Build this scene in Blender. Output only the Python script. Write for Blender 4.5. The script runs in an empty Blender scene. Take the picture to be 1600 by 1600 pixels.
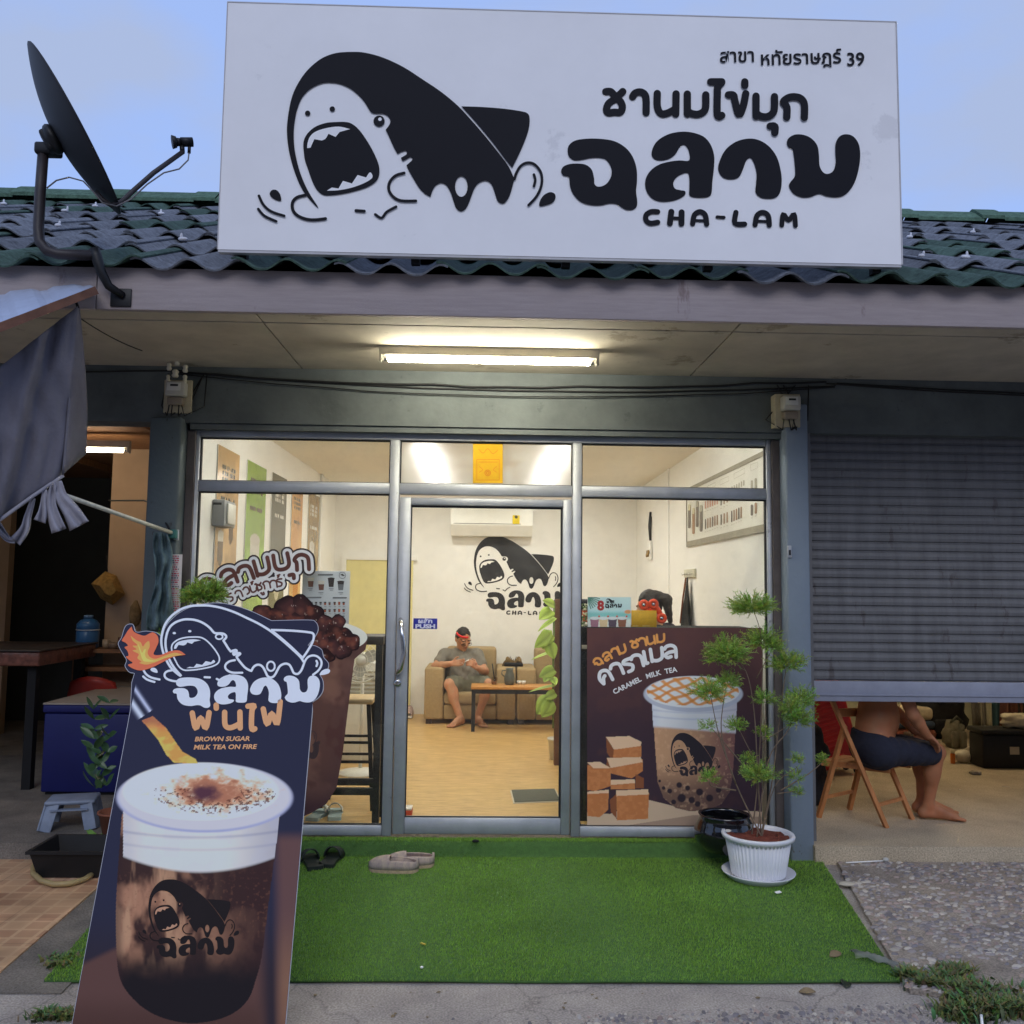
import bpy, bmesh, math, random
import numpy as np
from mathutils import Vector, Matrix, geometry
random.seed(7); np.random.seed(7)
R_ = math.radians
sc = bpy.context.scene
COL = sc.collection

# ------------------------------------------------------------------ camera
CZ = 1.52
FPX = 1400.0
PITCH, YAW, ROLL = R_(4.834), R_(1.578), R_(0.698)
def cam_basis():
    f = Vector((math.sin(YAW)*math.cos(PITCH), math.cos(YAW)*math.cos(PITCH), math.sin(PITCH)))
    r0 = Vector((math.cos(YAW), -math.sin(YAW), 0)); u0 = r0.cross(f)
    c, s = math.cos(ROLL), math.sin(ROLL)
    return c*r0+s*u0, -s*r0+c*u0, f
RT, UP, FW = cam_basis()
cd = bpy.data.cameras.new('camera'); cam = bpy.data.objects.new('camera', cd); COL.objects.link(cam)
cd.sensor_width = 36; cd.lens = FPX/1600*36; cd.clip_start = 0.05; cd.clip_end = 3000
m = Matrix((RT, UP, -FW)).transposed().to_4x4(); m.translation = (0, 0, CZ); cam.matrix_world = m
sc.camera = cam
# ------------------------------------------------------------------ sky, sun, exposure
SUN_EL, SUN_ROT = 3.0, 180.0
w = bpy.data.worlds.new('World'); sc.world = w; w.use_nodes = True
nt = w.node_tree; bg = nt.nodes['Background']
sky = nt.nodes.new('ShaderNodeTexSky'); sky.sky_type = 'NISHITA'; sky.sun_disc = False
sky.sun_elevation = R_(SUN_EL); sky.sun_rotation = R_(SUN_ROT)
sky.air_density = 1.0; sky.dust_density = 0.6; sky.ozone_density = 4.0
tc = nt.nodes.new('ShaderNodeTexCoord')
mp = nt.nodes.new('ShaderNodeMapping'); mp.inputs['Scale'].default_value = (1.0, 1.0, 2.2)
nz = nt.nodes.new('ShaderNodeTexNoise'); nz.inputs['Scale'].default_value = 3.6; nz.inputs['Detail'].default_value = 6
cr = nt.nodes.new('ShaderNodeValToRGB'); cr.color_ramp.elements[0].position = 0.43; cr.color_ramp.elements[1].position = 0.62
mx = nt.nodes.new('ShaderNodeMixRGB'); mx.inputs['Color2'].default_value = (1.2, 1.46, 2.12, 1)
ml = nt.nodes.new('ShaderNodeMath'); ml.operation = 'MULTIPLY_ADD'; ml.inputs[1].default_value = 0.9; ml.inputs[2].default_value = 0.0
tint = nt.nodes.new('ShaderNodeMixRGB'); tint.blend_type = 'MULTIPLY'; tint.inputs['Fac'].default_value = 1
tint.inputs['Color2'].default_value = (0.92, 0.97, 1.2, 1)
L = nt.links.new
L(tc.outputs['Generated'], mp.inputs['Vector']); L(mp.outputs[0], nz.inputs['Vector']); L(nz.outputs['Fac'], cr.inputs['Fac'])
L(cr.outputs['Color'], ml.inputs[0]); L(ml.outputs[0], mx.inputs['Fac'])
base = nt.nodes.new('ShaderNodeMixRGB'); base.inputs['Fac'].default_value = .75; base.inputs['Color2'].default_value = (1.33, 1.78, 2.98, 1)   # thin even cloud over the clear dusk sky
L(sky.outputs[0], tint.inputs['Color1']); L(tint.outputs[0], base.inputs['Color1']); L(base.outputs[0], mx.inputs['Color1']); L(mx.outputs[0], bg.inputs['Color'])
bg.inputs['Strength'].default_value = 0.15
sd = bpy.data.lights.new('sun', 'SUN'); sd.energy = 0.36; sd.angle = R_(30); sd.color = (1.0, 0.98, 0.96)
so = bpy.data.objects.new('sun', sd); COL.objects.link(so); so.location = (0, -20, 12)
so.rotation_euler = (R_(55), 0, 0)
sc.view_settings.view_transform = 'Standard'; sc.view_settings.look = 'None'
sc.view_settings.exposure = 1.22; sc.view_settings.gamma = 1
sc.cycles.use_denoising = True
sc.cycles.max_bounces = 8; sc.cycles.transparent_max_bounces = 16
sc.cycles.sample_clamp_indirect = 6
TUBE = 25.0           # emission of the fluorescent tubes

# ------------------------------------------------------------------ helpers
def ray(u, v):
    return FW + RT*((u-800)/FPX) + UP*((800-v)/FPX)
def at(u, v, Y=None, Z=None, X=None, plane=None):
    d = ray(u, v); o = Vector((0, 0, CZ))
    if Y is not None: t = Y/d.y
    elif Z is not None: t = (Z-CZ)/d.z
    elif X is not None: t = X/d.x
    else:
        p, n = plane; t = (p-o).dot(n)/d.dot(n)
    return o+d*t
def S(r, g, b):
    def c(x):
        x /= 255
        return x/12.92 if x <= .04045 else ((x+.055)/1.055)**2.4
    return (c(r), c(g), c(b))
MATS = {}
def mat(name, col=(.5,.5,.5), rough=.6, var=.12, scale=8.0, bump=0.0, bscale=40.0, metal=0.0, spec=.4, attr=False,
        col2=None, emit=None, estr=0.0, trans=0.0, coat=0.0, detail=4.0, sub=0.0, stretch=None, spots=None):
    if name in MATS: return MATS[name]
    m = bpy.data.materials.new(name); m.use_nodes = True; nt = m.node_tree; L = nt.links.new
    b = nt.nodes['Principled BSDF']
    b.inputs['Roughness'].default_value = rough; b.inputs['Metallic'].default_value = metal
    b.inputs['Specular IOR Level'].default_value = spec
    b.inputs['Transmission Weight'].default_value = trans
    b.inputs['Coat Weight'].default_value = coat
    tc = nt.nodes.new('ShaderNodeTexCoord'); src = tc.outputs['Object']
    if stretch:
        mp = nt.nodes.new('ShaderNodeMapping'); mp.inputs['Scale'].default_value = stretch
        L(src, mp.inputs['Vector']); src = mp.outputs[0]
    if attr:
        a = nt.nodes.new('ShaderNodeAttribute'); a.attribute_name = 'Col'; L(a.outputs['Color'], b.inputs['Base Color'])
    elif var > 0 or col2:
        n = nt.nodes.new('ShaderNodeTexNoise'); n.inputs['Scale'].default_value = scale; n.inputs['Detail'].default_value = detail
        n.inputs['Roughness'].default_value = .65
        L(src, n.inputs['Vector'])
        r = nt.nodes.new('ShaderNodeValToRGB')
        r.color_ramp.elements[0].position = .3; r.color_ramp.elements[1].position = .7
        c1 = tuple(x*(1-var) for x in col); c2 = col2 if col2 else tuple(min(1, x*(1+var)) for x in col)
        r.color_ramp.elements[0].color = (*c1, 1); r.color_ramp.elements[1].color = (*c2, 1)
        L(n.outputs['Fac'], r.inputs['Fac']); L(r.outputs['Color'], b.inputs['Base Color'])
    else:
        b.inputs['Base Color'].default_value = (*col, 1)
    for k, (scol, sscale, thr, sst) in enumerate(spots or ()):      # chips, rust and stains with a shape of their own
        n3 = nt.nodes.new('ShaderNodeTexNoise'); n3.inputs['Scale'].default_value = sscale; n3.inputs['Detail'].default_value = 7; n3.inputs['Roughness'].default_value = .7
        m3 = nt.nodes.new('ShaderNodeMapping'); m3.inputs['Scale'].default_value = sst; m3.inputs['Location'].default_value = (3.1*k, 1.7, 5.3*k); L(tc.outputs['Object'], m3.inputs['Vector']); L(m3.outputs[0], n3.inputs['Vector'])
        r3 = nt.nodes.new('ShaderNodeMapRange'); r3.inputs['From Min'].default_value = thr; r3.inputs['From Max'].default_value = thr+.04; L(n3.outputs['Fac'], r3.inputs['Value'])
        x3 = nt.nodes.new('ShaderNodeMixRGB'); x3.inputs['Color2'].default_value = (*scol[:3], 1)
        f3 = nt.nodes.new('ShaderNodeMath'); f3.operation = 'MULTIPLY'; f3.inputs[1].default_value = scol[3] if len(scol) > 3 else 1; L(r3.outputs[0], f3.inputs[0]); L(f3.outputs[0], x3.inputs['Fac'])
        bc = b.inputs['Base Color']
        if bc.links: L(bc.links[0].from_socket, x3.inputs['Color1'])
        else: x3.inputs['Color1'].default_value = bc.default_value
        L(x3.outputs[0], bc)
    if bump > 0:
        n2 = nt.nodes.new('ShaderNodeTexNoise'); n2.inputs['Scale'].default_value = bscale; n2.inputs['Detail'].default_value = 4
        L(src, n2.inputs['Vector'])
        bp = nt.nodes.new('ShaderNodeBump'); bp.inputs['Strength'].default_value = bump; bp.inputs['Distance'].default_value = .01
        L(n2.outputs['Fac'], bp.inputs['Height']); L(bp.outputs['Normal'], b.inputs['Normal'])
    if emit:
        b.inputs['Emission Color'].default_value = (*emit, 1); b.inputs['Emission Strength'].default_value = estr
    MATS[name] = m
    return m
def glass(name, tintc=(1,1,1), ior=1.45, rough=0.0, haze=0.0):
    if name in MATS: return MATS[name]
    m = bpy.data.materials.new(name); m.use_nodes = True; nt = m.node_tree; nt.nodes.clear(); L = nt.links.new
    out = nt.nodes.new('ShaderNodeOutputMaterial'); t = nt.nodes.new('ShaderNodeBsdfTransparent'); t.inputs[0].default_value = (*tintc, 1)
    g = nt.nodes.new('ShaderNodeBsdfGlossy'); g.inputs['Roughness'].default_value = rough
    lw = nt.nodes.new('ShaderNodeLayerWeight'); lw.inputs['Blend'].default_value = .5     # Schlick curve, the same from both faces of the pane
    pw = nt.nodes.new('ShaderNodeMath'); pw.operation = 'POWER'; pw.inputs[1].default_value = 5; L(lw.outputs['Facing'], pw.inputs[0])
    f = nt.nodes.new('ShaderNodeMath'); f.operation = 'MULTIPLY_ADD'; f.inputs[1].default_value = .85; f.inputs[2].default_value = .016; L(pw.outputs[0], f.inputs[0])
    mx = nt.nodes.new('ShaderNodeMixShader'); L(f.outputs[0], mx.inputs[0]); L(t.outputs[0], mx.inputs[1]); L(g.outputs[0], mx.inputs[2])
    if haze > .3:   # slightly rippled, so lamps behind it smear into glare
        rf_ = nt.nodes.new('ShaderNodeBsdfRefraction'); rf_.inputs['IOR'].default_value = 1.18; rf_.inputs['Roughness'].default_value = .42; m0 = nt.nodes.new('ShaderNodeMixShader'); m0.inputs[0].default_value = .8
        L(t.outputs[0], m0.inputs[1]); L(rf_.outputs[0], m0.inputs[2]); L(m0.outputs[0], mx.inputs[1])
    last = mx.outputs[0]
    if haze > 0:   # dusty film on old glass
        d = nt.nodes.new('ShaderNodeBsdfDiffuse'); d.inputs[0].default_value = (.75, .75, .7, 1)
        n = nt.nodes.new('ShaderNodeTexNoise'); n.inputs['Scale'].default_value = 7; n.inputs['Detail'].default_value = 6; n.inputs['Roughness'].default_value = .75
        tc = nt.nodes.new('ShaderNodeTexCoord'); L(tc.outputs['Object'], n.inputs['Vector'])
        r = nt.nodes.new('ShaderNodeMapRange'); r.inputs['From Min'].default_value = .45; r.inputs['From Max'].default_value = .75
        r.inputs['To Min'].default_value = haze*.2; r.inputs['To Max'].default_value = haze; L(n.outputs['Fac'], r.inputs['Value'])
        tr = nt.nodes.new('ShaderNodeBsdfTranslucent'); tr.inputs[0].default_value = (.8, .8, .75, 1)
        m2 = nt.nodes.new('ShaderNodeMixShader'); m2.inputs[0].default_value = .5; L(d.outputs[0], m2.inputs[1]); L(tr.outputs[0], m2.inputs[2])
        m3 = nt.nodes.new('ShaderNodeMixShader'); L(r.outputs[0], m3.inputs[0]); L(last, m3.inputs[1]); L(m2.outputs[0], m3.inputs[2]); last = m3.outputs[0]
    L(last, out.inputs[0]); MATS[name] = m
    return m
def lamp_mat(name, c, s):
    if name in MATS: return MATS[name]
    m = bpy.data.materials.new(name); m.use_nodes = True; nt = m.node_tree; nt.nodes.clear()
    o = nt.nodes.new('ShaderNodeOutputMaterial'); e = nt.nodes.new('ShaderNodeEmission')
    e.inputs[0].default_value = (*c, 1); e.inputs[1].default_value = s; nt.links.new(e.outputs[0], o.inputs[0]); MATS[name] = m
    return m

ROOTM = {}
def tag(o, label=None, cat=None, group=None, kind=None):
    if label: o['label'] = label
    if cat: o['category'] = cat
    if group: o['group'] = group
    if kind: o['kind'] = kind
    return o
def thing(name, label, cat, loc=(0,0,0), group=None):
    o = bpy.data.objects.new(name, None); COL.objects.link(o); o.empty_display_size = .05
    o.location = loc; ROOTM[o.name] = Matrix.Translation(loc)
    return tag(o, label, cat, group)
def V(p): return Vector(p)
class MB:
    def __init__(s): s.v = []; s.f = []; s.mi = []; s.sm = []
    def add(s, vs, fs, mi=0, smooth=False):
        n = len(s.v); s.v += [tuple(x) for x in vs]
        for f in fs: s.f.append(tuple(i+n for i in f)); s.mi.append(mi); s.sm.append(smooth)
        return s
    def box(s, a, b, mi=0):
        x0,x1 = sorted((a[0],b[0])); y0,y1 = sorted((a[1],b[1])); z0,z1 = sorted((a[2],b[2]))
        return s.add([(x0,y0,z0),(x1,y0,z0),(x1,y1,z0),(x0,y1,z0),(x0,y0,z1),(x1,y0,z1),(x1,y1,z1),(x0,y1,z1)],
              [(3,2,1,0),(4,5,6,7),(0,1,5,4),(1,2,6,5),(2,3,7,6),(3,0,4,7)], mi)
    def rbox(s, a, b, r=.01, seg=2, mi=0, M=None):
        bm = bmesh.new(); bmesh.ops.create_cube(bm, size=1)
        c = [(a[i]+b[i])/2 for i in range(3)]; d = [max(abs(b[i]-a[i]), 1e-4) for i in range(3)]
        for v in bm.verts: v.co = Vector((v.co.x*d[0], v.co.y*d[1], v.co.z*d[2]))
        bmesh.ops.bevel(bm, geom=bm.edges[:], offset=min(r, min(d)*.49), segments=seg, profile=.5, affect='EDGES')
        for v in bm.verts:
            v.co += Vector(c)
            if M: v.co = M @ v.co
        bm.verts.index_update(); s.add([v.co[:] for v in bm.verts], [tuple(v.index for v in f.verts) for f in bm.faces], mi, True)
        bm.free(); return s
    def obox(s, c, size, M3, mi=0, r=0):      # oriented box, M3 = 3x3
        M = Matrix.Translation(c) @ M3.to_4x4(); h = [x/2 for x in size]
        if r: return s.rbox([-x for x in h], h, r, 2, mi, M)
        t = MB().box([-x for x in h], h)
        return s.add([M @ Vector(v) for v in t.v], t.f, mi)
    def bar(s, p, q, w, d, up=(0,0,1), mi=0, r=0):   # rectangular bar from p to q
        p, q = V(p), V(q); z = (q-p); l = z.length; z.normalize(); x = V(up).cross(z)
        if x.length < 1e-4: x = V((1,0,0)).cross(z)
        if x.length < 1e-4: x = V((0,1,0)).cross(z)
        x.normalize(); y = z.cross(x)
        return s.obox((p+q)/2, (w, d, l), Matrix((x, y, z)).transposed(), mi, r)
    def tube(s, pts, r, n=8, mi=0, caps=True, closed=False, sq=None):
        pts = [V(p) for p in pts]; N = len(pts); rs = r if hasattr(r, '__len__') else [r]*N
        base = len(s.v); vs = []; pu = None
        for i, p in enumerate(pts):
            if closed: t = pts[(i+1) % N]-pts[i-1]
            else: t = pts[min(i+1, N-1)]-pts[max(i-1, 0)]
            if t.length < 1e-9: t = V((0,0,1))
            t.normalize()
            if pu is None:
                a = V((0,0,1)) if abs(t.z) < .9 else V((1,0,0)); pu = (a-t*a.dot(t)).normalized()
            else:
                pu = (pu-t*pu.dot(t)); pu = pu.normalized() if pu.length > 1e-6 else V((1,0,0))
            b = t.cross(pu)
            for k in range(n):
                an = 2*math.pi*k/n; vs.append(p+(pu*math.cos(an)+b*math.sin(an))*rs[i])
        fs = []
        M = N if closed else N-1
        for i in range(M):
            j = (i+1) % N
            for k in range(n):
                k2 = (k+1) % n; fs.append((i*n+k, i*n+k2, j*n+k2, j*n+k))
        s.add(vs, fs, mi, True)
        if caps and not closed:
            s.f.append(tuple(base+k for k in range(n))[::-1]); s.mi.append(mi); s.sm.append(False)
            s.f.append(tuple(base+(N-1)*n+k for k in range(n))); s.mi.append(mi); s.sm.append(False)
        return s
    def lathe(s, prof, c=(0,0,0), n=24, mi=0, M3=None, sx=1, sy=1, flute=0, fn=0):
        c = V(c); vs = []; fs = []
        for (r, z) in prof:
            for k in range(n):
                a = 2*math.pi*k/n; rr = r
                if flute and fn: rr = r*(1+flute*math.cos(fn*a))
                p = V((rr*math.cos(a)*sx, rr*math.sin(a)*sy, z)); vs.append(c+(M3 @ p if M3 else p))
        for i in range(len(prof)-1):
            for k in range(n):
                k2 = (k+1) % n; fs.append((i*n+k, i*n+k2, (i+1)*n+k2, (i+1)*n+k))
        base = len(s.v); s.add(vs, fs, mi, True)
        for i in (0, len(prof)-1):
            if prof[i][0] > 1e-5:
                f = tuple(base+i*n+k for k in range(n)); s.f.append(f[::-1] if i == 0 else f); s.mi.append(mi); s.sm.append(False)
        return s
    def ball(s, c, r, mi=0, n=12, m=8, M3=None):
        r = r if hasattr(r, '__len__') else (r, r, r)
        vs = []; fs = []
        for i in range(m+1):
            th = math.pi*i/m
            for k in range(n):
                a = 2*math.pi*k/n; p = V((r[0]*math.sin(th)*math.cos(a), r[1]*math.sin(th)*math.sin(a), r[2]*math.cos(th)))
                vs.append(V(c)+(M3 @ p if M3 else p))
        for i in range(m):
            for k in range(n):
                k2 = (k+1) % n; fs.append((i*n+k, (i+1)*n+k, (i+1)*n+k2, i*n+k2))
        return s.add(vs, fs, mi, True)
    def grid(s, P, mi=0, smooth=True, flip=False):      # P[i][j] of points
        n, k = len(P), len(P[0]); vs = [p for r in P for p in r]
        fs = [(i*k+j, i*k+j+1, (i+1)*k+j+1, (i+1)*k+j) for i in range(n-1) for j in range(k-1)]
        if flip: fs = [f[::-1] for f in fs]
        return s.add(vs, fs, mi, smooth)
    def poly3(s, pts, th, mi=0):     # planar polygon (3D points) extruded by vector th
        th = V(th); pts = [V(p) for p in pts]; n = len(pts)
        tris = geometry.tessellate_polygon([pts])
        vs = pts+[p+th for p in pts]
        fs = [tuple(t) for t in tris]+[tuple(i+n for i in t)[::-1] for t in tris]
        fs += [(i, (i+1) % n, (i+1) % n+n, i+n) for i in range(n)]
        return s.add(vs, fs, mi)
    def build(s, name, mats, parent=None, smooth=None, cols=None, solid=0, sub=0):
        me = bpy.data.meshes.new(name)
        vs = s.v
        if parent is not None:
            top = parent
            while top.parent: top = top.parent
            Mi = ROOTM.get(top.name, Matrix()).inverted(); vs = [Mi @ Vector(v) for v in vs]
        me.from_pydata([tuple(v) for v in vs], [], s.f)
        if not isinstance(mats, (list, tuple)): mats = [mats]
        for m_ in mats: me.materials.append(m_)
        me.polygons.foreach_set('material_index', s.mi)
        me.polygons.foreach_set('use_smooth', [bool(x) if smooth is None else smooth for x in s.sm])
        if cols is not None:
            a = me.color_attributes.new('Col', 'FLOAT_COLOR', 'POINT'); c = np.ones((len(vs), 4), np.float32); c[:, :3] = cols
            a.data.foreach_set('color', c.ravel())
        me.update()
        o = bpy.data.objects.new(name, me); COL.objects.link(o)
        if parent is not None: o.parent = parent
        else: ROOTM[o.name] = Matrix()
        if solid:
            md = o.modifiers.new('solid', 'SOLIDIFY'); md.thickness = solid; md.offset = 0
        if sub:
            md = o.modifiers.new('sub', 'SUBSURF'); md.levels = sub; md.render_levels = sub
        return o
def copy_tree(o, parent=None):
    c = o.copy(); COL.objects.link(c)
    if parent is not None: c.parent = parent
    else: ROOTM[c.name] = Matrix.Translation(c.location)
    for ch in list(o.children): copy_tree(ch, c)
    return c
def fast_mesh(name, vs, tris, m, parent=None, cols=None, smooth=False):   # numpy arrays
    me = bpy.data.meshes.new(name); k = tris.shape[1]
    me.vertices.add(len(vs)); me.vertices.foreach_set('co', np.asarray(vs, np.float32).ravel())
    me.loops.add(tris.size); me.loops.foreach_set('vertex_index', tris.astype(np.int32).ravel())
    me.polygons.add(len(tris)); me.polygons.foreach_set('loop_start', np.arange(0, tris.size, k, dtype=np.int32))
    me.polygons.foreach_set('use_smooth', np.full(len(tris), smooth))
    me.update(calc_edges=True); me.validate()
    me.materials.append(m)
    if cols is not None:
        a = me.color_attributes.new('Col', 'FLOAT_COLOR', 'POINT'); c = np.ones((len(vs), 4), np.float32); c[:, :3] = cols
        a.data.foreach_set('color', c.ravel())
    o = bpy.data.objects.new(name, me); COL.objects.link(o)
    if parent is not None: o.parent = parent
    return o

# ------------------------------------------------------------------ flat print: vector shapes
def cat(pts, closed=True, n=6):      # catmull-rom; a third element marks a corner
    P = [np.array(p[:2], float) for p in pts]; C = [len(p) > 2 for p in pts]; N = len(P); out = []
    for i in range(N if closed else N-1):
        p1, p2 = P[i], P[(i+1) % N]
        p0 = P[i-1] if (closed or i > 0) else p1; p3 = P[(i+2) % N] if (closed or i+2 < N) else p2
        m1 = (p2-p1) if C[i] else (p2-p0)*.5; m2 = (p2-p1) if C[(i+1) % N] else (p3-p1)*.5
        for k in range(n):
            t = k/n; h = 2*t**3-3*t*t+1, t**3-2*t*t+t, -2*t**3+3*t*t, t**3-t*t
            out.append(h[0]*p1+h[1]*m1+h[2]*p2+h[3]*m2)
    if not closed: out.append(P[-1])
    return out
class Art:
    """Flat printed shapes mapped by f(x, y) -> 3D point; each layer is proud by a fraction of a millimetre."""
    def __init__(s, f, n): s.f = f; s.n = V(n).normalized(); s.k = 1.0
    def P(s, p, h): return s.f(p[0], p[1])+s.n*(h*.001)
    def fill(s, mb, polys, h=1.0, mi=0):
        vs2 = [V((q[0], q[1], 0)) for p in polys for q in p]
        tris = geometry.tessellate_polygon([[V((q[0], q[1], 0)) for q in p] for p in polys])
        vs = [s.P(q, h) for q in vs2]; fs = []
        for t in tris:
            nn = (vs[t[1]]-vs[t[0]]).cross(vs[t[2]]-vs[t[0]])
            if nn.length < 1e-12: continue
            fs.append(t if nn.dot(s.n) > 0 else t[::-1])
        mb.add(vs, fs, mi)
    def stroke(s, mb, pts, w, h=1.0, mi=0, n=5, smooth=True, cap=True):
        P = cat(pts, False, n) if smooth and len(pts) > 2 else [np.array(p[:2], float) for p in pts]
        Q = [P[0]]
        for p in P[1:]:
            if np.linalg.norm(p-Q[-1]) > 1e-6*w: Q.append(p)
        if len(Q) < 2: return
        dh = .6/len(Q); left = []; right = []
        for i, p in enumerate(Q):
            t = Q[min(i+1, len(Q)-1)]-Q[max(i-1, 0)]; t = t/(np.linalg.norm(t)+1e-12); nn = np.array([-t[1], t[0]])*w/2
            left.append(s.P(p+nn, h+dh*i)); right.append(s.P(p-nn, h+dh*i))
        fs = []; N = len(Q); vs = left+right
        for i in range(N-1):
            f = (i, i+1, N+i+1, N+i)
            a, b, c = vs[f[0]], vs[f[1]], vs[f[2]]
            fs.append(f if (b-a).cross(c-a).dot(s.n) > 0 else f[::-1])
        mb.add(vs, fs, mi)
        if cap:
            for e, hh in ((Q[0], h-.15), (Q[-1], h+.8)):
                s.fill(mb, [[e+np.array([math.cos(a), math.sin(a)])*w/2 for a in np.linspace(0, 2*math.pi, 15)[:-1]]], hh, mi)
def circ(x, y, rx, ry=None, n=20): 
    ry = ry or rx
    return [(x+rx*math.cos(a), y+ry*math.sin(a)) for a in np.linspace(0, 2*math.pi, n+1)[:-1]]
_tx = {}
def text2d(body, size=1.0, bold=0.0, shear=0.0, align='CENTER'):
    """outline text as 2D triangles, y up, baseline 0"""
    cu = bpy.data.curves.new('t', 'FONT'); cu.body = body; cu.size = size; cu.offset = bold; cu.shear = shear; cu.align_x = align
    cu.resolution_u = 3; cu.fill_mode = 'FRONT'
    o = bpy.data.objects.new('t', cu); me = o.to_mesh()
    vs = [(v.co.x, v.co.y) for v in me.vertices]; fs = [tuple(p.vertices) for p in me.polygons]
    o.to_mesh_clear(); bpy.data.objects.remove(o); bpy.data.curves.remove(cu)
    return vs, fs
def art_text(art, mb, body, x, y, size, rot=0.0, h=1.0, mi=0, bold=0.0, shear=0.0, align='CENTER', yup=-1, sx=1.0):
    vs, fs = text2d(body, size, bold*size, shear, align)
    c, s_ = math.cos(rot), math.sin(rot)
    P = []
    for a, b in vs:
        a *= sx; a2, b2 = a*c-b*s_, a*s_+b*c
        P.append(art.P((x+a2, y+yup*b2), h))
    out = []
    for f in fs:
        nn = (P[f[1]]-P[f[0]]).cross(P[f[2]]-P[f[0]]); out.append(f if nn.dot(art.n) > 0 else f[::-1])
    mb.add(P, out, mi)
# loopless Thai display letters as strokes: glyph -> (advance, strokes), y up, x-height 1
G = {
 'ก': (1.0, [[(.15,0),(.15,.48),(.02,.68),(.2,.92),(.5,1),(.8,.9),(.95,.65),(.95,0)]]),
 'ช': (1.0, [[(.06,.93),(.25,.95),(.4,.78),(.2,.52),(.1,.28),(.22,.09),(.5,.03),(.78,.1),(.88,.3),(.8,.52),(.58,.66)], [(.42,.72),(.8,.82),(.92,.97)]]),
 'ซ': (1.0, [[(.06,.93),(.18,.98),(.28,.86),(.4,.8),(.2,.52),(.1,.28),(.22,.09),(.5,.03),(.78,.1),(.88,.3),(.8,.52),(.58,.66)], [(.42,.72),(.8,.82),(.92,.97)]]),
 'า': (.8, [[(0,.75),(.15,.95),(.45,1),(.75,.88),(.85,.6),(.85,0)]]),
 'น': (1.05, [[(.05,1),(.05,.3),(.2,.06),(.5,.05),(.95,.25)], [(1,1),(1,0)]]),
 'ม': (1.05, [[(.05,1),(.05,0)], [(.07,.12),(.3,.02),(.6,.02),(.92,.25),(1,1)]]),
 'ไ': (.5, [[(-.1,1.42),(.3,1.45),(.16,1.15),(.16,.05),(.36,.02)]]),
 'ข': (.95, [[(0,.93),(.25,.92),(.28,.7),(.52,.03),(.9,1)]]),
 '่': (0, [[(-.15,1.5),(-.15,1.3)]]),
 'ุ': (0, [[(-.42,-.28),(-.15,-.28),(-.15,-.52)]]),
 'ู': (0, [[(-.5,-.25),(-.35,-.28),(-.35,-.5),(-.1,-.5),(-.1,-.25)]]),
 'ฉ': (1.05, [[(0,.75),(.2,.95),(.55,1),(.9,.75),(.97,.35),(.97,0)], [(0,.45),(.28,.45),(.33,.18),(.65,.08),(.97,.2)]]),
 'ล': (1.0, [[(.02,.75),(.2,.95),(.6,1),(.92,.75),(.92,0)], [(.92,.5),(.4,.45),(.05,.25),(.2,.03),(.5,.08)]]),
 'ค': (1.0, [[(.5,.55),(.3,.4),(.14,0)], [(.12,.02),(.0,.5),(.22,.92),(.55,1),(.9,.75),(.95,0)]]),
 'ร': (.75, [[(.75,1),(.2,.97),(.05,.75),(.4,.6),(.72,.4),(.6,.06),(.25,0)]]),
 'เ': (.4, [[(.05,1),(.05,.1),(.2,.02)]]),
 'บ': (1.05, [[(.05,1),(.05,.3),(.25,.02),(.75,.02),(1,.3),(1,1)]]),
 'ว': (.85, [[(0,.8),(.3,1),(.65,.92),(.78,.55),(.7,.15),(.35,0)]]),
 '์': (0, [[(-.55,1.25),(-.4,1.4),(-.6,1.5),(-.25,1.6)]]),
 'พ': (1.1, [[(0,1),(.2,.03),(.52,.7),(.82,.03),(1.05,1)]]),
 'ฟ': (1.1, [[(0,1),(.2,.03),(.52,.7),(.82,.03),(1.08,1.4)]]),
 ' ': (.5, []),
}
def thai(art, mb, chars, size, w, h=1.0, mi=0, gap=.32, yup=-1):
    """chars: list of (glyph, x, y, rot): baseline-left of each"""
    for g, x, y, rot in chars:
        c, s_ = math.cos(rot), math.sin(rot)
        for st in G[g][1]:
            pts = []
            for a, b in st:
                a *= size; b *= size
                pts.append((x+a*c-b*s_, y+yup*(a*s_+b*c)))
            art.stroke(mb, pts, w, h, mi); h += .07
def thai_line(body, x, y, size, gap=.32, rot=0.0, yup=-1, bend=0.0):
    out = []; adv = 0
    for g in body:
        a = G[g][0]; r = rot+bend*adv
        out.append((g, x, y, r))
        st = (a+gap if a else 0)*size; adv += st
        x += st*math.cos(r); y += yup*st*math.sin(r)
    return out
# painted prints: fine grid with colours from a function of (u, v)
def lin(c):
    c = np.asarray(c, float)/255
    return np.where(c <= .04045, c/12.92, ((c+.055)/1.055)**2.4)
def noise2(u, v, s, seed=0, oct=3):
    r = np.random.RandomState(seed); T = r.rand(64, 64); out = 0; amp = .5; tot = 0
    for o in range(oct):
        x = u/s*2**o+17.3*o; y = v/s*2**o+9.1*o; i = np.floor(x).astype(int); j = np.floor(y).astype(int); fx = x-i; fy = y-j
        fx = fx*fx*(3-2*fx); fy = fy*fy*(3-2*fy)
        a = T[i % 64, j % 64]; b = T[(i+1) % 64, j % 64]; c = T[i % 64, (j+1) % 64]; d = T[(i+1) % 64, (j+1) % 64]
        out = out+amp*((a*(1-fx)+b*fx)*(1-fy)+(c*(1-fx)+d*fx)*fy); tot += amp; amp *= .5
    return out/tot
def ss(a, b, x): 
    t = np.clip((x-a)/(b-a), 0, 1); return t*t*(3-2*t)
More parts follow.
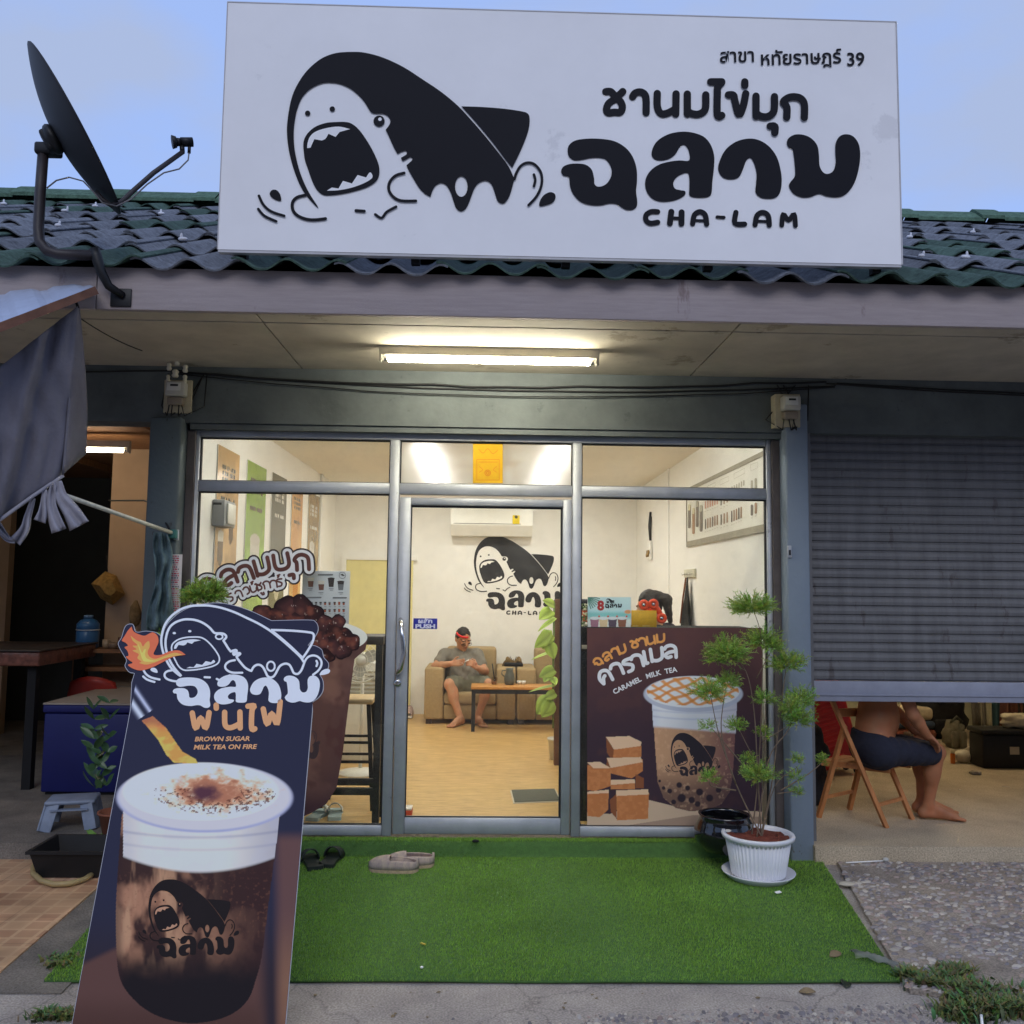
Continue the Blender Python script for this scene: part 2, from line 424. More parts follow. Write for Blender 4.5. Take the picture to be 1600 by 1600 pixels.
def inpoly(u, v, P):
    r = np.zeros(u.shape, bool); n = len(P); j = n-1
    for i in range(n):
        xi, yi = P[i][:2]; xj, yj = P[j][:2]
        c = ((yi > v) != (yj > v)) & (u < (xj-xi)*(v-yi)/(yj-yi+1e-12)+xi); r ^= c; j = i
    return r
class Paint:
    def __init__(s, u, v, base): s.u = u; s.v = v; s.c = np.zeros(u.shape+(3,))+lin(base)
    def over(s, mask, col, lin_=False):
        m = np.clip(np.asarray(mask, float), 0, 1)[..., None]; col = np.asarray(col, float)
        s.c = s.c*(1-m)+m*(col if lin_ else lin(col))
    def poly(s, P, col, a=1.0): s.over(inpoly(s.u, s.v, P)*a, col)
    def ell(s, x, y, rx, ry, col, soft=.06, a=1.0):
        d = np.hypot((s.u-x)/rx, (s.v-y)/ry); s.over((1-ss(1-soft, 1+soft*.2, d))*a, col)
def paint_patch(name, quad, nu, nv, fcol, f3, n, m, parent, h=.8):
    """quad: TL,TR,BR,BL in art coordinates; f3 maps to 3D"""
    q = [np.array(p, float) for p in quad]; s, t = np.meshgrid(np.linspace(0, 1, nu), np.linspace(0, 1, nv))
    s = s[..., None]; t = t[..., None]
    P = (q[0]*(1-s)+q[1]*s)*(1-t)+(q[3]*(1-s)+q[2]*s)*t
    col = fcol(P[..., 0], P[..., 1])
    n = V(n).normalized()
    top = parent
    while top.parent: top = top.parent
    Mi = ROOTM.get(top.name, Matrix()).inverted()
    vs = np.array([(Mi @ (f3(*p)+n*(h*.001)))[:] for p in P.reshape(-1, 2)])
    idx = np.arange(nu*nv).reshape(nv, nu)
    f = np.stack([idx[:-1, :-1], idx[:-1, 1:], idx[1:, 1:], idx[1:, :-1]], -1).reshape(-1, 4)
    a, b, c = (V(vs[i]) for i in f[0][:3])
    if (b-a).cross(c-a).dot(n) < 0: f = f[:, ::-1]
    return fast_mesh(name, vs, f, m, parent, col.reshape(-1, 3))
# ================================================================== materials
def roof_mat():
    m = mat('roof_tile', attr=True, rough=.85, bump=.5, bscale=60, spec=.2); nt = m.node_tree
    b = nt.nodes['Principled BSDF']; a = [n for n in nt.nodes if n.type == 'ATTRIBUTE'][0]
    n = nt.nodes.new('ShaderNodeTexNoise'); n.inputs['Scale'].default_value = 22; n.inputs['Detail'].default_value = 10; n.inputs['Roughness'].default_value = .85
    r = nt.nodes.new('ShaderNodeMapRange'); r.inputs['From Min'].default_value = .3; r.inputs['From Max'].default_value = .7
    r.inputs['To Min'].default_value = .25; r.inputs['To Max'].default_value = 1.6
    tc = nt.nodes.new('ShaderNodeTexCoord'); nt.links.new(tc.outputs['Object'], n.inputs['Vector']); nt.links.new(n.outputs['Fac'], r.inputs['Value'])
    x = nt.nodes.new('ShaderNodeMixRGB'); x.blend_type = 'MULTIPLY'; x.inputs['Fac'].default_value = 1
    nt.links.new(a.outputs['Color'], x.inputs['Color1']); nt.links.new(r.outputs[0], x.inputs['Color2']); nt.links.new(x.outputs[0], b.inputs['Base Color'])
    return m
M_roof = roof_mat()
M_print = mat('print', attr=True, rough=.6, spec=.15)
M_printm = mat('print_matte', attr=True, rough=.7, spec=.15)
M_alu = mat('aluminium', S(172,175,180), .46, .14, 5, .08, 90, metal=.25, spots=[((*S(96,94,90),.5), 7, .65, (1,1,1)), ((*S(60,58,56),.7), 34, .72, (1,1,1))])
M_aludark = mat('dark_gasket', S(38,38,40), .7, .1)
M_wallpaint = mat('green_grey_paint', S(92,98,98), .8, .22, 3.5, .15, 30, spots=[((*S(66,72,72),.45), 9, .64, (1,1,1)), ((*S(170,172,160),.8), 22, .73, (1,1,1))])
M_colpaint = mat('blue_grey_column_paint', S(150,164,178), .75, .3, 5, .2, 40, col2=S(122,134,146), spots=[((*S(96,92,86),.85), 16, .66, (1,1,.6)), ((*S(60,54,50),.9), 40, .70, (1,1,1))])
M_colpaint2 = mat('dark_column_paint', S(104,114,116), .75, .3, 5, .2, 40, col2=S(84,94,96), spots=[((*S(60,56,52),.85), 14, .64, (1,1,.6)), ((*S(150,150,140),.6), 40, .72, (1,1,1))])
M_white = mat('white_wall_paint', S(248,246,240), .85, .02, 3, .04, 60)
M_ceil = mat('white_ceiling', S(243,238,226), .9, .03, 2)
M_soffit = mat('soffit_board', S(188,178,160), .85, .14, 4, .1, 80, spots=[((*S(120,104,84),.5), 2.2, .6, (1,1,1)), ((*S(70,60,50),.8), 20, .73, (1,1,1))])
M_fascia = mat('fascia_wood', S(204,190,188), .85, .2, 4, .5, 50, stretch=(1.2,1.2,16), col2=S(170,157,156), detail=9, spots=[((*S(40,34,34),.9), 28, .735, (1,1,1)), ((*S(110,84,84),.5), 3, .62, (1,1,.3))])
M_black = mat('black_paint', S(24,24,26), .5, .15)
M_blackm = mat('black_matte', S(20,20,22), .85, .2)
M_cable = mat('cable_sheath', S(30,30,32), .6, .1)
M_glass = glass('window_glass', (.97,.985,.97), haze=.045)
M_glasso = glass('dusty_glass', (.95,.96,.93), haze=.8)
M_shutter = mat('shutter_steel', S(108,108,110), .6, .2, 3, .15, 25, metal=.1, stretch=(5,1,.7), spots=[((*S(74,66,64),.6), 5, .62, (3,1,.6)), ((*S(150,148,152),.5), 14, .68, (3,1,.5))])
M_shutlight = mat('shutter_rail_paint', S(142,146,162), .5, .14, 6, spots=[((*S(80,74,70),.7), 18, .68, (1,1,1))])
M_chrome = mat('chrome', S(215,215,215), .18, .05, metal=1)
M_lamp = lamp_mat('fluorescent_tube', (1, .95, .76), 46)
M_lampin = lamp_mat('shop_tube', (1, .98, .94), TUBE)
M_lampw = lamp_mat('warm_tube', (1, .85, .62), 13)
M_lampr = lamp_mat('room_tube', (1, .8, .52), 48)
def floor_wood():
    m = mat('vinyl_wood_floor', S(202,160,98), .38, .2, 2.2, stretch=(3,14,1), col2=S(222,184,120), detail=9)
    return m
def concrete(name, c1, c2, crack=True, scale=3.0, rough=.9, bump=.5):
    if name in MATS: return MATS[name]
    m = mat(name, c1, rough, .1, scale, 0, col2=c2, detail=10, spec=.25); nt = m.node_tree; L = nt.links.new; b = nt.nodes['Principled BSDF']
    tc = [n for n in nt.nodes if n.type == 'TEX_COORD'][0]
    src = b.inputs['Base Color'].links[0].from_socket
    n = nt.nodes.new('ShaderNodeTexNoise'); n.inputs['Scale'].default_value = 120; n.inputs['Detail'].default_value = 6; L(tc.outputs['Object'], n.inputs['Vector'])
    r = nt.nodes.new('ShaderNodeMapRange'); r.inputs['From Min'].default_value = .3; r.inputs['From Max'].default_value = .7; r.inputs['To Min'].default_value = .62; r.inputs['To Max'].default_value = 1.25
    L(n.outputs['Fac'], r.inputs['Value'])
    x = nt.nodes.new('ShaderNodeMixRGB'); x.blend_type = 'MULTIPLY'; x.inputs['Fac'].default_value = 1; L(src, x.inputs['Color1']); L(r.outputs[0], x.inputs['Color2'])
    out = x.outputs[0]
    n3 = nt.nodes.new('ShaderNodeTexNoise'); n3.inputs['Scale'].default_value = 1.3; n3.inputs['Detail'].default_value = 3; L(tc.outputs['Object'], n3.inputs['Vector'])
    add = n.outputs['Fac']
    if crack:
        d = nt.nodes.new('ShaderNodeTexNoise'); d.inputs['Scale'].default_value = 6; d.inputs['Detail'].default_value = 5; L(tc.outputs['Object'], d.inputs['Vector'])
        mxv = nt.nodes.new('ShaderNodeMixRGB'); mxv.inputs['Fac'].default_value = .16; L(tc.outputs['Object'], mxv.inputs['Color1']); L(d.outputs['Color'], mxv.inputs['Color2'])
        vo = nt.nodes.new('ShaderNodeTexVoronoi'); vo.feature = 'DISTANCE_TO_EDGE'; vo.inputs['Scale'].default_value = 1.7; L(mxv.outputs[0], vo.inputs['Vector'])
        r2 = nt.nodes.new('ShaderNodeMapRange'); r2.inputs['From Min'].default_value = .0; r2.inputs['From Max'].default_value = .008; r2.inputs['To Min'].default_value = .3; r2.inputs['To Max'].default_value = 1
        L(vo.outputs['Distance'], r2.inputs['Value'])
        x2 = nt.nodes.new('ShaderNodeMixRGB'); x2.blend_type = 'MULTIPLY'; L(n3.outputs['Fac'], x2.inputs['Fac']); L(out, x2.inputs['Color1']); L(r2.outputs[0], x2.inputs['Color2']); out = x2.outputs[0]
    L(out, b.inputs['Base Color'])
    bp = nt.nodes.new('ShaderNodeBump'); bp.inputs['Strength'].default_value = bump; bp.inputs['Distance'].default_value = .012; L(n.outputs['Fac'], bp.inputs['Height']); L(bp.outputs['Normal'], b.inputs['Normal'])
    return m
M_conc = concrete('forecourt_concrete', S(154,145,138), S(186,176,166))
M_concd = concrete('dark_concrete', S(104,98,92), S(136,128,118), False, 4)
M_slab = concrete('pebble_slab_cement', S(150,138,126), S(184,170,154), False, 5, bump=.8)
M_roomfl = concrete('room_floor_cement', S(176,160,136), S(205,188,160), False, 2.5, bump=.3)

# ================================================================== ground
FZ = .10
MB().box((-80,-60,-.3), (80,90,0)).build('ground', M_conc).__setitem__('kind', 'structure')
# tiled forecourt on the left: beige tiles with brown squares
def tile_mat():
    m = bpy.data.materials.new('patterned_floor_tile'); m.use_nodes = True; nt = m.node_tree; L = nt.links.new; b = nt.nodes['Principled BSDF']; b.inputs['Roughness'].default_value = .5
    tc = nt.nodes.new('ShaderNodeTexCoord')
    def brick(sx, c1, c2, mor, ms):
        t = nt.nodes.new('ShaderNodeTexBrick'); t.offset = 0; t.inputs['Scale'].default_value = sx; t.inputs['Brick Width'].default_value = 1; t.inputs['Row Height'].default_value = 1
        t.inputs['Mortar Size'].default_value = ms; t.inputs['Color1'].default_value = (*c1, 1); t.inputs['Color2'].default_value = (*c2, 1); t.inputs['Mortar'].default_value = (*mor, 1)
        t.inputs['Mortar Smooth'].default_value = .3
        L(tc.outputs['Object'], t.inputs['Vector']); return t
    t1 = brick(3.3, S(206,170,134), S(190,150,116), S(120,96,76), .012)
    t2 = brick(10.5, S(158,104,80), S(206,166,128), S(214,178,140), .1)
    n = nt.nodes.new('ShaderNodeTexNoise'); n.inputs['Scale'].default_value = 3; n.inputs['Detail'].default_value = 8; L(tc.outputs['Object'], n.inputs['Vector'])
    x = nt.nodes.new('ShaderNodeMixRGB'); x.inputs['Fac'].default_value = .6; L(t1.outputs[0], x.inputs['Color1']); L(t2.outputs[0], x.inputs['Color2'])
    r = nt.nodes.new('ShaderNodeMapRange'); r.inputs['From Min'].default_value = .3; r.inputs['From Max'].default_value = .7; r.inputs['To Min'].default_value = .55; r.inputs['To Max'].default_value = 1.1; L(n.outputs['Fac'], r.inputs['Value'])
    y = nt.nodes.new('ShaderNodeMixRGB'); y.blend_type = 'MULTIPLY'; y.inputs['Fac'].default_value = 1; L(x.outputs[0], y.inputs['Color1']); L(r.outputs[0], y.inputs['Color2'])
    L(y.outputs[0], b.inputs['Base Color'])
    return m
M_tile = tile_mat()
tag(MB().poly3([(-1.86,3.62,.001), (-1.93,5.1,.001), (-6,5.1,.001), (-6,3.62,.001)], (0,0,.012)).build('tiled_paving', M_tile), kind='structure')
tag(MB().poly3([(-1.55,3.50,.001), (-1.62,5.1,.001), (-1.925,5.1,.001), (-1.855,3.50,.001)], (0,0,.006)).build('cement_strip', M_concd), kind='structure')
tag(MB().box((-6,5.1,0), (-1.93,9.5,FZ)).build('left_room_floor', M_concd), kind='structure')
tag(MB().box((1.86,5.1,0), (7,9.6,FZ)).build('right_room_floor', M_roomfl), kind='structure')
# pebble washed slab on the right
sl = [(1.63,3.50,.0), (1.66,3.66,0), (1.98,5.09,.0), (7,5.09,.0), (7,3.28,.0), (2.3,3.30,0)]
tag(MB().poly3(sl, (0,0,.02)).build('pebble_pavement', M_slab), kind='structure')
def pebbles():
    rs = np.random.RandomState(3); P = [(p[0], p[1]) for p in sl]; vs = []; fs = []; cols = []
    pal = [S(178,170,162), S(160,150,146), S(150,142,140), S(196,186,172), S(132,126,128), S(170,150,140)]
    n = 0; pts = []
    while n < 2600:
        x, y = rs.uniform(1.62, 3.1), rs.uniform(3.3, 5.08)
        if not inpoly(np.array([x]), np.array([y]), P)[0]: continue
        if noise2(np.array([x*10]), np.array([y*10]), 2.6, 4)[0] < .38+rs.uniform(-.1,.1): continue
        n += 1
        a = rs.normal(.35, .45); l = rs.uniform(.010, .026); b = l*rs.uniform(.4,.75); h = rs.uniform(.003,.008)
        k = len(vs)
        for i in range(8):
            t = 2*math.pi*i/8; px, py = l*math.cos(t)*rs.uniform(.85,1.1), b*math.sin(t)*rs.uniform(.85,1.1)
            vs.append((x+px*math.cos(a)-py*math.sin(a), y+px*math.sin(a)+py*math.cos(a), .019))
        for i in range(8):
            q = vs[k+i]; vs.append((x+(q[0]-x)*.6, y+(q[1]-y)*.6, .02+h))
        for i in range(8):
            j = (i+1) % 8; fs.append((k+i, k+j, k+8+j, k+8+i)); 
        for i in range(1,7,2): fs.append((k+8, k+8+i, k+8+i+1, k+8+i+1 if i+2 > 7 else k+8+i+2))
        c = np.array(pal[rs.randint(len(pal))])*rs.uniform(.75,1.1); cols += [c]*16
    m_ = 0
    while m_ < 1500:
        x, y = rs.uniform(-.1, 1.9), rs.uniform(3.2, 3.5)
        if y > 3.30+.12*(x/1.6)+rs.uniform(-.05,.03) or (x < .35 and rs.rand() < .8): continue
        m_ += 1; l = rs.uniform(.004,.013)*(.6+.9*rs.rand()**3); k = len(vs); a = rs.uniform(0,6.28); h = l*rs.uniform(.3,.7)
        for i in range(8):
            t = 2*math.pi*i/8; px, py = l*math.cos(t)*rs.uniform(.8,1.2), l*.7*math.sin(t)*rs.uniform(.8,1.2); vs.append((x+px*math.cos(a)-py*math.sin(a), y+px*math.sin(a)+py*math.cos(a), -.001))
        for i in range(8):
            q = vs[k+i]; vs.append((x+(q[0]-x)*.55, y+(q[1]-y)*.55, h))
        for i in range(8):
            j = (i+1) % 8; fs.append((k+i, k+j, k+8+j, k+8+i))
        for i in range(1,7,2): fs.append((k+8, k+8+i, k+8+i+1, k+8+i+1 if i+2 > 7 else k+8+i+2))
        c = np.array(pal[rs.randint(len(pal))])*rs.uniform(.6,1.05); cols += [c]*16
    fs = [tuple(dict.fromkeys(f)) for f in fs]
    mb = MB(); mb.add(vs, fs, 0, True)
    o = mb.build('pebbles', mat('pebble', attr=True, rough=.7, bump=.2, bscale=200), cols=np.array(cols)); tag(o, kind='stuff')
pebbles()

# ================================================================== the terrace building
B = thing('shop_building', 'single storey shop terrace with glass front, grey painted beam and corrugated tile roof', 'building', (0,5.3,0))
ZS = at(800,582,Y=5.2).z
BY = 5.2
def part(mb, name, m, parent=B, **k): return mb.build(name, m, parent, **k)
zt1 = at(760,757,Y=5.27).z; zt0 = at(760,774,Y=5.27).z
zh0 = at(760,690,Y=5.27).z; zb0 = at(760,668,Y=5.2).z
part(MB().box((-6,BY,zb0), (7,5.38,ZS+.3)), 'facade_beam', M_wallpaint)
tr = MB(); tr.box((-1.74,5.215,zb0-.035), (1.735,5.34,zb0-.002)); part(tr, 'beam_trim', M_wallpaint)
# columns
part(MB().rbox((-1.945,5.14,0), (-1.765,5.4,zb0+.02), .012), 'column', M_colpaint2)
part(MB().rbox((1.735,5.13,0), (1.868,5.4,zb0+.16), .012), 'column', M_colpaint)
part(MB().box((-1.76,5.24,FZ), (-1.715,5.36,zb0-.04)), 'column_edge', mat('brown_post_paint', S(92,84,82), .8, .25, 6))
part(MB().box((1.69,5.24,FZ), (1.733,5.36,zb0-.04)), 'column_edge', MATS['brown_post_paint'])
part(MB().box((1.87,5.2,FZ), (1.905,5.42,zb0)), 'shutter_guide', M_shutter)
# shop room shell
part(MB().box((-1.93,5.4,0), (1.86,10.2,FZ)), 'floor', floor_wood())
part(MB().box((-1.93,5.2,-.1), (1.859,5.4,FZ-.02)), 'doorstep', M_concd)
part(MB().box((-1.90,5.4,FZ), (-1.72,10.2,2.75)), 'interior_wall', M_white)
part(MB().box((1.715,5.4,FZ), (1.86,10.2,2.75)), 'interior_wall', M_white)
part(MB().box((-1.9,10.2,0), (1.86,10.35,2.75)), 'interior_wall', M_white)
part(MB().box((-1.719,5.385,2.66), (1.714,10.199,2.75)), 'ceiling', M_ceil)
# yellow door leaf at the back wall
xd0 = at(541,900,Y=10.18).x; zd = at(560,875,Y=10.18).z
bd = part(MB().box((xd0,10.165,FZ), (xd0+.75,10.198,zd)), 'back_door', mat('cream_yellow_door', S(232,222,160), .6, .04))
part(MB().box((xd0-.05,10.15,FZ), (xd0-.002,10.199,zd+.05)).box((xd0-.002,10.15,zd+.002), (xd0+.8,10.199,zd+.05)), 'door_frame', M_white, bd)
# conduits on the side walls
part(MB().tube([(-1.705,9.2,FZ), (-1.705,9.2,2.66)], .012, 6), 'wall_conduit', M_white); part(MB().tube([(1.70,8.35,FZ), (1.70,8.35,2.66)], .008, 6), 'wall_conduit', M_white)
# left neighbour room: brown board ceiling, dark back wall, beige wall
M_beige = mat('beige_wall', S(178,150,122), .85, .12, 2)
M_darkw = mat('dark_green_grey_wall', S(58,60,60), .9, .15, 2)
M_brownc = mat('brown_ceiling_board', S(150,106,70), .8, .25, 5, .2, 50, stretch=(1,6,1))
xw = at(170,850,Y=7.4).x
part(MB().box((xw,7.4,FZ), (-1.902,7.5,2.62)), 'interior_wall', M_beige)
part(MB().box((-6,9.5,0), (-1.902,9.6,2.7)), 'interior_wall', M_darkw)
xw2 = at(12,900,Y=8.6).x
part(MB().box((-6,8.6,FZ), (xw2,8.7,2.62)), 'interior_wall', M_beige)
part(MB().box((-6.1,5.4,0), (-6,9.5,2.75)), 'interior_wall', M_darkw)
cb = MB()
for i in range(7): cb.box((-6,5.385+.6*i,2.62), (-1.901,5.385+.6*i+.594,2.64+.004*(i % 2)))
part(cb, 'ceiling', M_brownc)
rf = MB()
for x in (-4.9,-3.6,-2.35): rf.box((x,5.385,2.56), (x+.04,9.4,2.618))
part(rf, 'ceiling_batten', M_brownc)
# right neighbour room
M_rw = mat('pale_green_wall', S(196,196,170), .85, .06, 2)
part(MB().box((1.862,9.6,0), (7,9.7,2.75)), 'interior_wall', M_rw)
part(MB().box((7,5.4,0), (7.1,9.6,2.75)), 'interior_wall', M_rw)
part(MB().box((1.862,5.385,2.68), (7,9.6,2.75)), 'ceiling', M_ceil)
# roller shutter, half open
zsb = at(1420,1096,Y=5.3).z; zr1 = at(1420,1064,Y=5.3).z; zst = at(1420,682,Y=5.3).z
prof = []; z = zr1; ph = .0545
while z < 2.75:
    prof += [(5.30,z), (5.30,z+.004), (5.290,z+.010), (5.287,z+ph*.5), (5.290,z+ph-.010), (5.30,z+ph-.003)]; z += ph
P = [[(x, y, zz) for (y, zz) in prof] for x in (1.906, 6.9)]
sh = part(MB().grid(P, flip=True), 'roller_shutter', M_shutter, smooth=False, solid=.004)
part(MB().rbox((1.906,5.27,zsb), (6.9,5.31,zr1-.002), .004).box((1.906,5.262,zsb+.035), (6.9,5.2695,zsb+.043)), 'bottom_rail', M_shutlight, sh)
# eaves
ZF = ZS
YF = at(800,498,Z=ZS).y
xj1, xj2 = at(400,490,Z=ZS).x, at(1148,515,Z=ZS).x; xj1b, xj2b = at(466,572,Z=ZS).x, at(1083,585,Z=ZS).x
sf = MB(); g = .004; yg = YF+.14
xs = [-6, xj1, xj2, 7]
for a, b in zip(xs[:-1], xs[1:]):
    sf.box((a+g,YF+.012,ZS), (b-g,yg-.006,ZS+.012)); sf.box((a+g,yg+.006,ZS-.002), (b-g,BY-.003,ZS+.012))
so_ = part(sf, 'soffit', M_soffit)
part(MB().box((-6,YF+.012,ZS+.02), (7,BY,ZS+.03)), 'soffit_joist', M_blackm, so_)
ZTF = at(800,431,Y=YF-.02).z
fb = MB().rbox((-1.83,YF-.02,ZS), (3.1,YF+.01,ZTF), .003).rbox((-6,YF-.018,ZS), (-1.835,YF+.01,ZTF), .003).rbox((3.105,YF-.018,ZS), (7,YF+.01,ZTF), .003)
part(fb, 'fascia_board', M_fascia)
part(MB().box((-6,YF+.02,ZS+.03), (7,YF+.06,ZS+.14)), 'rafter', M_blackm)
# roof: corrugated tiles in courses
TH = R_(27); RY0 = YF-.065; RZ0 = at(800,433,Y=RY0).z-.036
PW = .234; CL = .58
def wave(x):
    c = .5+.5*math.cos(2*math.pi*x/PW); return .05*c**1.2
def rp(x, t, h): return (x, RY0+t*math.cos(TH)-h*math.sin(TH), RZ0+t*math.sin(TH)+h*math.cos(TH))
rv = MB(); rc = []; rs = random.Random(11)
NT = 24
for k in range(7):
    for i in range(-11, NT-8):
        x0 = i*2*PW+(.0 if k % 2 else PW)-.02; x1 = x0+2*PW+.055
        lift = .012*(i % 2)+rs.uniform(0,.004); dx = rs.uniform(-.006,.006); tj = rs.uniform(-.015,.015)
        green = rs.random() < (.78 if k == 0 else .35 if k == 1 else .14)
        col = np.array(S(72,93,83)) if green else np.array(S(112,115,122))
        col = col*rs.uniform(.8,1.15)
        n0 = len(rv.v); nx = 27; nt_ = 5
        P = []
        for j in range(nt_):
            t = k*CL+tj+(CL+.12)*j/(nt_-1); row = []
            for q in range(nx):
                x = x0+(x1-x0)*q/(nx-1); h = wave(x-dx)+lift+.034*(1-j/(nt_-1))+.002
                row.append(rp(x, t, h))
            P.append(row)
        rv.grid(P)
        bot = [rp(P[0][q][0], k*CL+tj, wave(P[0][q][0]-dx)+lift+.034-.007) for q in range(nx)]
        rv.grid([bot, P[0]], smooth=False)
        back = [[rp(P[j][q][0], k*CL+tj+(CL+.12)*j/(nt_-1), wave(P[j][q][0]-dx)+lift+.034*(1-j/(nt_-1))-.005) for q in range(nx)] for j in range(nt_)]
        rv.grid(back, flip=True)
        for s_ in (0, nx-1):
            rv.grid([[P[j][s_] for j in range(nt_)], [back[j][s_] for j in range(nt_)]], smooth=False)
        rc += [col]*(len(rv.v)-n0)
roof = part(rv, 'roof', M_roof, cols=np.array(rc))
part(MB().add([rp(-6,.25,-.03), rp(7,.25,-.03), rp(7,4.1,-.03), rp(-6,4.1,-.03)], [(0,1,2,3)]), 'roof_boarding', M_blackm, roof)
# ridge caps
rg = MB(); rcol = []
x = -5.6
while x < 6.5:
    n0 = len(rg.v); hh = .05+rs.uniform(-.006,.006)
    pr = [rp(0, 3.86, .075+hh), rp(0, 4.0, .105+hh), rp(0, 4.06, .11+hh)]
    y2, z2 = pr[2][1], pr[2][2]
    prof = [(p[1], p[2]) for p in pr]+[(y2+.07, z2-.01), (y2+.2, z2-.1)]
    for (ax, bx, dz) in ((x, x+.2, .016), (x+.2, x+.78, 0)):
        rg.grid([[(ax, y_, z_+dz) for y_, z_ in prof], [(bx, y_, z_+dz) for y_, z_ in prof]], smooth=False)
        rg.grid([[(ax, y_, z_+dz) for y_, z_ in prof], [(ax, y_, z_+dz-.025) for y_, z_ in prof]], smooth=False)
        rg.grid([[(ax, prof[0][0], prof[0][1]+dz), (bx, prof[0][0], prof[0][1]+dz)], [(ax, prof[0][0], prof[0][1]+dz-.03), (bx, prof[0][0], prof[0][1]+dz-.03)]], smooth=False)
    rcol += [np.array(S(86,112,94))*rs.uniform(.8,1.1)]*(len(rg.v)-n0); x += .76
part(rg, 'ridge_cap', M_roof, roof, cols=np.array(rcol))
part(MB().add([rp(-6,3.95,-.02), rp(7,3.95,-.02), (7, 9.5, 3.6), (-6, 9.5, 3.6)], [(0,1,2,3)]), 'rear_roof_slope', M_blackm, roof)
M_cap = mat('white_mortar_dab', S(214,214,220), .8, .1)
for k in range(7):
    for i in range(-10, 15):
        if rs.random() < .6: continue
        xx = (i*2+1)*PW+rs.choice((0, PW)); tt = k*CL+rs.uniform(.1,.24)
        if -1.35 < xx < 2.0 and k > 0: continue
        c = rp(xx, tt, .055+.045); mb = MB()
        q = rs.uniform(.6,1.05)
        mb.ball(c, (.03*q, .026*q, .012), 0, 6, 4, Matrix.Rotation(TH, 3, 'X')); mb.ball((c[0]+rs.uniform(-.01,.02), c[1], c[2]+.014), (.008,.008,.022*q), 0, 5, 4)
        part(mb, 'fixing_cap', M_cap, roof)
# aluminium shopfront
wf = MB()
X0, X1, X2, X3, X4, X5 = -1.745, -1.697, -.578, -.522, .503, .556
X6, X7 = 1.663, 1.700
def fr(x0, x1, z0, z1, y0=5.265, y1=5.335): wf.rbox((x0,y0,z0), (x1,y1,z1), .004, 1)
fr(X0-.012, X1, FZ, zh0+.05); fr(X2, X3, FZ, zh0+.0); fr(X4, X5, FZ, zh0); fr(X6, X7-.008, FZ, zh0+.05)
fr(X1+.001, X6-.001, zh0+.001, zh0+.05, 5.268, 5.333)
for a, b in ((X1,X2), (X3,X4), (X5,X6)): fr(a+.001, b-.001, zt0, zt1, 5.268, 5.333)
zs1 = at(760,1291,Y=5.27).z
for a, b in ((X1,X2), (X5,X6)): fr(a+.001, b-.001, FZ, zs1, 5.268, 5.333)
W_ = part(wf, 'window_frame', M_alu)
gk = MB(); t = .008
for a, b, z0, z1 in ((X1,X2,zt1,zh0), (X3,X4,zt1,zh0), (X5,X6,zt1,zh0), (X1,X2,zs1,zt0), (X5,X6,zs1,zt0)):
    for q in ((a,a+t,z0,z1), (b-t,b,z0,z1), (a+t+.0005,b-t-.0005,z0,z0+t*.6), (a+t+.0005,b-t-.0005,z1-t,z1)):
        gk.box((q[0]+.0006,5.285,q[2]+.0006), (q[1]-.0006,5.31,q[3]-.0006))
part(gk, 'gasket', M_aludark, W_)
for a, b, z0, z1, mm in ((X1,X2,zt1,zh0,M_glass), (X3,X4,zt1,zh0,M_glasso), (X5,X6,zt1,zh0,M_glass), (X1,X2,zs1,zt0,M_glass), (X5,X6,zs1,zt0,M_glass)):
    part(MB().box((a+.002,5.294,z0+.002), (b-.002,5.300,z1-.002)), 'pane', mm, W_)
# door leaf
df = MB(); dz1 = at(760,779,Y=5.27).z; dg1 = at(760,791,Y=5.27).z; dg0 = at(760,1278,Y=5.27).z
dx0, dx1 = X3+.006, X4-.006; gx0 = at(638,1000,Y=5.27).x; gx1 = at(878,1000,Y=5.27).x
df.rbox((dx0,5.258,FZ+.012), (gx0,5.322,dz1), .004, 1); df.rbox((gx1,5.258,FZ+.012), (dx1,5.322,dz1), .004, 1)
df.rbox((gx0+.0005,5.26,dg1), (gx1-.0005,5.32,dz1-.001), .004, 1); df.rbox((gx0+.0005,5.26,FZ+.013), (gx1-.0005,5.32,dg0), .004, 1)
D_ = part(df, 'door', M_alu)
part(MB().box((gx0+.001,5.287,dg0+.001), (gx1-.001,5.293,dg1-.001)), 'pane', M_glass, D_)
gk = MB(); gk.box((gx0,5.275,dg1-.012), (gx1,5.286,dg1-.0005)); gk.box((gx0,5.275,dg0+.0005), (gx1,5.286,dg0+.006)); gk.box((gx1-.012,5.275,dg0+.0065), (gx1-.0005,5.286,dg1-.0125)); gk.box((gx0+.0005,5.275,dg0+.0065), (gx0+.006,5.286,dg1-.0125))
part(gk, 'gasket', M_aludark, D_)
hp = [at(626,968,Y=5.255), at(626,972,Y=5.21), at(629,995,Y=5.195), at(631,1020,Y=5.195), at(626,1045,Y=5.195), at(621,1051,Y=5.21), at(621,1054,Y=5.255)]
part(MB().tube(hp, .013, 10), 'handle', M_chrome, D_)
hl = at(621,1067,Y=5.257)
part(MB().lathe([(.022,0), (.022,.006), (.012,.009), (.0,.009)], hl, 14, M3=Matrix.Rotation(R_(90), 3, 'X')), 'lock', M_chrome, D_)

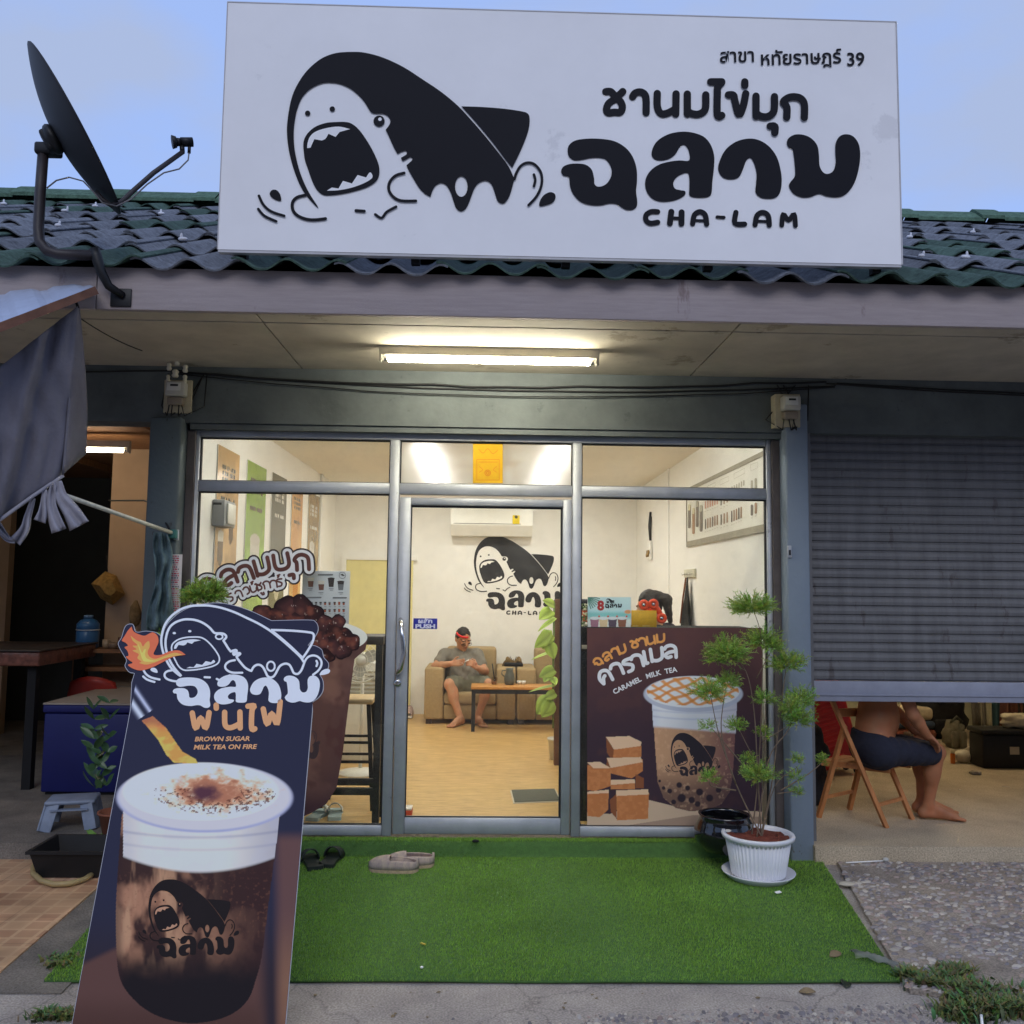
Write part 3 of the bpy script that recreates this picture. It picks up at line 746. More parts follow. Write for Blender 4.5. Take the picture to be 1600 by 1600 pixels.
# ================================================================== fluorescent lamps
def tube_lamp(name, label, cat_, p0, p1, m, top, group=None):
    """horizontal batten from p0 to p1 (tube axis), its spine up to height top"""
    p0, p1 = V(p0), V(p1); d = (p1-p0).normalized(); n = d.cross(V((0,0,1)))
    t = thing(name, label, cat_, ((p0+p1)/2)[:], group)
    MB().bar(p0-d*.02+V((0,0,.045)), p1+d*.02+V((0,0,.045)), (top-p0.z-.045)*2-.001 if 0 else .036, .05, (0,0,1)).build('housing', mat('lamp_housing', S(196,190,176), .5, .1), t)
    for e, s_ in ((p0,-1), (p1,1)):
        c = e+d*s_*.012; MB().obox((c.x, c.y, c.z+.012), (.014,.04,.06) if abs(d.x) > .5 else (.04,.014,.06), Matrix.Identity(3)).build('lamp_holder', MATS['lamp_housing'], t)
    MB().tube([p0, p0+d*.03], .012, 10).build('tube_cap', M_chrome, t); MB().tube([p1-d*.03, p1], .012, 10).build('tube_cap', M_chrome, t)
    MB().tube([p0+d*.031, p1-d*.031], .0155, 12).build('tube', m, t)
    return t
zl = ZS-.07
yl = at(760,541,Z=ZS).y+.03
pl0 = at(598,556,Y=yl); pl1 = at(930,567,Y=yl)
tube_lamp('fluorescent_lamp', 'lit white fluorescent tube lamp mounted under the eaves above the shop door', 'lamp', (pl0.x,yl,zl), (pl1.x,yl,zl), M_lamp, ZS)
pw = at(200,685,Y=6.6)
tube_lamp('fluorescent_lamp', 'lit warm fluorescent tube in the dim room left of the shop, below brown ceiling boards', 'lamp', (pw.x-1.18,6.6,2.49), (pw.x,6.6,2.49), M_lampw, 2.56)
for xx, sd_ in ((-.8,'left'), (.8,'right')):
    tube_lamp('ceiling_lamp', 'fluorescent tube on the shop ceiling just behind the '+sd_+' end of the glass front', 'lamp', (xx-.58,5.85,2.595), (xx+.58,5.85,2.595), M_lampin, 2.66, 'tube lamps on the shop ceiling')
M_led = lamp_mat('ceiling_led', (1, .98, .94), 38)
for k, yy in enumerate((7.35, 8.3, 9.25)):
    for xx, sd_ in ((-.51,'left'), (.58,'right')):
        t_ = thing('downlight', 'round ceiling lamp, '+('nearest','middle','farthest')[k]+' of the '+sd_+' row behind the dusty pane', 'lamp', (xx,yy,2.66), 'round lamps on the shop ceiling')
        MB().lathe([(.125,0),(.125,-.03),(.105,-.034),(.103,-.02)], (xx,yy,2.659), 28).build('rim', M_white, t_); MB().lathe([(.1,-.022),(.06,-.036),(0,-.04)], (xx,yy,2.659), 24).build('diffuser', M_led, t_)
tube_lamp('ceiling_lamp', 'fluorescent tube on the ceiling of the room behind the half open shutter', 'lamp', (3.2,7.6,2.615), (4.38,7.6,2.615), M_lampr, 2.68)

# unseen houses across the street, added to block low sky light and darken reflections
t_ = thing('unseen_row_house', 'dark row of two storey houses across the street, unseen, added to shade the eaves', 'house', (0,-13,0))
MB().box((-34,-20,0), (34,-13,6.2)).build('wall', mat('unseen_house_wall', S(120,116,110), .9, .2, .6), t_)
MB().poly3([(-34.5,-12.4,6.2),(-34.5,-20.4,6.2),(-34.5,-16.5,8)], (69,0,0)).build('roof', mat('unseen_house_roof', S(110,70,60), .9, .2, 1), t_)
for k in range(9):
    for z_ in (.9, 3.7): MB().box((-31+7*k,-12.99,z_), (-29.2+7*k,-12.93,z_+1.4)).build('window', M_aludark, t_)
# ================================================================== cables along the beam
def sag(p, q, s, n=14, j=.0):
    p, q = V(p), V(q); return [p.lerp(q, i/n)+V((0, random.uniform(-j,j), -4*s*(i/n)*(1-i/n)+random.uniform(-j,j))) for i in range(n+1)]
yb = BY-.012
def cable(pts, r, label, group='cables along the beam under the eaves'):
    o = MB().tube(pts, r, 6).build('cable', M_cable); tag(o, label, 'cable', group); return o
cable(sag((-5.5,yb,ZS-.03), (-1.8,yb,ZS-.03), .03, j=.003)+sag((-1.78,yb,ZS-.035), (2.05,yb,ZS-.05), .07, j=.003)+sag((2.07,yb,ZS-.03), (6.8,yb,ZS-.06), .05, j=.003), .005, 'topmost black cable running the whole length of the beam')
cable(sag((-1.8,yb-.012,ZS-.055), (2.05,yb-.012,ZS-.06), .09, j=.004), .0035, 'thin black cable sagging lowest along the beam between the two electricity meters')
cable(sag((-1.8,yb-.006,ZS-.04), (2.0,yb-.006,ZS-.02), .06, 18, .006), .006, 'thick kinked black cable bundle between the two electricity meters')
cable(sag((2.0,yb-.01,ZS-.04), (6.8,yb-.01,ZS-.12), .04, j=.004), .0045, 'lower black cable along the beam above the roller shutter')
jb = at(1312,580,Y=BY-.03)
MBj = MB().rbox((jb.x-.035,BY-.05,jb.z-.03), (jb.x+.02,BY-.001,jb.z+.035), .006).tube([(jb.x-.01,BY-.04,jb.z+.03), (jb.x+.03,BY-.02,jb.z+.06), (jb.x+.045,BY-.01,ZS-.003)], .006, 6)
tag(MBj.build('cable_clamp', M_cable), 'small black cable clamp at the top of the beam right of the right electricity meter', 'cable clamp')

# ================================================================== sign
SY = 4.03
p = [at(356,3,Y=SY), at(1401,36,Y=SY), at(1407,415,Y=SY), at(341,388,Y=SY)]
sx0, sx1 = (p[0].x+p[3].x)/2, (p[1].x+p[2].x)/2; sz0, sz1 = (p[2].z+p[3].z)/2, (p[0].z+p[1].z)/2
SG = thing('shop_sign', 'big white rectangular shop sign above the eaves with black shark emblem and lettering', 'sign', ((sx0+sx1)/2, SY, sz0))
M_vinyl = mat('sign_vinyl', S(244,242,242), .6, .05, 1.1, .25, 2.2, spec=.2, detail=6, spots=[((*S(170,168,172),.22), 2.2, .63, (1,1,1)), ((*S(120,116,116),.5), 30, .745, (1,1,1))])
M_ink = mat('sign_ink', S(20,20,28), .6, .08, 3, spec=.15)
nx, nz_ = 60, 24
P = [[(sx0+(sx1-sx0)*j/nx, SY-.0015*math.sin(9*j/nx+5*i/nz_)*math.sin(math.pi*i/nz_)*math.sin(math.pi*j/nx), sz0+(sz1-sz0)*i/nz_) for j in range(nx+1)] for i in range(nz_+1)]
part(MB().grid(P), 'panel', M_vinyl, SG)
ed = MB(); e = .035
ed.box((sx0-.004,SY-.003,sz0), (sx0-.0005,SY+e,sz1)).box((sx1+.0005,SY-.003,sz0), (sx1+.006,SY+e,sz1)).box((sx0-.004,SY-.002,sz1+.0005), (sx1+.006,SY+e,sz1+.005)).box((sx0,SY+.002,sz0-.012), (sx1,SY+e,sz0-.0005))
part(ed, 'frame', mat('sign_edge', S(190,188,190), .5, .1), SG)
bk = MB()
bk.box((sx0,SY+e+.001,sz0), (sx1,SY+e+.006,sz1))
for x in (sx0+.1, sx0+.9, 0.35, sx1-.9, sx1-.1): bk.bar((x,SY+.06,sz0-.03), (x,SY+.06,sz1), .04, .04); bk.bar((x,SY+.06,sz1-.1), (x,SY+1.3,sz0+.62), .03, .03)
part(bk, 'support_frame', M_blackm, SG)
ANG = Matrix.Identity(3)
art = Art(lambda u, v: at(u, v, Y=SY-.0035), (0,-1,0))
z1 = lambda P: [(340+p[0]/2.857, p[1]/2.857)+tuple(p[2:]) for p in P]
z2 = lambda P: [(840+p[0]/2.6667, 40+p[1]/2.6667)+tuple(p[2:]) for p in P]
z3 = lambda P: [(920+p[0]/3.478, 60+p[1]/3.478)+tuple(p[2:]) for p in P]
SHARK = {
 'body': z1([(450,932,1),(420,902),(385,858),(360,810),(335,740),(318,670),(310,600),(312,540),(325,460),(345,400),(380,340),(420,295),(470,258),(530,237),(600,232),(660,236),(740,258),(830,300),(920,358),(1000,412),(1075,475),(1140,545),(1200,615),(1260,690),(1300,745),(1325,800,1),(1305,870),(1285,903),(1268,909),(1250,898),(1240,870),(1228,835),(1215,815),(1195,807),(1170,815),(1150,835),(1135,870),(1120,910),(1105,935),(1085,944),(1065,930),(1052,895),(1042,865),(1030,840),(1015,823),(995,818),(975,828),(960,850),(950,880,1),(925,865),(900,840),(875,800),(855,765),(843,738,1),(866,718),(870,708),(860,702),(842,712),(826,721,1),(818,705,1),(842,690),(845,680),(838,673),(822,678),(803,688,1),(785,655),(765,610),(750,580,1),(765,560),(771,545),(768,530),(755,515),(735,508),(710,508),(690,505),(678,492),(655,455),(625,422),(590,395),(550,377),(510,370),(475,371),(440,383),(405,405),(375,440),(355,490),(345,540),(340,590),(342,650),(352,710),(370,775),(395,835),(420,880),(445,918)]),
 'hole': z1(circ(1088,833,28,46)),
 'fin': z1([(1088,475,1),(1180,478),(1280,486),(1360,498),(1385,508),(1393,530),(1390,570),(1375,620),(1345,690),(1315,750,1),(1290,720),(1230,640),(1160,555)]),
 'drop': z1([(1437,920),(1440,895),(1458,870),(1485,858),(1505,866),(1508,885),(1495,905),(1465,917)]),
 'drop2': z1([(283,897),(260,893),(238,878),(233,862),(245,848),(265,850),(280,870)]),
 'mouth': z1([(385,680),(383,640),(395,605),(430,570),(480,550),(530,545),(580,546),(610,560),(640,590),(680,650),(710,710),(722,750),(720,785),(705,812),(670,835),(620,852),(560,866),(500,873),(470,870),(445,850),(425,815),(405,760),(390,715)]),
 'teeth1': z1([(400,662,1),(402,640),(412,612),(435,590),(480,574),(540,566),(592,577,1),(545,590,1),(527,612,1),(495,598,1),(482,620),(465,628,1),(432,622,1),(415,660,1)]),
 'teeth2': z1([(488,852,1),(510,838,1),(540,842,1),(560,808,1),(600,820,1),(625,782,1),(663,793,1),(680,770),(692,785),(685,800),(650,820),(600,838),(540,850)]),
 'eye': z1(circ(721,541,25)), 'glint': z1(circ(725,533,8)), 'n1': z1(circ(402,506,12)), 'n2': z1(circ(512,487,12)),
 'lines': [(z1(a), b/2.857) for a, b in (([(1325,800),(1335,770),(1355,740),(1385,727),(1415,735),(1440,765),(1448,800),(1442,840),(1422,880),(1388,917)],12),([(1412,780),(1418,805),(1412,832)],12),
   ([(392,872),(355,882),(335,905),(337,940),(360,965),(400,980),(440,982),(482,977)],14),([(833,773),(795,785),(768,815),(765,850),(785,880),(820,897),(885,898)],13),([(618,941),(655,944)],14),([(704,958),(732,974),(752,950),(772,937),(797,924)],12),
   ([(185,875),(205,915),(240,945),(298,965)],12),([(182,934),(210,965),(262,989)],12))],
}
LET = [z2(a) for a in (
 [(125,525),(130,500),(155,480),(200,472),(260,472),(320,482),(365,508),(395,545),(412,595),(414,650),(410,690),(415,730),(412,755),(395,768),(370,768),(350,758),(330,745),(300,742),(260,750),(220,748),(180,735),(150,705),(135,670),(130,632),(108,626),(98,610),(105,590),(130,578),(165,575),(200,580),(225,600),(235,635),(237,660),(250,671),(275,667),(295,650),(308,620),(305,590),(285,560),(255,552),(220,553),(190,559),(155,562),(132,548)],
 [(475,540),(480,510),(500,480),(540,455),(590,443),(640,445),(690,462),(720,495),(735,540),(735,590),(728,650),(725,695),(715,712),(690,718),(650,716),(632,706),(632,680),(632,640),(626,616),(605,618),(580,632),(565,655),(572,679),(595,686),(614,690),(614,705),(590,722),(550,733),(505,733),(470,715),(450,680),(450,640),(470,605),(505,580),(545,568),(590,562),(631,562),(630,525),(618,503),(605,498),(590,510),(575,535),(550,555),(515,563),(488,558)],
 [(752,600),(760,560),(785,515),(825,485),(870,472),(915,475),(960,500),(995,545),(1012,600),(1017,650),(1010,695),(990,718),(955,722),(925,715),(908,695),(910,660),(912,620),(905,585),(893,558),(882,552),(868,565),(855,600),(838,632),(805,642),(770,632)],
 [(1038,490),(1045,470),(1070,455),(1105,455),(1140,470),(1165,500),(1172,540),(1175,585),(1190,612),(1210,618),(1232,605),(1242,570),(1240,530),(1242,490),(1258,462),(1285,453),(1315,462),(1338,495),(1344,545),(1335,610),(1315,665),(1285,702),(1250,716),(1205,712),(1172,702),(1135,715),(1100,716),(1065,700),(1047,670),(1055,650),(1072,625),(1070,570),(1065,530),(1060,514),(1045,508)])]
LATIN = [(z2(a), b/2.6667) for a, b in (([(500,776),(472,776),(452,790),(452,812),(470,824),(500,820)],22),([(557,776),(551,824)],25),([(600,778),(599,826)],25),([(554,802),(598,804)],14),
  ([(646,826),(653,790),(676,776),(698,790),(704,828)],22),([(652,812),(700,814)],12),([(748,798),(776,800)],14),([(826,779),(822,824),(862,828)],22),([(906,830),(914,792),(938,779),(960,793),(965,832)],22),([(912,815),(960,817)],12),([(1017,832),(1023,786),(1045,812),(1068,786),(1074,834)],20))]
def draw_shark(art, mb, f=lambda P: P, ink=0, paper=1, scale=1.0, h0=1.0):
    """solid shark emblem; f transforms 2D points"""
    sm = lambda k: f(cat(SHARK[k], True, 4))
    art.fill(mb, [sm('body'), f(SHARK['hole'])], h0, ink)
    for k in ('fin', 'drop', 'drop2', 'mouth'): art.fill(mb, [sm(k)], h0, ink)
    for k in ('teeth1', 'teeth2'): art.fill(mb, [sm(k)], h0+.8, paper)
    art.fill(mb, [f(SHARK['eye'])], h0, ink); art.fill(mb, [f(SHARK['glint'])], h0+.8, paper)
    for k in ('n1', 'n2'): art.fill(mb, [f(SHARK[k])], h0, ink)
    for i, (P, w_) in enumerate(SHARK['lines']): art.stroke(mb, f(P), w_*scale, h0+.9+.1*i, ink, 4)
def draw_word(art, mb, f=lambda P: P, ink=0, h0=1.0):
    for P in LET: art.fill(mb, [f(cat(P, True, 4))], h0, ink)
mb = MB(); draw_shark(art, mb); part(mb, 'shark_emblem', [M_ink, M_vinyl], SG)
mb = MB(); draw_word(art, mb)
for i, (P, w_) in enumerate(LATIN): art.stroke(mb, P, w_, 1+.08*i, 0, 4)
part(mb, 'shop_name', M_ink, SG)
mb = MB()
W3 = 40/3.478
def st(P, w_=W3, h=1.0): art.stroke(mb, z3(P), w_, h, 0, 5)
for i, P in enumerate([[(92,290),(118,290),(138,310)],[(150,328),(110,352),(96,385),(105,405),(138,402),(170,402),(182,375),(172,345),(150,325)],[(142,322),(165,308),(184,290)],
   [(238,318),(252,298),(280,292),(303,305),(311,335),(311,405)],[(372,300),(372,370),(390,408),(425,408),(470,385)],[(474,302),(472,412)],[(535,303),(535,412)],[(536,395),(560,410),(600,412),(632,385),(635,308)],
   [(662,237),(722,237)],[(722,240),(700,268),(698,300)],[(698,290),(698,418),(722,420)],[(758,308),(785,310),(793,340),(815,415),(838,370),(852,302)],[(847,237),(847,258)],[(908,315),(908,425)],[(910,408),(935,425),(975,425),(1005,395),(1008,318)],[(985,478),(1010,480),(1010,514)],
   [(1075,430),(1075,375),(1056,348),(1082,325),(1115,319),(1150,328),(1170,360),(1170,432)]]): st(P, h=1+.1*i)
part(mb, 'product_lettering', M_ink, SG); mb = MB()
art_text(art, mb, 'สาขา', 1152, 97, 29, R_(1.6), 1, 0, .018); part(mb, 'branch_lettering', M_ink, SG); mb = MB()
art_text(art, mb, 'หทัยราษฎร์', 1251, 100, 29, R_(1.6), 1, 0, .018); part(mb, 'branch_lettering', M_ink, SG); mb = MB()
art_text(art, mb, '39', 1337, 102.5, 29, R_(1.6), 1, 0, .018)
part(mb, 'branch_lettering', M_ink, SG)
# ================================================================== turf mat
def turf():
    t = thing('turf_mat', 'bright green artificial grass mat in front of the shop door, folding over the doorstep', 'turf mat', (0,3.6,0))
    fl, fr_ = at(78,1526,Z=0), at(1411,1538,Z=0)
    def edge(y):
        k = (y-fl.y)/(5.26-fl.y); return fl.x+k*(-1.86-fl.x), fr_.x+k*(1.93-fr_.x)
    def zy(y): return .010+.078*float(ss(5.15, 5.205, np.array(y)))
    ys = list(np.linspace(min(fl.y, fr_.y), 5.1, 10))+list(np.linspace(5.12, 5.262, 12)); P = []; Q = []
    for y in ys:
        a, b = edge(y); row = []
        for i in range(25):
            x = a+(b-a)*i/24
            if 5.13 < y < 5.3 and x > 1.73: y_ = y
            row.append((x, y-.004*math.sin(x*2.1)-.006*(i/24-.5), zy(y)+.002*math.sin(7*x+y)))
        P.append(row)
    MB().grid(P).build('backing', mat('turf_backing', S(70,104,50), .9, .2, 40), t, solid=.008)
    rs = np.random.RandomState(5); N = 230000
    y = np.where(rs.rand(N) < .10, rs.uniform(5.13, 5.262, N), rs.uniform(3.585, 5.262, N)); k = (y-fl.y)/(5.26-fl.y); x0 = fl.x+k*(-1.86-fl.x); x1 = fr_.x+k*(1.93-fr_.x); x = x0+(x1-x0)*rs.rand(N)
    y = np.maximum(y, 3.59+.0*x)
    x = x+np.where(rs.rand(N) < .02, rs.normal(0,.012,N), 0); y = y-np.where((y < 3.61) & (rs.rand(N) < .5), rs.uniform(0,.012,N), 0)
    keep = ~((x > 1.73) & (y > 5.125)) & ~((x < -1.755) & (y > 5.135)); x, y = x[keep], y[keep]; N = len(x)
    z = .013+.078*ss(5.15, 5.205, y); sl_ = (.078*(ss(5.15, 5.205, y+.004)-ss(5.15, 5.205, y-.004))/.008)
    nrm = np.stack([0*x, -sl_, np.ones(N)], 1); nrm /= np.linalg.norm(nrm, axis=1)[:, None]
    an = rs.uniform(0, 2*np.pi, N); lean = rs.uniform(.15, .75, N); hgt = rs.uniform(.006, .015, N)
    d = nrm+np.stack([np.cos(an)*lean, np.sin(an)*lean, 0*x], 1); d /= np.linalg.norm(d, axis=1)[:, None]
    side = np.stack([-np.sin(an+1), np.cos(an+1), 0*x], 1)*.0014
    b = np.stack([x, y-.0, z], 1); vs = np.stack([b-side, b+side, b+d*hgt[:, None]], 1).reshape(-1, 3)
    vs -= np.array([0, 3.6, 0])
    pat = .65*noise2(x*10, y*10, 3.5, 9)+.35*noise2(x*40, y*40, 6, 2); wear = ss(.56,.78,noise2(x*7+3, y*10, 5, 21))
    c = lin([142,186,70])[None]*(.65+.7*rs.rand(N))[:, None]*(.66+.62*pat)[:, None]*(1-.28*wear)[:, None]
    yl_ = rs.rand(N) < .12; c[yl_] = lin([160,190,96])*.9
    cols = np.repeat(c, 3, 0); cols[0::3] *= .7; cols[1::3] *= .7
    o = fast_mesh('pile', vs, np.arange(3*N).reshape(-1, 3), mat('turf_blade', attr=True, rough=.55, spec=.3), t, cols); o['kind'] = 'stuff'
    MB().box((fl.x,fl.y-.012,.0015), (fr_.x,fl.y-.002,.007)).build('rubber_edge', M_blackm, t)
turf()

# ================================================================== painted colours (printed artwork)
K1 = .86/lin([176,186,226])      # print shown at this display white -> albedo
K2 = .86/lin([164,170,188])
def dc(c, K=K1): return tuple(np.clip(lin(c)*K, 0, .9))
def fitw(body, size, bold, shear, w):
    vs, _ = text2d(body, size, bold*size, shear); xs_ = [p[0] for p in vs]; return w/(max(xs_)-min(xs_))
def cup_logo(art, mb, ox, oy, sx, sy, ink=0, paper=1, h=1.2):
    """shark plus word under it, as printed on a cup; (ox, oy) = top left of the shark"""
    f = lambda P: [(ox+(p[0]-448.5)*sx, oy+(p[1]-81)*sy) for p in P]
    draw_shark(art, mb, f, ink, paper, sx, h)
    g_ = lambda P: [(ox+18*sx/.33+(p[0]-876.7)*sx*.76, oy+(85)*sy/.33+(p[1]-206)*sy*.78) for p in P]
    draw_word(art, mb, g_, ink, h)

# ================================================================== standee
def standee():
    t = thing('promotional_standee', 'tall leaning advertising standee with fire breathing shark on top and brown sugar milk tea cup', 'standee', at(300,1660,Z=0)[:])
    P0 = at(300,1662,Z=.01); psi = R_(3.5)
    r = V((math.cos(psi), math.sin(psi), 0)); upv = V((0, math.sin(R_(23.5)), math.cos(R_(23.5)))); upv = (upv-r*upv.dot(r)).normalized(); n = r.cross(upv)
    if n.y > 0: n = -n
    f = lambda u, v: at(u, v, plane=(P0, n)); art = Art(f, n)
    zs = lambda P: [(180+p[0]/4.706, 930+p[1]/4.706)+tuple(p[2:]) for p in P]
    LE = lambda v: 205-(v-1100)*.186; RE = lambda v: 490-(v-1095)*.0855
    VB = 1662
    out = zs([(120,640,1),(140,575,1),(100,565),(70,520),(82,480),(60,440),(20,360),(45,310),(75,225),(130,212),(155,268),(225,262),(300,272),(345,305,1),(370,230),(430,160),(520,100),(640,65),(760,55),(880,75),(1000,115),(1150,185,1),(1420,180),(1475,195),(1495,240),(1480,290),(1420,370,1),(1470,370),(1520,400),(1535,455),(1570,500),(1560,550),(1505,580,1),(1530,630),(1530,700),(1500,750),(1450,788,1)])
    pts = [tuple(p) for p in cat([p for p in out], False, 4)]
    pts = pts+[(RE(1110), 1110), (RE(VB), VB), (LE(VB), VB), (LE(1110), 1110)]
    navy = mat('standee_navy_print', dc((33,36,66)), .6, .03, 2, spec=.15)
    MB().poly3([f(*p) for p in pts], -n*.006).build('panel', mat('standee_board', S(190,190,196), .5, .05), t)
    C = np.mean(np.array(pts), 0)
    # navy face, a hair inside the cut edge
    ins = []
    for i, p in enumerate(pts):
        a, b = np.array(pts[i-1]), np.array(pts[(i+1) % len(pts)]); d = b-a; d = d/(np.linalg.norm(d)+1e-9); nn = np.array([-d[1], d[0]])
        ins.append(np.array(p)+nn*.9)
    mb = MB(); art.fill(mb, [ins], .6); mb.build('background_print', navy, t)
    # painted picture below the head
    Z6 = lambda P: [(100+p[0]*.4627, 860+p[1]*.4625) for p in P]
    def pic(u, v):
        x = (u-100)/.4627; y = (v-860)/.4625
        p = Paint(x, y, (33,36,66))
        p.over(ss(1150, 1500, y), (38,32,48))
        n1 = noise2(x, y, 60, 1, 4); n2 = noise2(x, y, 9, 2, 3); n3 = noise2(x*1.0, y*.25, 40, 5, 4)
        # table, lit right and lower left
        m = ss(940, 990, y+.0*x)*ss(690, 740, x-.02*(y-900))
        p.over(m, (84,62,72)); p.over(m*ss(1180, 1520, y), (112,84,78)); p.over(m*ss(1450,1600,y)*n1, (92,66,62))
        m = ss(-14, 14, (y-1400)+.48*(x-60))*(1-ss(640, 700, x)); p.over(m, (78,56,62)); p.over(m*ss(1480,1600,y), (66,46,50))
        # drink
        body = [(196,890),(730,890),(712,1030),(690,1200),(668,1370),(648,1450),(620,1520),(560,1570),(470,1595),(380,1592),(290,1560),(220,1500),(185,1430),(176,1300),(178,1150)]
        B_ = inpoly(x, y, [tuple(q_) for q_ in cat([(q_[0],q_[1],1) if i_ < 3 else q_ for i_, q_ in enumerate(body)], True, 5)]).astype(float)
        p.over(B_, (48,32,37)); 
        sw = noise2(x+40*n1, y*.6, 70, 7, 4)
        p.over(B_*ss(.45, .75, sw)*(1-ss(1330, 1480, y))*(1-ss(420, 640, x)*.7), (142,106,98))
        p.over(B_*ss(.5, .7, n3)*(1-ss(1300,1450,y))*ss(1000,1100,y)*(1-ss(300,560,x)), (154,122,112))
        p.over(B_*ss(430, 700, x)*.75, (44,26,34)); p.over(B_*ss(1320, 1470, y+90*(n1-.5)), (20,16,26)); p.over(B_*(1-ss(180, 210, x))*.6, (40,26,36))
        p.over(B_*ss(.6,.75,n2)*ss(1050,1150,y)*(1-ss(1250,1350,y))*.3, (104,70,64))
        # milk foam body
        fb = (x > 200+(y-900)*.0-0) & (x < 728-(y-900)*.12) & (y > 830)
        low = 1028+58*(1-((x-460)/270)**2)*1.0
        F_ = fb*(1-ss(-6, 8, y-low)); 
        p.over(F_, (190,193,216)); p.over(F_*ss(520, 735, x)*.65, (130,132,172)); p.over(F_*(1-ss(200,290,x))*.45, (146,148,186)); p.over(F_*ss(.45,.7,n1)*.2, (160,168,214))
        for yy, a in ((948,.35), (990,.22)):
            arc = yy+22*(1-((x-460)/270)**2); p.over(F_*np.exp(-((y-arc)/5)**2)*a, (96,102,158))
        # lid rim and top
        p.ell(475,836,303,120,(142,150,208),.05); p.ell(475,832,299,116,(176,180,214),.06); p.ell(462,815,268,100,(196,200,222),.06)
        d = np.hypot((x-470)/262,(y-812)/98); p.over((1-ss(.75,1,d))*ss(.5,.8,noise2(x,y,26,3,3))*.35, (160,168,222))
        # burnt sugar
        d = np.hypot((x-510)/175,(y-815)/64); nb = noise2(x, y*1.6, 24, 8, 4)
        p.over((1-ss(.55, 1.15, d+1.3*(nb-.5)))*.9, (190,148,128)); p.over((1-ss(.35, .85, d+1.1*(nb-.5)))*.85, (146,92,82))
        d2 = np.hypot((x-475)/58,(y-822)/30); p.over((1-ss(.4,1.25,d2+.6*(nb-.5))), (74,44,66))
        sp = (noise2(x, y*1.5, 8, 12, 2) > .62)*(d < 1.18)*(d > .5)*(y > 805); p.over(sp*.85, (86,50,48))
        # torch and its flame
        fl_ = [(262,575),(300,560),(345,600),(372,640),(400,680),(445,705),(452,720),(372,718),(345,690),(318,640),(285,600)]
        m = inpoly(x, y, fl_).astype(float); p.over(m*.95, (214,140,84)); p.over(m*ss(.4,.65,noise2(x*.7+y*.5, y, 22, 4)), (218,164,96)); p.over(m*(1-ss(575,625,y))*.7, (120,70,80))
        def bar_(a, b, w0, w1):
            a = np.array(a, float); b = np.array(b, float); d_ = b-a; l = np.hypot(*d_); tt = ((x-a[0])*d_[0]+(y-a[1])*d_[1])/l; q = ((x-a[0])*d_[1]-(y-a[1])*d_[0])/l
            return (tt > 0)*(tt < l), q
        ok, q = bar_((215,468),(275,556),0,0); m = ok*(np.abs(q) < 34); p.over(m, (40,44,78)); 
        p.over(m*np.exp(-((q-20)/6)**2), (160,172,226)); p.over(m*np.exp(-((q+14)/9)**2), (176,190,238)); p.over(m*np.exp(-((q-2)/5)**2)*.6, (24,24,44))
        return np.clip(p.c*K1, 0, .9)
    v0, v1 = 1062, VB-1
    q = [(LE(v0)+1.2, v0), (RE(v0)-1.2, v0), (RE(v1)-1.2, v1), (LE(v1)+1.2, v1)]
    paint_patch('printed_drink', q, 330, 690, pic, f, n, M_print, t, .9)
    # emblem
    white = mat('standee_white_ink', dc((176,188,238)), .4, .02); ora = mat('standee_orange_ink', dc((196,132,100)), .4, .02); nv = navy
    A = lambda P: zs([(340+((340+0*0)+0 if 0 else (p[0]-340)*2.857-310)*1.035, 76+(p[1]*2.857-232)*.745) for p in P])
    mb = MB(); i = 0
    def cl(P, w_, n_=4):
        nonlocal i
        Q = [tuple(p) for p in cat(P, True, n_)]; Q = A(Q); art.stroke(mb, Q+[Q[0]], w_, 1.7+.04*i, 0, smooth=False, cap=False); i += 1
    for k in ('body', 'fin', 'mouth'): cl(SHARK[k], 3.6 if k != 'mouth' else 2.4)
    cl(SHARK['hole'], 3.0, 1); cl(SHARK['eye'], 2.6, 1)
    for k in ('teeth1', 'teeth2', 'drop', 'drop2'): art.fill(mb, [A(cat(SHARK[k], True, 4))], 1.9)
    for k in ('n1', 'n2'): art.fill(mb, [A(SHARK[k])], 1.9)
    for P, w_ in SHARK['lines']: i += 1; art.stroke(mb, A(P), 3.4, 2.0+.05*i, 0, 4)
    mb.build('shark_emblem', white, t)
    mb = MB()
    for P in LET: art.fill(mb, [zs([(425+((p[0]-840)*2.6667-98)*.867, 585+((p[1]-40)*2.6667-443)*.752) for p in cat(P, True, 4)])], 2.6)
    mb.build('shop_name', white, t)
    mb = MB(); sz = 118
    ch = [('พ',570,985,.02),('่',770,985,.05),('น',802,980,.02),('ไ',985,985,-.02),('ฟ',1095,955,.05)]
    zz = Art(lambda x, y: f(180+x/4.706, 930+y/4.706), n)
    for g, x, y, rr in ch:
        thai(zz, mb, [(g, x, y, rr)], sz, 40, 1.8 if g != '่' else 2.4)
    mb.build('product_lettering', ora, t)
    mb = MB()
    for s_, x, y, w_ in (('BROWN SUGAR',785,1073,405), ('MILK TEA ON FIRE',806,1132,468)): art_text(zz, mb, s_, x, y, 47, R_(.6), 1.8, 0, .03, .22, sx=fitw(s_,47,.03,.22,w_))
    mb.build('caption', ora, t)
    # fire breath
    mb = MB(); H = 3.2
    out_f = [(520,440,1),(470,408),(400,415),(340,440),(285,438),(300,395),(320,345),(312,300),(280,275),(250,285),(215,300),(165,285),(135,265),(122,232,1),(95,262),(72,300),(50,335),(75,350),(95,372),(70,385),(90,410),(100,445),(80,455),(105,480),(130,500),(95,515),(140,545),(200,555),(280,530),(350,495),(430,455)]
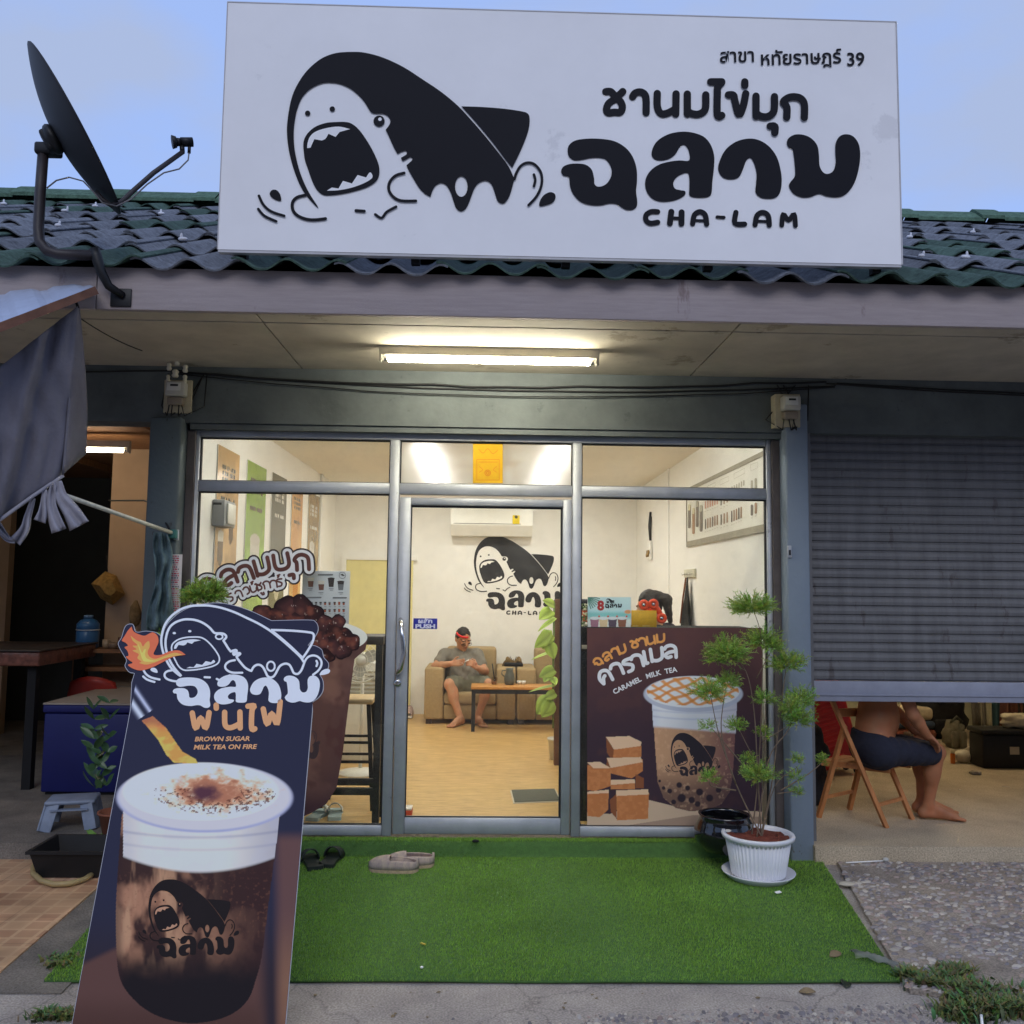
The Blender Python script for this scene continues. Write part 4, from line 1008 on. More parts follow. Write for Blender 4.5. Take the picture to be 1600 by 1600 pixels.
    in_f = [(500,440,1),(440,425),(370,445),(300,470),(255,455),(240,420),(255,380),(250,340),(225,355),(205,380),(190,350),(160,335),(115,300,1),(130,335),(165,370),(130,375),(160,400),(130,410),(175,435),(165,465),(195,490),(180,500),(230,512),(300,495),(380,462)]
    in_2 = [(455,440,1),(370,458),(300,483),(240,470),(222,440),(228,400),(212,405),(200,425),(185,390),(165,350,1),(178,400),(190,440),(200,470),(220,490),(290,490),(360,465)]
    for P, h, k in ((out_f,H,0), (in_f,H+.4,1), (in_2,H+.8,2)): art.fill(mb, [zs(cat(P, True, 4))], h, k)
    mb.build('flame_print', [mat('flame_red', dc((214,84,52)), .4, .05), mat('flame_orange', dc((232,140,70)), .4, .05), mat('flame_yellow', dc((222,172,88)), .4, .05)], t)
    # mark on the cup
    mb = MB(); f2 = lambda P: [(232+(p[0]-448.5)*.338, 1374+(p[1]-81)*.365) for p in P]
    draw_shark(art, mb, f2, 0, 1, .34, 1.8); g2 = lambda P: [(245+(p[0]-876.7)*.26, 1462+(p[1]-206)*.29) for p in P]; draw_word(art, mb, g2, 0, 1.9)
    mb.build('cup_emblem', [mat('cup_mark_ink', dc((22,18,26)), .5, .1, spec=.1), mat('cup_mark_light', dc((150,112,100)), .4, .15)], t)
    # easel leg behind
    c = f(300,1250)-n*.012; MB().bar(c, (c.x+.02, c.y+.55, .005), .03, .02).build('easel_leg', M_black, t)
    MB().bar(f(LE(1600)+20,1600)-n*.02, f(RE(1600)-20,1600)-n*.02, .02, .02).build('easel_bar', M_black, t)
standee()

# ================================================================== stickers on the glass
GY = 5.2915
def gl(u, v): return at(u, v, Y=GY)
def cup_sticker():
    t = thing('window_sticker', 'dark brown milk tea cup sticker heaped with jelly cubes on the left window', 'window sticker', (-1.2,GY,.2))
    art = Art(gl, (0,-1,0))
    prof = [(1003,573.6),(1015,571),(1029.6,554),(1090,546),(1173,536),(1231,526),(1257,509),(1272,483),(1277,471),(1280,456)]
    vs_ = np.array([p[0] for p in prof]); us_ = np.array([p[1] for p in prof]); cu_ = 453
    nu, nv = 120, 170; s, tt = np.meshgrid(np.linspace(-1,1,nu), np.linspace(0,1,nv)); v = 1000+tt*280; w_ = np.interp(v, vs_, us_)-cu_; u = cu_+s*w_
    p = Paint(u, v, (70,50,50)); n1 = noise2(u, v, 40, 3, 4)
    p.over(ss(.45,.8,n1), (92,68,64)); p.over(ss(1190,1275,v), (52,36,44)); p.over(ss(.7,1,np.abs(s))*.4, (60,44,50)); n2 = noise2(u,v*.7,22,6,3); p.over(ss(.62,.78,n2)*.7, (62,40,42))
    col = np.clip(p.c*K2, 0, .9).reshape(-1,3)
    idx = np.arange(nu*nv).reshape(nv,nu); F = np.stack([idx[:-1,:-1],idx[1:,:-1],idx[1:,1:],idx[:-1,1:]],-1).reshape(-1,4)
    P = np.array([(gl(a,b)-V((-1.2,GY,.2)))[:] for a,b in zip(u.ravel(), v.ravel())]); P[:,1] -= .0006
    fast_mesh('printed_cup', P, F, M_print, t, col)
    mb = MB(); art.fill(mb, [[(p_[0], p_[1]) for p_ in [(cu_+math.cos(a)*121, 996+math.sin(a)*32-(.12*math.cos(a)*0)) for a in np.linspace(0,2*math.pi,60)[:-1]]]], 1.4)
    mb.build('printed_rim', mat('cup_rim_print', dc((178,176,180),K2), .4, .05), t)
    # jelly cubes
    spots = [(410,960,15),(432,966,16),(448,950,17),(470,948,18),(462,972,18),(488,962,17),(395,985,18),(425,990,20),(455,992,20),(485,985,18),(505,975,15),(520,988,16),(500,1000,18),(520,1010,15),(537,998,15),(472,1010,18),(440,1012,18),(548,1003,13),(512,1022,12),(535,1016,13),(400,1010,18),(528,972,11),(492,1018,13)]
    u, v = np.meshgrid(np.linspace(374,572,330), np.linspace(928,1040,190)); best = np.full(u.shape, 9.0); own = np.zeros(u.shape, int); ox = np.zeros(u.shape); oy = np.zeros(u.shape)
    for k, (x, y, r) in enumerate(spots):
        a0 = 1.3*k; dx_, dy_ = (u-x)/r, (v-y)/r; p_, q_ = dx_*math.cos(a0)+dy_*math.sin(a0), -dx_*math.sin(a0)+dy_*math.cos(a0)
        d = (np.abs(p_)**3+np.abs(q_*1.08)**3)**(1/3)*.92+.08*noise2(u,v,7,k,2)-.02*(k % 3); w_ = d < best; best[w_] = d[w_]; own[w_] = k; ox[w_] = p_[w_]; oy[w_] = q_[w_]
    rs_ = np.random.RandomState(4); tone = rs_.uniform(.55,1.5,len(spots)); P = Paint(u, v, (46,28,32)); n1 = noise2(u,v*.7,3.2,3,2); n2 = noise2(u,v*1.4,11,5,3)
    P.c *= tone[own][..., None]; P.over(ss(.2,.8,np.maximum(ox,oy))*.75, (28,20,26)); P.over(ss(.5,.8,n2)*.6, (92,52,46)); P.over(ss(.74,.98,best)*.85, (22,16,22)); P.over((1-ss(.0,.5,np.hypot(ox+.25,oy+.3)))*.35, (110,70,64)); P.over((n1 > .80)*(best < .7)*.7, (128,118,122))
    colr = np.clip(P.c*K2, 0, .9).reshape(-1,3); idx = np.arange(u.size).reshape(u.shape); inn = best < 1.0; ok = inn[:-1,:-1] | inn[1:,1:] 
    F = np.stack([idx[:-1,:-1],idx[1:,:-1],idx[1:,1:],idx[:-1,1:]],-1)[ok]; X = np.array([(gl(a_,b_)-V((-1.2,GY,.2)))[:] for a_, b_ in zip(u.ravel(), v.ravel())]); X[:,1] -= .0022
    used = np.unique(F); mp_ = np.full(len(X), -1); mp_[used] = np.arange(len(used)); fast_mesh('printed_jelly', X[used], mp_[F], M_print, t, colr[used])
    mb = MB(); f = lambda P: [(cu_-70+(p[0]-448.5)*.28, 1085+(p[1]-81)*.33) for p in P]; draw_shark(art, mb, f, 0, 1, .28, 1.6)
    g_ = lambda P: [(cu_-62+(p[0]-876.7)*.23, 1158+(p[1]-206)*.27) for p in P]; draw_word(art, mb, g_, 0, 1.7)
    mb.build('shark_emblem', [mat('sticker_mark_ink', dc((46,36,42),K2), .5), mat('sticker_mark_light', dc((110,84,80),K2), .5)], t)
    # lettering: brown on white with a dark rim
    mbs = [MB(), MB(), MB()]
    zz = Art(lambda x, y: gl(330+x/6.4, 850+y/6.4), (0,-1,0))
    big = [('ฉ',-60,520,.45),('ล',140,430,.40),('า',310,385,.36),('ม',460,320,.28),('บ',640,265,.17),('ุ',840,262,.14),('ก',838,262,.07)]
    small = [('บ',70,640,.5),('ร',180,580,.42),('า',262,545,.38),('ว',340,510,.35),('น',405,490,.3),('์',470,480,.28),('ซ',452,470,.25),('ู',530,465,.22),('ก',528,450,.2),('า',602,440,.16),('ร',660,425,.1),('์',715,420,.08)]
    for (L_, sz, w_) in ((big,150,40), (small,72,17)):
        for j, (m_, ww, h) in enumerate(((mbs[0],w_+(92 if L_ is big else 84),1.6), (mbs[1],w_+(58 if L_ is big else 52),3.2), (mbs[2],w_,4.8))):
            hh = h+(.7 if L_ is small else 0)
            for c_ in L_: thai(zz, m_, [c_], sz, ww, hh, 0); hh += .01
    mbs[0].build('lettering_rim', mat('sticker_dark', dc((34,26,30),K2), .5, .05), t); mbs[1].build('lettering_border', mat('sticker_white', dc((180,180,190),K2), .5, .03), t)
    mbs[2].build('lettering', mat('sticker_brown', dc((70,42,40),K2), .5, .15, 5), t)
cup_sticker()
def caramel():
    U0, U1, V0, V1 = 917.3, 1190.5, 981, 1292
    a, b = gl(U0,V0), gl(U1,V1); t = thing('window_poster', 'dark brown caramel milk tea poster with caramel cubes filling the lower right window', 'poster', (a.x,GY,b.z))
    art = Art(gl, (0,-1,0)); K = K2
    def pic(u, v):
        x = (u-890)*3.2; y = (v-900)*3.2; p = Paint(x, y, (62,44,50)); n1 = noise2(x,y,80,1,4); n2 = noise2(x,y,16,3,3)
        p.over(ss(420,850,y), (46,36,48)); p.over((1-ss(300,520,y))*.5*n1, (82,56,56)); p.over(ss(.55,.8,n1)*.25, (70,48,50))
        p.poly([(80,1180),(200,1190),(390,1118),(520,1150),(900,1175),(1000,1180),(1000,1300),(80,1300)], (148,132,122)); p.poly([(300,1245),(620,1195),(1000,1205),(1000,1300),(80,1300)], (112,96,92), .8)
        body = [(418,700),(832,700),(822,900),(815,1000),(800,1080),(760,1140),(690,1172),(600,1176),(530,1160),(470,1110),(440,1030),(428,860)]
        B_ = inpoly(x,y,body).astype(float); p.over(B_, (146,116,98)); p.over(B_*ss(560,820,x), (92,66,70)); p.over(B_*ss(900,1110,y)*.85, (66,52,54)); p.over(B_*ss(.55,.75,n2)*.3, (166,140,122))
        for (cx,cy,r) in ((560,1110,24),(500,1075,14),(548,1045,16),(610,1120,18),(470,1060,10),(650,1080,20),(590,1060,14),(700,1110,20),(520,1130,14),(450,1025,8),(640,1140,16),(745,1070,16)): p.ell(cx,cy,r,r,(38,32,42),.3)
        F_ = ((x > 412+(y-640)*.05)&(x < 836-(y-640)*.03)&(y > 600))*(1-ss(-10,10,y-(752+32*((x-412)/420)))); p.over(F_, (168,176,198)); p.over(F_*ss(640,830,x)*.5, (120,116,140)); p.over(F_*(1-ss(412,470,x))*.3, (136,146,176))
        for yy in (668,700): p.over(F_*np.exp(-((y-yy-16*(1-((x-620)/210)**2))/5)**2)*.3, (96,100,130))
        p.ell(618,590,252,92,(138,146,172),.04); p.ell(616,580,236,80,(186,190,206),.06)
        lid = np.hypot((x-616)/230,(y-576)/72) < 1
        for k in range(-7,8):
            q1 = (x-616)*.42+(y-576)*1.0-k*44+5*np.sin(x/25); q2 = (x-616)*.62-(y-576)*.95-k*46+4*np.sin(y/14)
            p.over(lid*np.exp(-(q1/9)**4)*.92, (158,104,52)); p.over(lid*np.exp(-(q2/9)**4)*.92, (170,112,56))
        def cube(P3, top, front, side):
            for P_, c_ in P3: p.poly(P_, c_); 
        Cc = ((170,144,128),(140,90,60),(100,62,46))
        for top, fr1, sd in (([(182,805),(300,800),(360,830),(355,850),(222,868)],[(222,866),(358,848),(358,905),(215,930)],[(182,808),(222,868),(216,928),(186,882)]),
            ([(186,910),(355,905),(366,930),(205,960)],[(205,950),(366,915),(366,975),(310,1012),(200,985)],[(186,912),(206,950),(202,986),(184,950)]),
            ([(205,1020),(325,1016),(328,1035),(206,1045)],[(206,1040),(328,1034),(328,1066),(206,1066)],[(330,990),(370,1010),(370,1060),(330,1062)]),
            ([(88,932),(150,928),(205,960),(120,962)],[(88,945),(205,958),(205,1050),(130,1075),(88,1070)],[(88,940),(100,945),(100,1070),(88,1070)]),
            ([(88,1078),(195,1068),(196,1085),(88,1090)],[(88,1086),(196,1078),(192,1170),(150,1206),(88,1200)],[(88,1090),(98,1090),(98,1200),(88,1200)]),
            ([(232,1072),(392,1066),(396,1092),(234,1100)],[(233,1094),(397,1086),(392,1214),(238,1222)],[(200,1120),(234,1090),(236,1215),(206,1180)])):
            p.poly(sd, Cc[2]); p.poly(fr1, Cc[1]); p.over(inpoly(x,y,fr1)*ss(.4,.7,n2)*.3, (160,112,80)); p.poly(top, Cc[0])
        return np.clip(p.c*K, 0, .9)
    paint_patch('printed_picture', [(U0,V0),(U1,V0),(U1,V1),(U0,V1)], 360, 400, pic, gl, (0,-1,0), M_print, t, .5)
    mb = MB(); zz = Art(lambda x, y: gl(920+x/5.714, 960+y/5.714), (0,-1,0))
    L1 = [('ฉ',70,470,.55),('ล',150,420,.5),('า',222,380,.42),('ม',275,355,.35),('ช',385,305,.28),('า',455,285,.2),('น',525,270,.15),('ม',610,250,.1)]
    thai(zz, mb, L1, 68, 21, 1.2); mb.build('orange_lettering', mat('caramel_orange_ink', dc((190,120,70),K), .5, .03), t)
    mb = MB(); L2 = [('ค',120,625,.45),('า',225,560,.4),('ร',330,520,.33),('า',400,480,.27),('เ',505,440,.2),('ม',560,420,.15),('ล',680,390,.08)]
    thai(zz, mb, L2, 108, 32, 1.2)
    for s_, x, y, r in (('CARAMEL',350,645,.46), ('MILK',580,548,.29), ('TEA',735,512,.18)): art_text(zz, mb, s_, x, y+8, 62, r, 1.2, 0, .03)
    mb.build('white_lettering', mat('caramel_white_ink', dc((178,182,204),K), .5, .03), t)
    mb = MB(); f = lambda P: [(1048+(p[0]-448.5)*.185, 1145+(p[1]-81)*.23) for p in P]; draw_shark(art, mb, f, 0, 1, .2, 1.2)
    g_ = lambda P: [(1061+(p[0]-876.7)*.12, 1196+(p[1]-206)*.14) for p in P]; draw_word(art, mb, g_, 0, 1.3)
    mb.build('cup_emblem', [mat('caramel_mark_ink', dc((32,28,38),K), .5), mat('caramel_mark_light', dc((140,112,98),K), .5)], t)
caramel()
def flat_card(name, label, cat_, u0, v0, u1, v1, Y, m, th=.003, r=0):
    a, b = at(u0,v0,Y=Y), at(u1,v1,Y=Y); t = thing(name, label, cat_, ((a.x+b.x)/2, Y, b.z))
    MB().rbox((a.x,Y,b.z), (b.x,Y+th,a.z), r or .001, 1).build('card', m, t)
    return t, Art(lambda u, v: at(u, v, Y=Y-.0008), (0,-1,0)), (lambda u, v: at(u, v, Y=Y-.0006))
t, art, f = flat_card('counter_card', 'pale blue beach themed menu card with three cups propped up behind the lower right window', 'card', 918,932.5,986,980,5.335, mat('card_board', S(200,200,200), .5), r=.002)
def beach(u, v):
    p = Paint(u, v, (150,176,200)); p.over(ss(952,960,v), (104,156,170)); p.over(ss(962,972,v), (176,176,186)); n = noise2(u,v,5,2,2)
    for cx, c in ((929,(120,86,110)), (957,(70,60,78)), (972,(110,74,64)), (943,(190,150,130))):
        p.poly([(cx-7,966),(cx+7,966),(cx+5.5,980),(cx-5.5,980)], c); p.ell(cx,966,7.5,2.6,(206,204,206)); p.ell(cx+7,963,1.5,1.5,(190,60,50))
    for k in range(7):
        a = .2+.17*k; q = np.abs((u-916)*math.sin(a)-(v-931)*math.cos(a)); p.over((q < .8)*(np.hypot(u-916,v-931) < 22), (66,104,104))
    p.ell(981,956,6,3.5,(196,120,90),.3)
    return np.clip(p.c*K2, 0, .9)
paint_patch('printed_picture', [(918.6,933),(985.4,933),(985.4,979.5),(918.6,979.5)], 120, 84, beach, f, (0,-1,0), M_print, t, .3)
mb = MB(); draw_shark(art, mb, lambda P: [(947+(p[0]-448.5)*.034, 935+(p[1]-81)*.034) for p in P], 0, 1, .035, 1.2); draw_word(art, mb, lambda P: [(945+(p[0]-876.7)*.057, 943+(p[1]-206)*.062) for p in P], 0, 1.2)
mb.build('shark_emblem', [mat('card_ink', S(26,26,30), .5), mat('card_white', S(220,220,220), .5)], t)
mb = MB(); art_text(art, mb, '8', 938.5, 953, 20, 0, 1.2, 0, .05); mb.build('number_print', mat('card_red_ink', S(190,50,50), .5), t)
t, art, f = flat_card('yellow_card', 'plain mustard yellow card propped between the beach menu card and the orange straps', 'card', 986.5,953.5,1026,980,5.342, mat('mustard_card', S(222,168,40), .6, .12, 30))
mb = MB(); 
for a, b in ((989,997), (1004,1015)): art.stroke(mb, [(a,978), (b,978)], .7, 1)
mb.build('caption', mat('card_pale_ink', S(236,214,150), .5), t)
# orange straps with round holes
t = thing('plastic_strap', 'bright orange plastic straps with round eyelets hanging behind the yellow card', 'strap', at(1025,975,Y=5.36)[:])
art = Art(lambda u, v: at(u, v, Y=5.36), (0,-1,0)); mb = MB(); om = mat('orange_plastic', S(236,78,36), .4, .05)
for P in ([(1006,947),(1012,955),(1015,962)], [(1022,944),(1018,955),(1012,966)], [(1022,944),(1030,956),(1035,966)]): mb.tube([at(*p, Y=5.36+.004*k) for k, p in enumerate(P)], .017, 8)
for c in ((1006,945), (1021,944), (1034,966)):
    q = at(*c, Y=5.352); mb.tube([(q.x+.021*math.cos(a), 5.352, q.z+.021*math.sin(a)) for a in np.linspace(0,2*math.pi,17)[:-1]], .011, 8, closed=True)
mb.build('strap', om, t)
for c in ((1006,945), (1021,944), (1034,966)):
    q = at(*c, Y=5.345); MB().lathe([(0,0),(.011,0),(.011,.004),(.0,.006)], (q.x,5.345,q.z), 12, M3=Matrix.Rotation(R_(90),3,'X')).build('eyelet', M_chrome, t)
# yellow talisman above the door
t, art, f = flat_card('paper_talisman', 'yellow paper talisman with a small red drawing stuck above the door', 'talisman', 739,693,785.5,755,5.3025, mat('talisman_paper', S(232,180,44), .8, .06, 20))
mb = MB(); Ar = Art(lambda u, v: at(u, v, Y=5.2930), (0,-1,0)); 
mb2 = MB(); Ar.fill(mb2, [[(739,693),(785.5,693),(785.5,755),(739,755)]], .3); mb2.build('sheet', mat('talisman_front', S(206,160,24), .8, .08, 20), t)
for P in ([(745,718),(780,718)], [(745,718),(745,750)], [(780,718),(780,750)], [(745,750),(780,750)], [(748,722),(777,722)], [(749,729),(754,734),(749,738)], [(776,729),(771,734),(776,738)], [(748,702),(755,708),(762,701),(770,709),(778,703)]): Ar.stroke(mb, P, .7, 1)
for r in (2.2, 4.4): Ar.stroke(mb, [(762+r*math.cos(a), 739+r*math.sin(a)) for a in np.linspace(0,6.28,12)], 1.0, 1.3+.2*r)
mb.build('red_print', mat('talisman_red', S(196,106,30), .8), t)
# PUSH sign
t = thing('push_sign', 'small blue PUSH sign with white lettering on the door glass', 'sign', gl(664,974)[:])
a, b = at(646,966,Y=5.285), at(683,983,Y=5.285); MB().rbox((a.x,5.2835,b.z), (b.x,5.2855,a.z), .003, 2).build('plate', mat('push_blue', S(40,48,150), .4, .04), t)
art = Art(lambda u, v: at(u, v, Y=5.2832), (0,-1,0)); mb = MB(); art_text(art, mb, 'PUSH', 664.5, 981.5, 8.6, 0, 1, 0, .05, sx=fitw('PUSH',8.6,.05,0,31)); art_text(art, mb, 'ผลัก', 664.5, 973.5, 8.8, 0, 1, 0, .04, sx=1.45)
mb.build('lettering', mat('push_white', S(214,216,236), .5), t)

# ================================================================== fittings outside
def meter(name_lab, u0, v0, u1, v1, ins):
    a, b = at(u0,v0,Y=5.13), at(u1,v1,Y=5.13); w_ = b.x-a.x; t = thing('electricity_meter', name_lab, 'electricity meter', ((a.x+b.x)/2,5.13,b.z), 'electricity meters under the eaves')
    x0, x1, z0, z1 = a.x, b.x, b.z, a.z
    yb_ = BY-.001 if not ins else 5.139
    MB().rbox((x0,5.12,z0), (x1,yb_,z1), .003).build('backboard', mat('meter_board', S(176,166,140), .8, .2), t)
    MB().rbox((x0+.18*w_,5.05,z0+.45*(z1-z0)), (x1-.12*w_,5.119,z1-.1*(z1-z0)), .012).build('meter_case', mat('meter_case', S(186,182,170), .45, .1), t)
    MB().rbox((x0+.26*w_,5.046,z0+.6*(z1-z0)), (x1-.25*w_,5.0495,z1-.16*(z1-z0)), .001).build('dial', mat('meter_dial', S(206,204,196), .3, .05), t)
    MB().box((x0+.38*w_,5.0455,z0+.73*(z1-z0)), (x1-.34*w_,5.0459,z0+.79*(z1-z0))).build('counter_window', M_black, t)
    MB().rbox((x0+.24*w_,5.065,z0+.2*(z1-z0)), (x1-.2*w_,5.119,z0+.43*(z1-z0)), .006).build('terminal_cover', mat('meter_cover', S(140,128,112), .5, .15), t)
    for sx_ in (.25,.45,.6,.75):
        x = x0+sx_*w_; MB().tube([(x,5.09,z0+.22*(z1-z0)), (x+random.uniform(-.01,.01),5.085,z0+.06), (x+random.uniform(-.03,.03),5.1,z0-.02), (x+random.uniform(-.12,.12),5.17,z0+.05), (x+random.uniform(-.1,.16),5.18,ZS-.05)], .004, 5).build('wire', M_cable, t)
    if ins:
        for dx, dz, r in ((.5,.16,.018),(.5,.10,.016),(.22,.07,.015),(.8,.06,.016),(.45,.03,.02),(.8,.0,.014),(.2,.0,.012)):
            x = x0+dx*w_; MB().lathe([(0,-.022),(r*.7,-.022),(r,-.012),(r*.75,0),(r,.012),(r*.6,.022),(0,.022)], (x,5.09,z1+dz), 12).build('insulator', mat('porcelain', S(206,200,180), .25, .06), t)
meter('older electricity meter with white porcelain insulators above it, on the left column', 258,594,299,646, True)
meter('electricity meter without insulators on a pale board, on the right column', 1210,616,1250,668, False)
t = thing('door_latch', 'small pale metal latch screwed to the right column at mid height', 'latch', at(1233,872,Y=5.13)[:]); q = at(1233,862,Y=5.128); MB().rbox((q.x-.012,5.118,q.z-.035), (q.x+.012,5.129,q.z+.035), .003).build('plate', M_alu, t); MB().rbox((q.x-.006,5.112,q.z-.02), (q.x+.006,5.1175,q.z+.01), .002).build('slot', M_aludark, t)
t = thing('switch_plate', 'small grey switch plate at the end of the pole on the left column', 'switch', at(277,830,Y=5.13)[:]); q = at(276,836,Y=5.138); MB().rbox((q.x-.014,5.128,q.z-.03), (q.x+.014,5.139,q.z+.03), .003).build('plate', M_alu, t); MB().rbox((q.x-.006,5.122,q.z-.014), (q.x+.006,5.1275,q.z+.012), .002).build('toggle', M_aludark, t)
# notices on the left column
t, art, f = flat_card('paper_notice', 'narrow paper notices with red print pasted on the left column', 'notice', 259.5,866,281,962,5.1385, mat('notice_paper', S(206,198,196), .85, .1, 14), .0012)
mb = MB(); rs = random.Random(9)
for vv in np.arange(869,957,3.4):
    u_ = 261.5; ww = rs.choice((.8,1.6,2.0)); 
    while u_ < 278: l = rs.uniform(1.5,5); art.stroke(mb, [(u_,vv), (min(u_+l,279.5),vv)], ww, 1+.02*u_%.5, 0 if rs.random() < .7 else 1, cap=False); u_ += l+1
mb.build('red_print', [mat('notice_red', S(196,76,96), .8), mat('notice_grey', S(110,106,120), .8)], t)
# pale blue cloth strip hanging on the column
def cloth_strip():
    P = []
    for i in range(24):
        k = i/23; v = 832+k*152; row = []
        w_ = 10+10*k+3*math.sin(9*k); cu_ = 250+4*math.sin(5*k)+5*k
        for j in range(15):
            s = j/14*2-1; row.append(at(cu_+s*w_, v, Y=5.08-.025*math.cos(s*7+3*k)*(.5+k)-.014*math.sin(23*k+s*6)-.012*math.sin(9*k-5*s)))
        P.append(row)
    tag(MB().grid(P).build('cloth_strip', mat('pale_blue_cloth', S(98,118,122), .9, .35, 18, .4, 50), solid=.003), 'crumpled pale blue cloth strip hanging down the left column', 'cloth')
cloth_strip()

# ================================================================== satellite dish
def dish():
    Y = 4.0; c = at(116,206,Y=Y); t = thing('satellite_dish', 'black satellite dish on a bent pole at the left end of the eaves', 'satellite dish', at(185,465,Y=YF-.02)[:])
    n = V((.82,.24,.515)).normalized(); a = V((0,0,1)); e1 = (a-n*a.dot(n)).normalized(); e2 = n.cross(e1); M3 = Matrix((e2, e1, n)).transposed(); R0 = .385
    m = mat('dish_mesh_black', S(30,30,36), .55, .15, 6)
    prof = [(0,-.085)]+[(R0*k/10, -.085+.085*(k/10)**2) for k in range(1,11)]
    MB().lathe(prof+[(R0+.006,.004),(R0+.004,.01)]+[(R0*k/10, -.078+.085*(k/10)**2) for k in range(10,0,-1)]+[(0,-.078)], c, 40, M3=M3, sx=.94).build('reflector', m, t)
    hb = c-n*.085; MB().ball(hb-n*.015, (.07,.07,.035), M3=M3).rbox((-.035,-.05,-.055), (.035,.05,-.01), .012, 2, 0, Matrix.Translation(hb) @ M3.to_4x4()).build('back_bracket', M_black, t)
    top = at(67,236,Y=Y+.02); MB().rbox((top.x-.03,top.y-.03,top.z-.02), (hb.x+.0,top.y+.04,top.z+.035), .012).build('clamp', M_black, t)
    q = [at(68,232,Y=Y+.02), at(63,300,Y=Y+.02), at(60,358,Y=Y+.02), at(62,378,Y=Y+.01), at(74,392,Y=Y), at(90,397,Y=Y), at(148,399,Y=YF-.1)]
    MB().tube([V(p) for p in q], .0235, 12).build('pole', mat('pole_dark', S(54,48,50), .5, .3, 9), t)
    q = [at(147,390,Y=YF-.1), at(151,402,Y=YF-.1), at(158,425,Y=YF-.1), at(170,447,Y=YF-.07), at(192,462,Y=YF-.03)]
    MB().tube(q, [.026,.026,.022,.02,.018], 10).build('wall_arm', M_black, t)
    a_, b_ = at(174,451,Y=YF-.022), at(205,480,Y=YF-.022); MB().rbox((a_.x,YF-.03,b_.z), (b_.x,YF-.0205,a_.z), .003).build('wall_plate', M_black, t)
    q0 = c-e1*R0*.98; q = [at(150,300,Y=Y), at(160,312,Y=Y-.01), at(174,321,Y=Y+.0), at(190,315,Y=Y+.02), at(206,300,Y=Y+.05), at(240,270,Y=Y+.1), at(286,237,Y=Y+.17)]
    MB().tube(q, .0115, 8).build('feed_arm', MATS['pole_dark'], t)
    h = at(286,222,Y=Y+.17); ax = (c-h).normalized(); d = (at(268,222,Y=Y+.15)-h).normalized()
    MB().tube([h-d*.045, h+d*.01], .022, 12).tube([h+d*.011, h+d*.03], [.018,.02], 12).tube([h+d*.0305, h+d*.05], [.026,.032], 12).tube([h+V((-.004,0,-.02)), at(285,238,Y=Y+.17)], .012, 8).build('receiver', M_black, t)
    MB().tube([h-d*.03+V((0,0,-.015)), h-d*.03+V((0,0,-.055))], .008, 8).build('connector', M_black, t)
    q = [h-d*.03+V((0,0,-.05)), at(294,250,Y=Y+.16), at(280,264,Y=Y+.14), at(256,270,Y=Y+.1), at(230,288,Y=Y+.07), at(205,311,Y=Y+.04), at(182,322,Y=Y), at(160,317,Y=Y-.03), at(146,300,Y=Y-.03), at(130,283,Y=Y-.02), at(108,277,Y=Y), at(88,282,Y=Y), at(73,294,Y=Y)]
    MB().tube([tuple(p) for p in q], .0035, 6).build('coax_cable', mat('coax', S(120,116,116), .5), t)
dish()

# ================================================================== metal awning, grey canvas and its pole
def corr(A, B_, C_, D_, n, amp):
    A, B_, C_, D_ = map(V, (A,B_,C_,D_)); nn = (B_-A).cross(D_-A).normalized(); P = []
    for i in range(n+1):
        k = i/n; h = amp*(1 if (i % 6) in (0,1) else 0)
        P.append([A.lerp(B_,k)+nn*h, D_.lerp(C_,k)+nn*h])
    return P
A, Bq = at(150,447,Y=4.02), at(-60,527,Y=3.55); Cq, Dq = at(-60,432,Y=4.45), at(122,432,Y=4.3)
t = thing('metal_awning', 'pale blue corrugated metal awning sheet with rusty edge, left end of the eaves', 'awning', A[:])
MB().grid(corr(A, Bq, Cq, Dq, 18, .012), smooth=False).build('sheet', mat('awning_metal', S(176,186,208), .45, .12, 8, .1, 40, metal=.1), t, solid=.002)
MB().bar(A+V((0,0,-.02)), Bq+V((0,0,-.02)), .02, .035).build('edge_bar', mat('rusty_angle', S(110,76,62), .8, .35, 12), t)
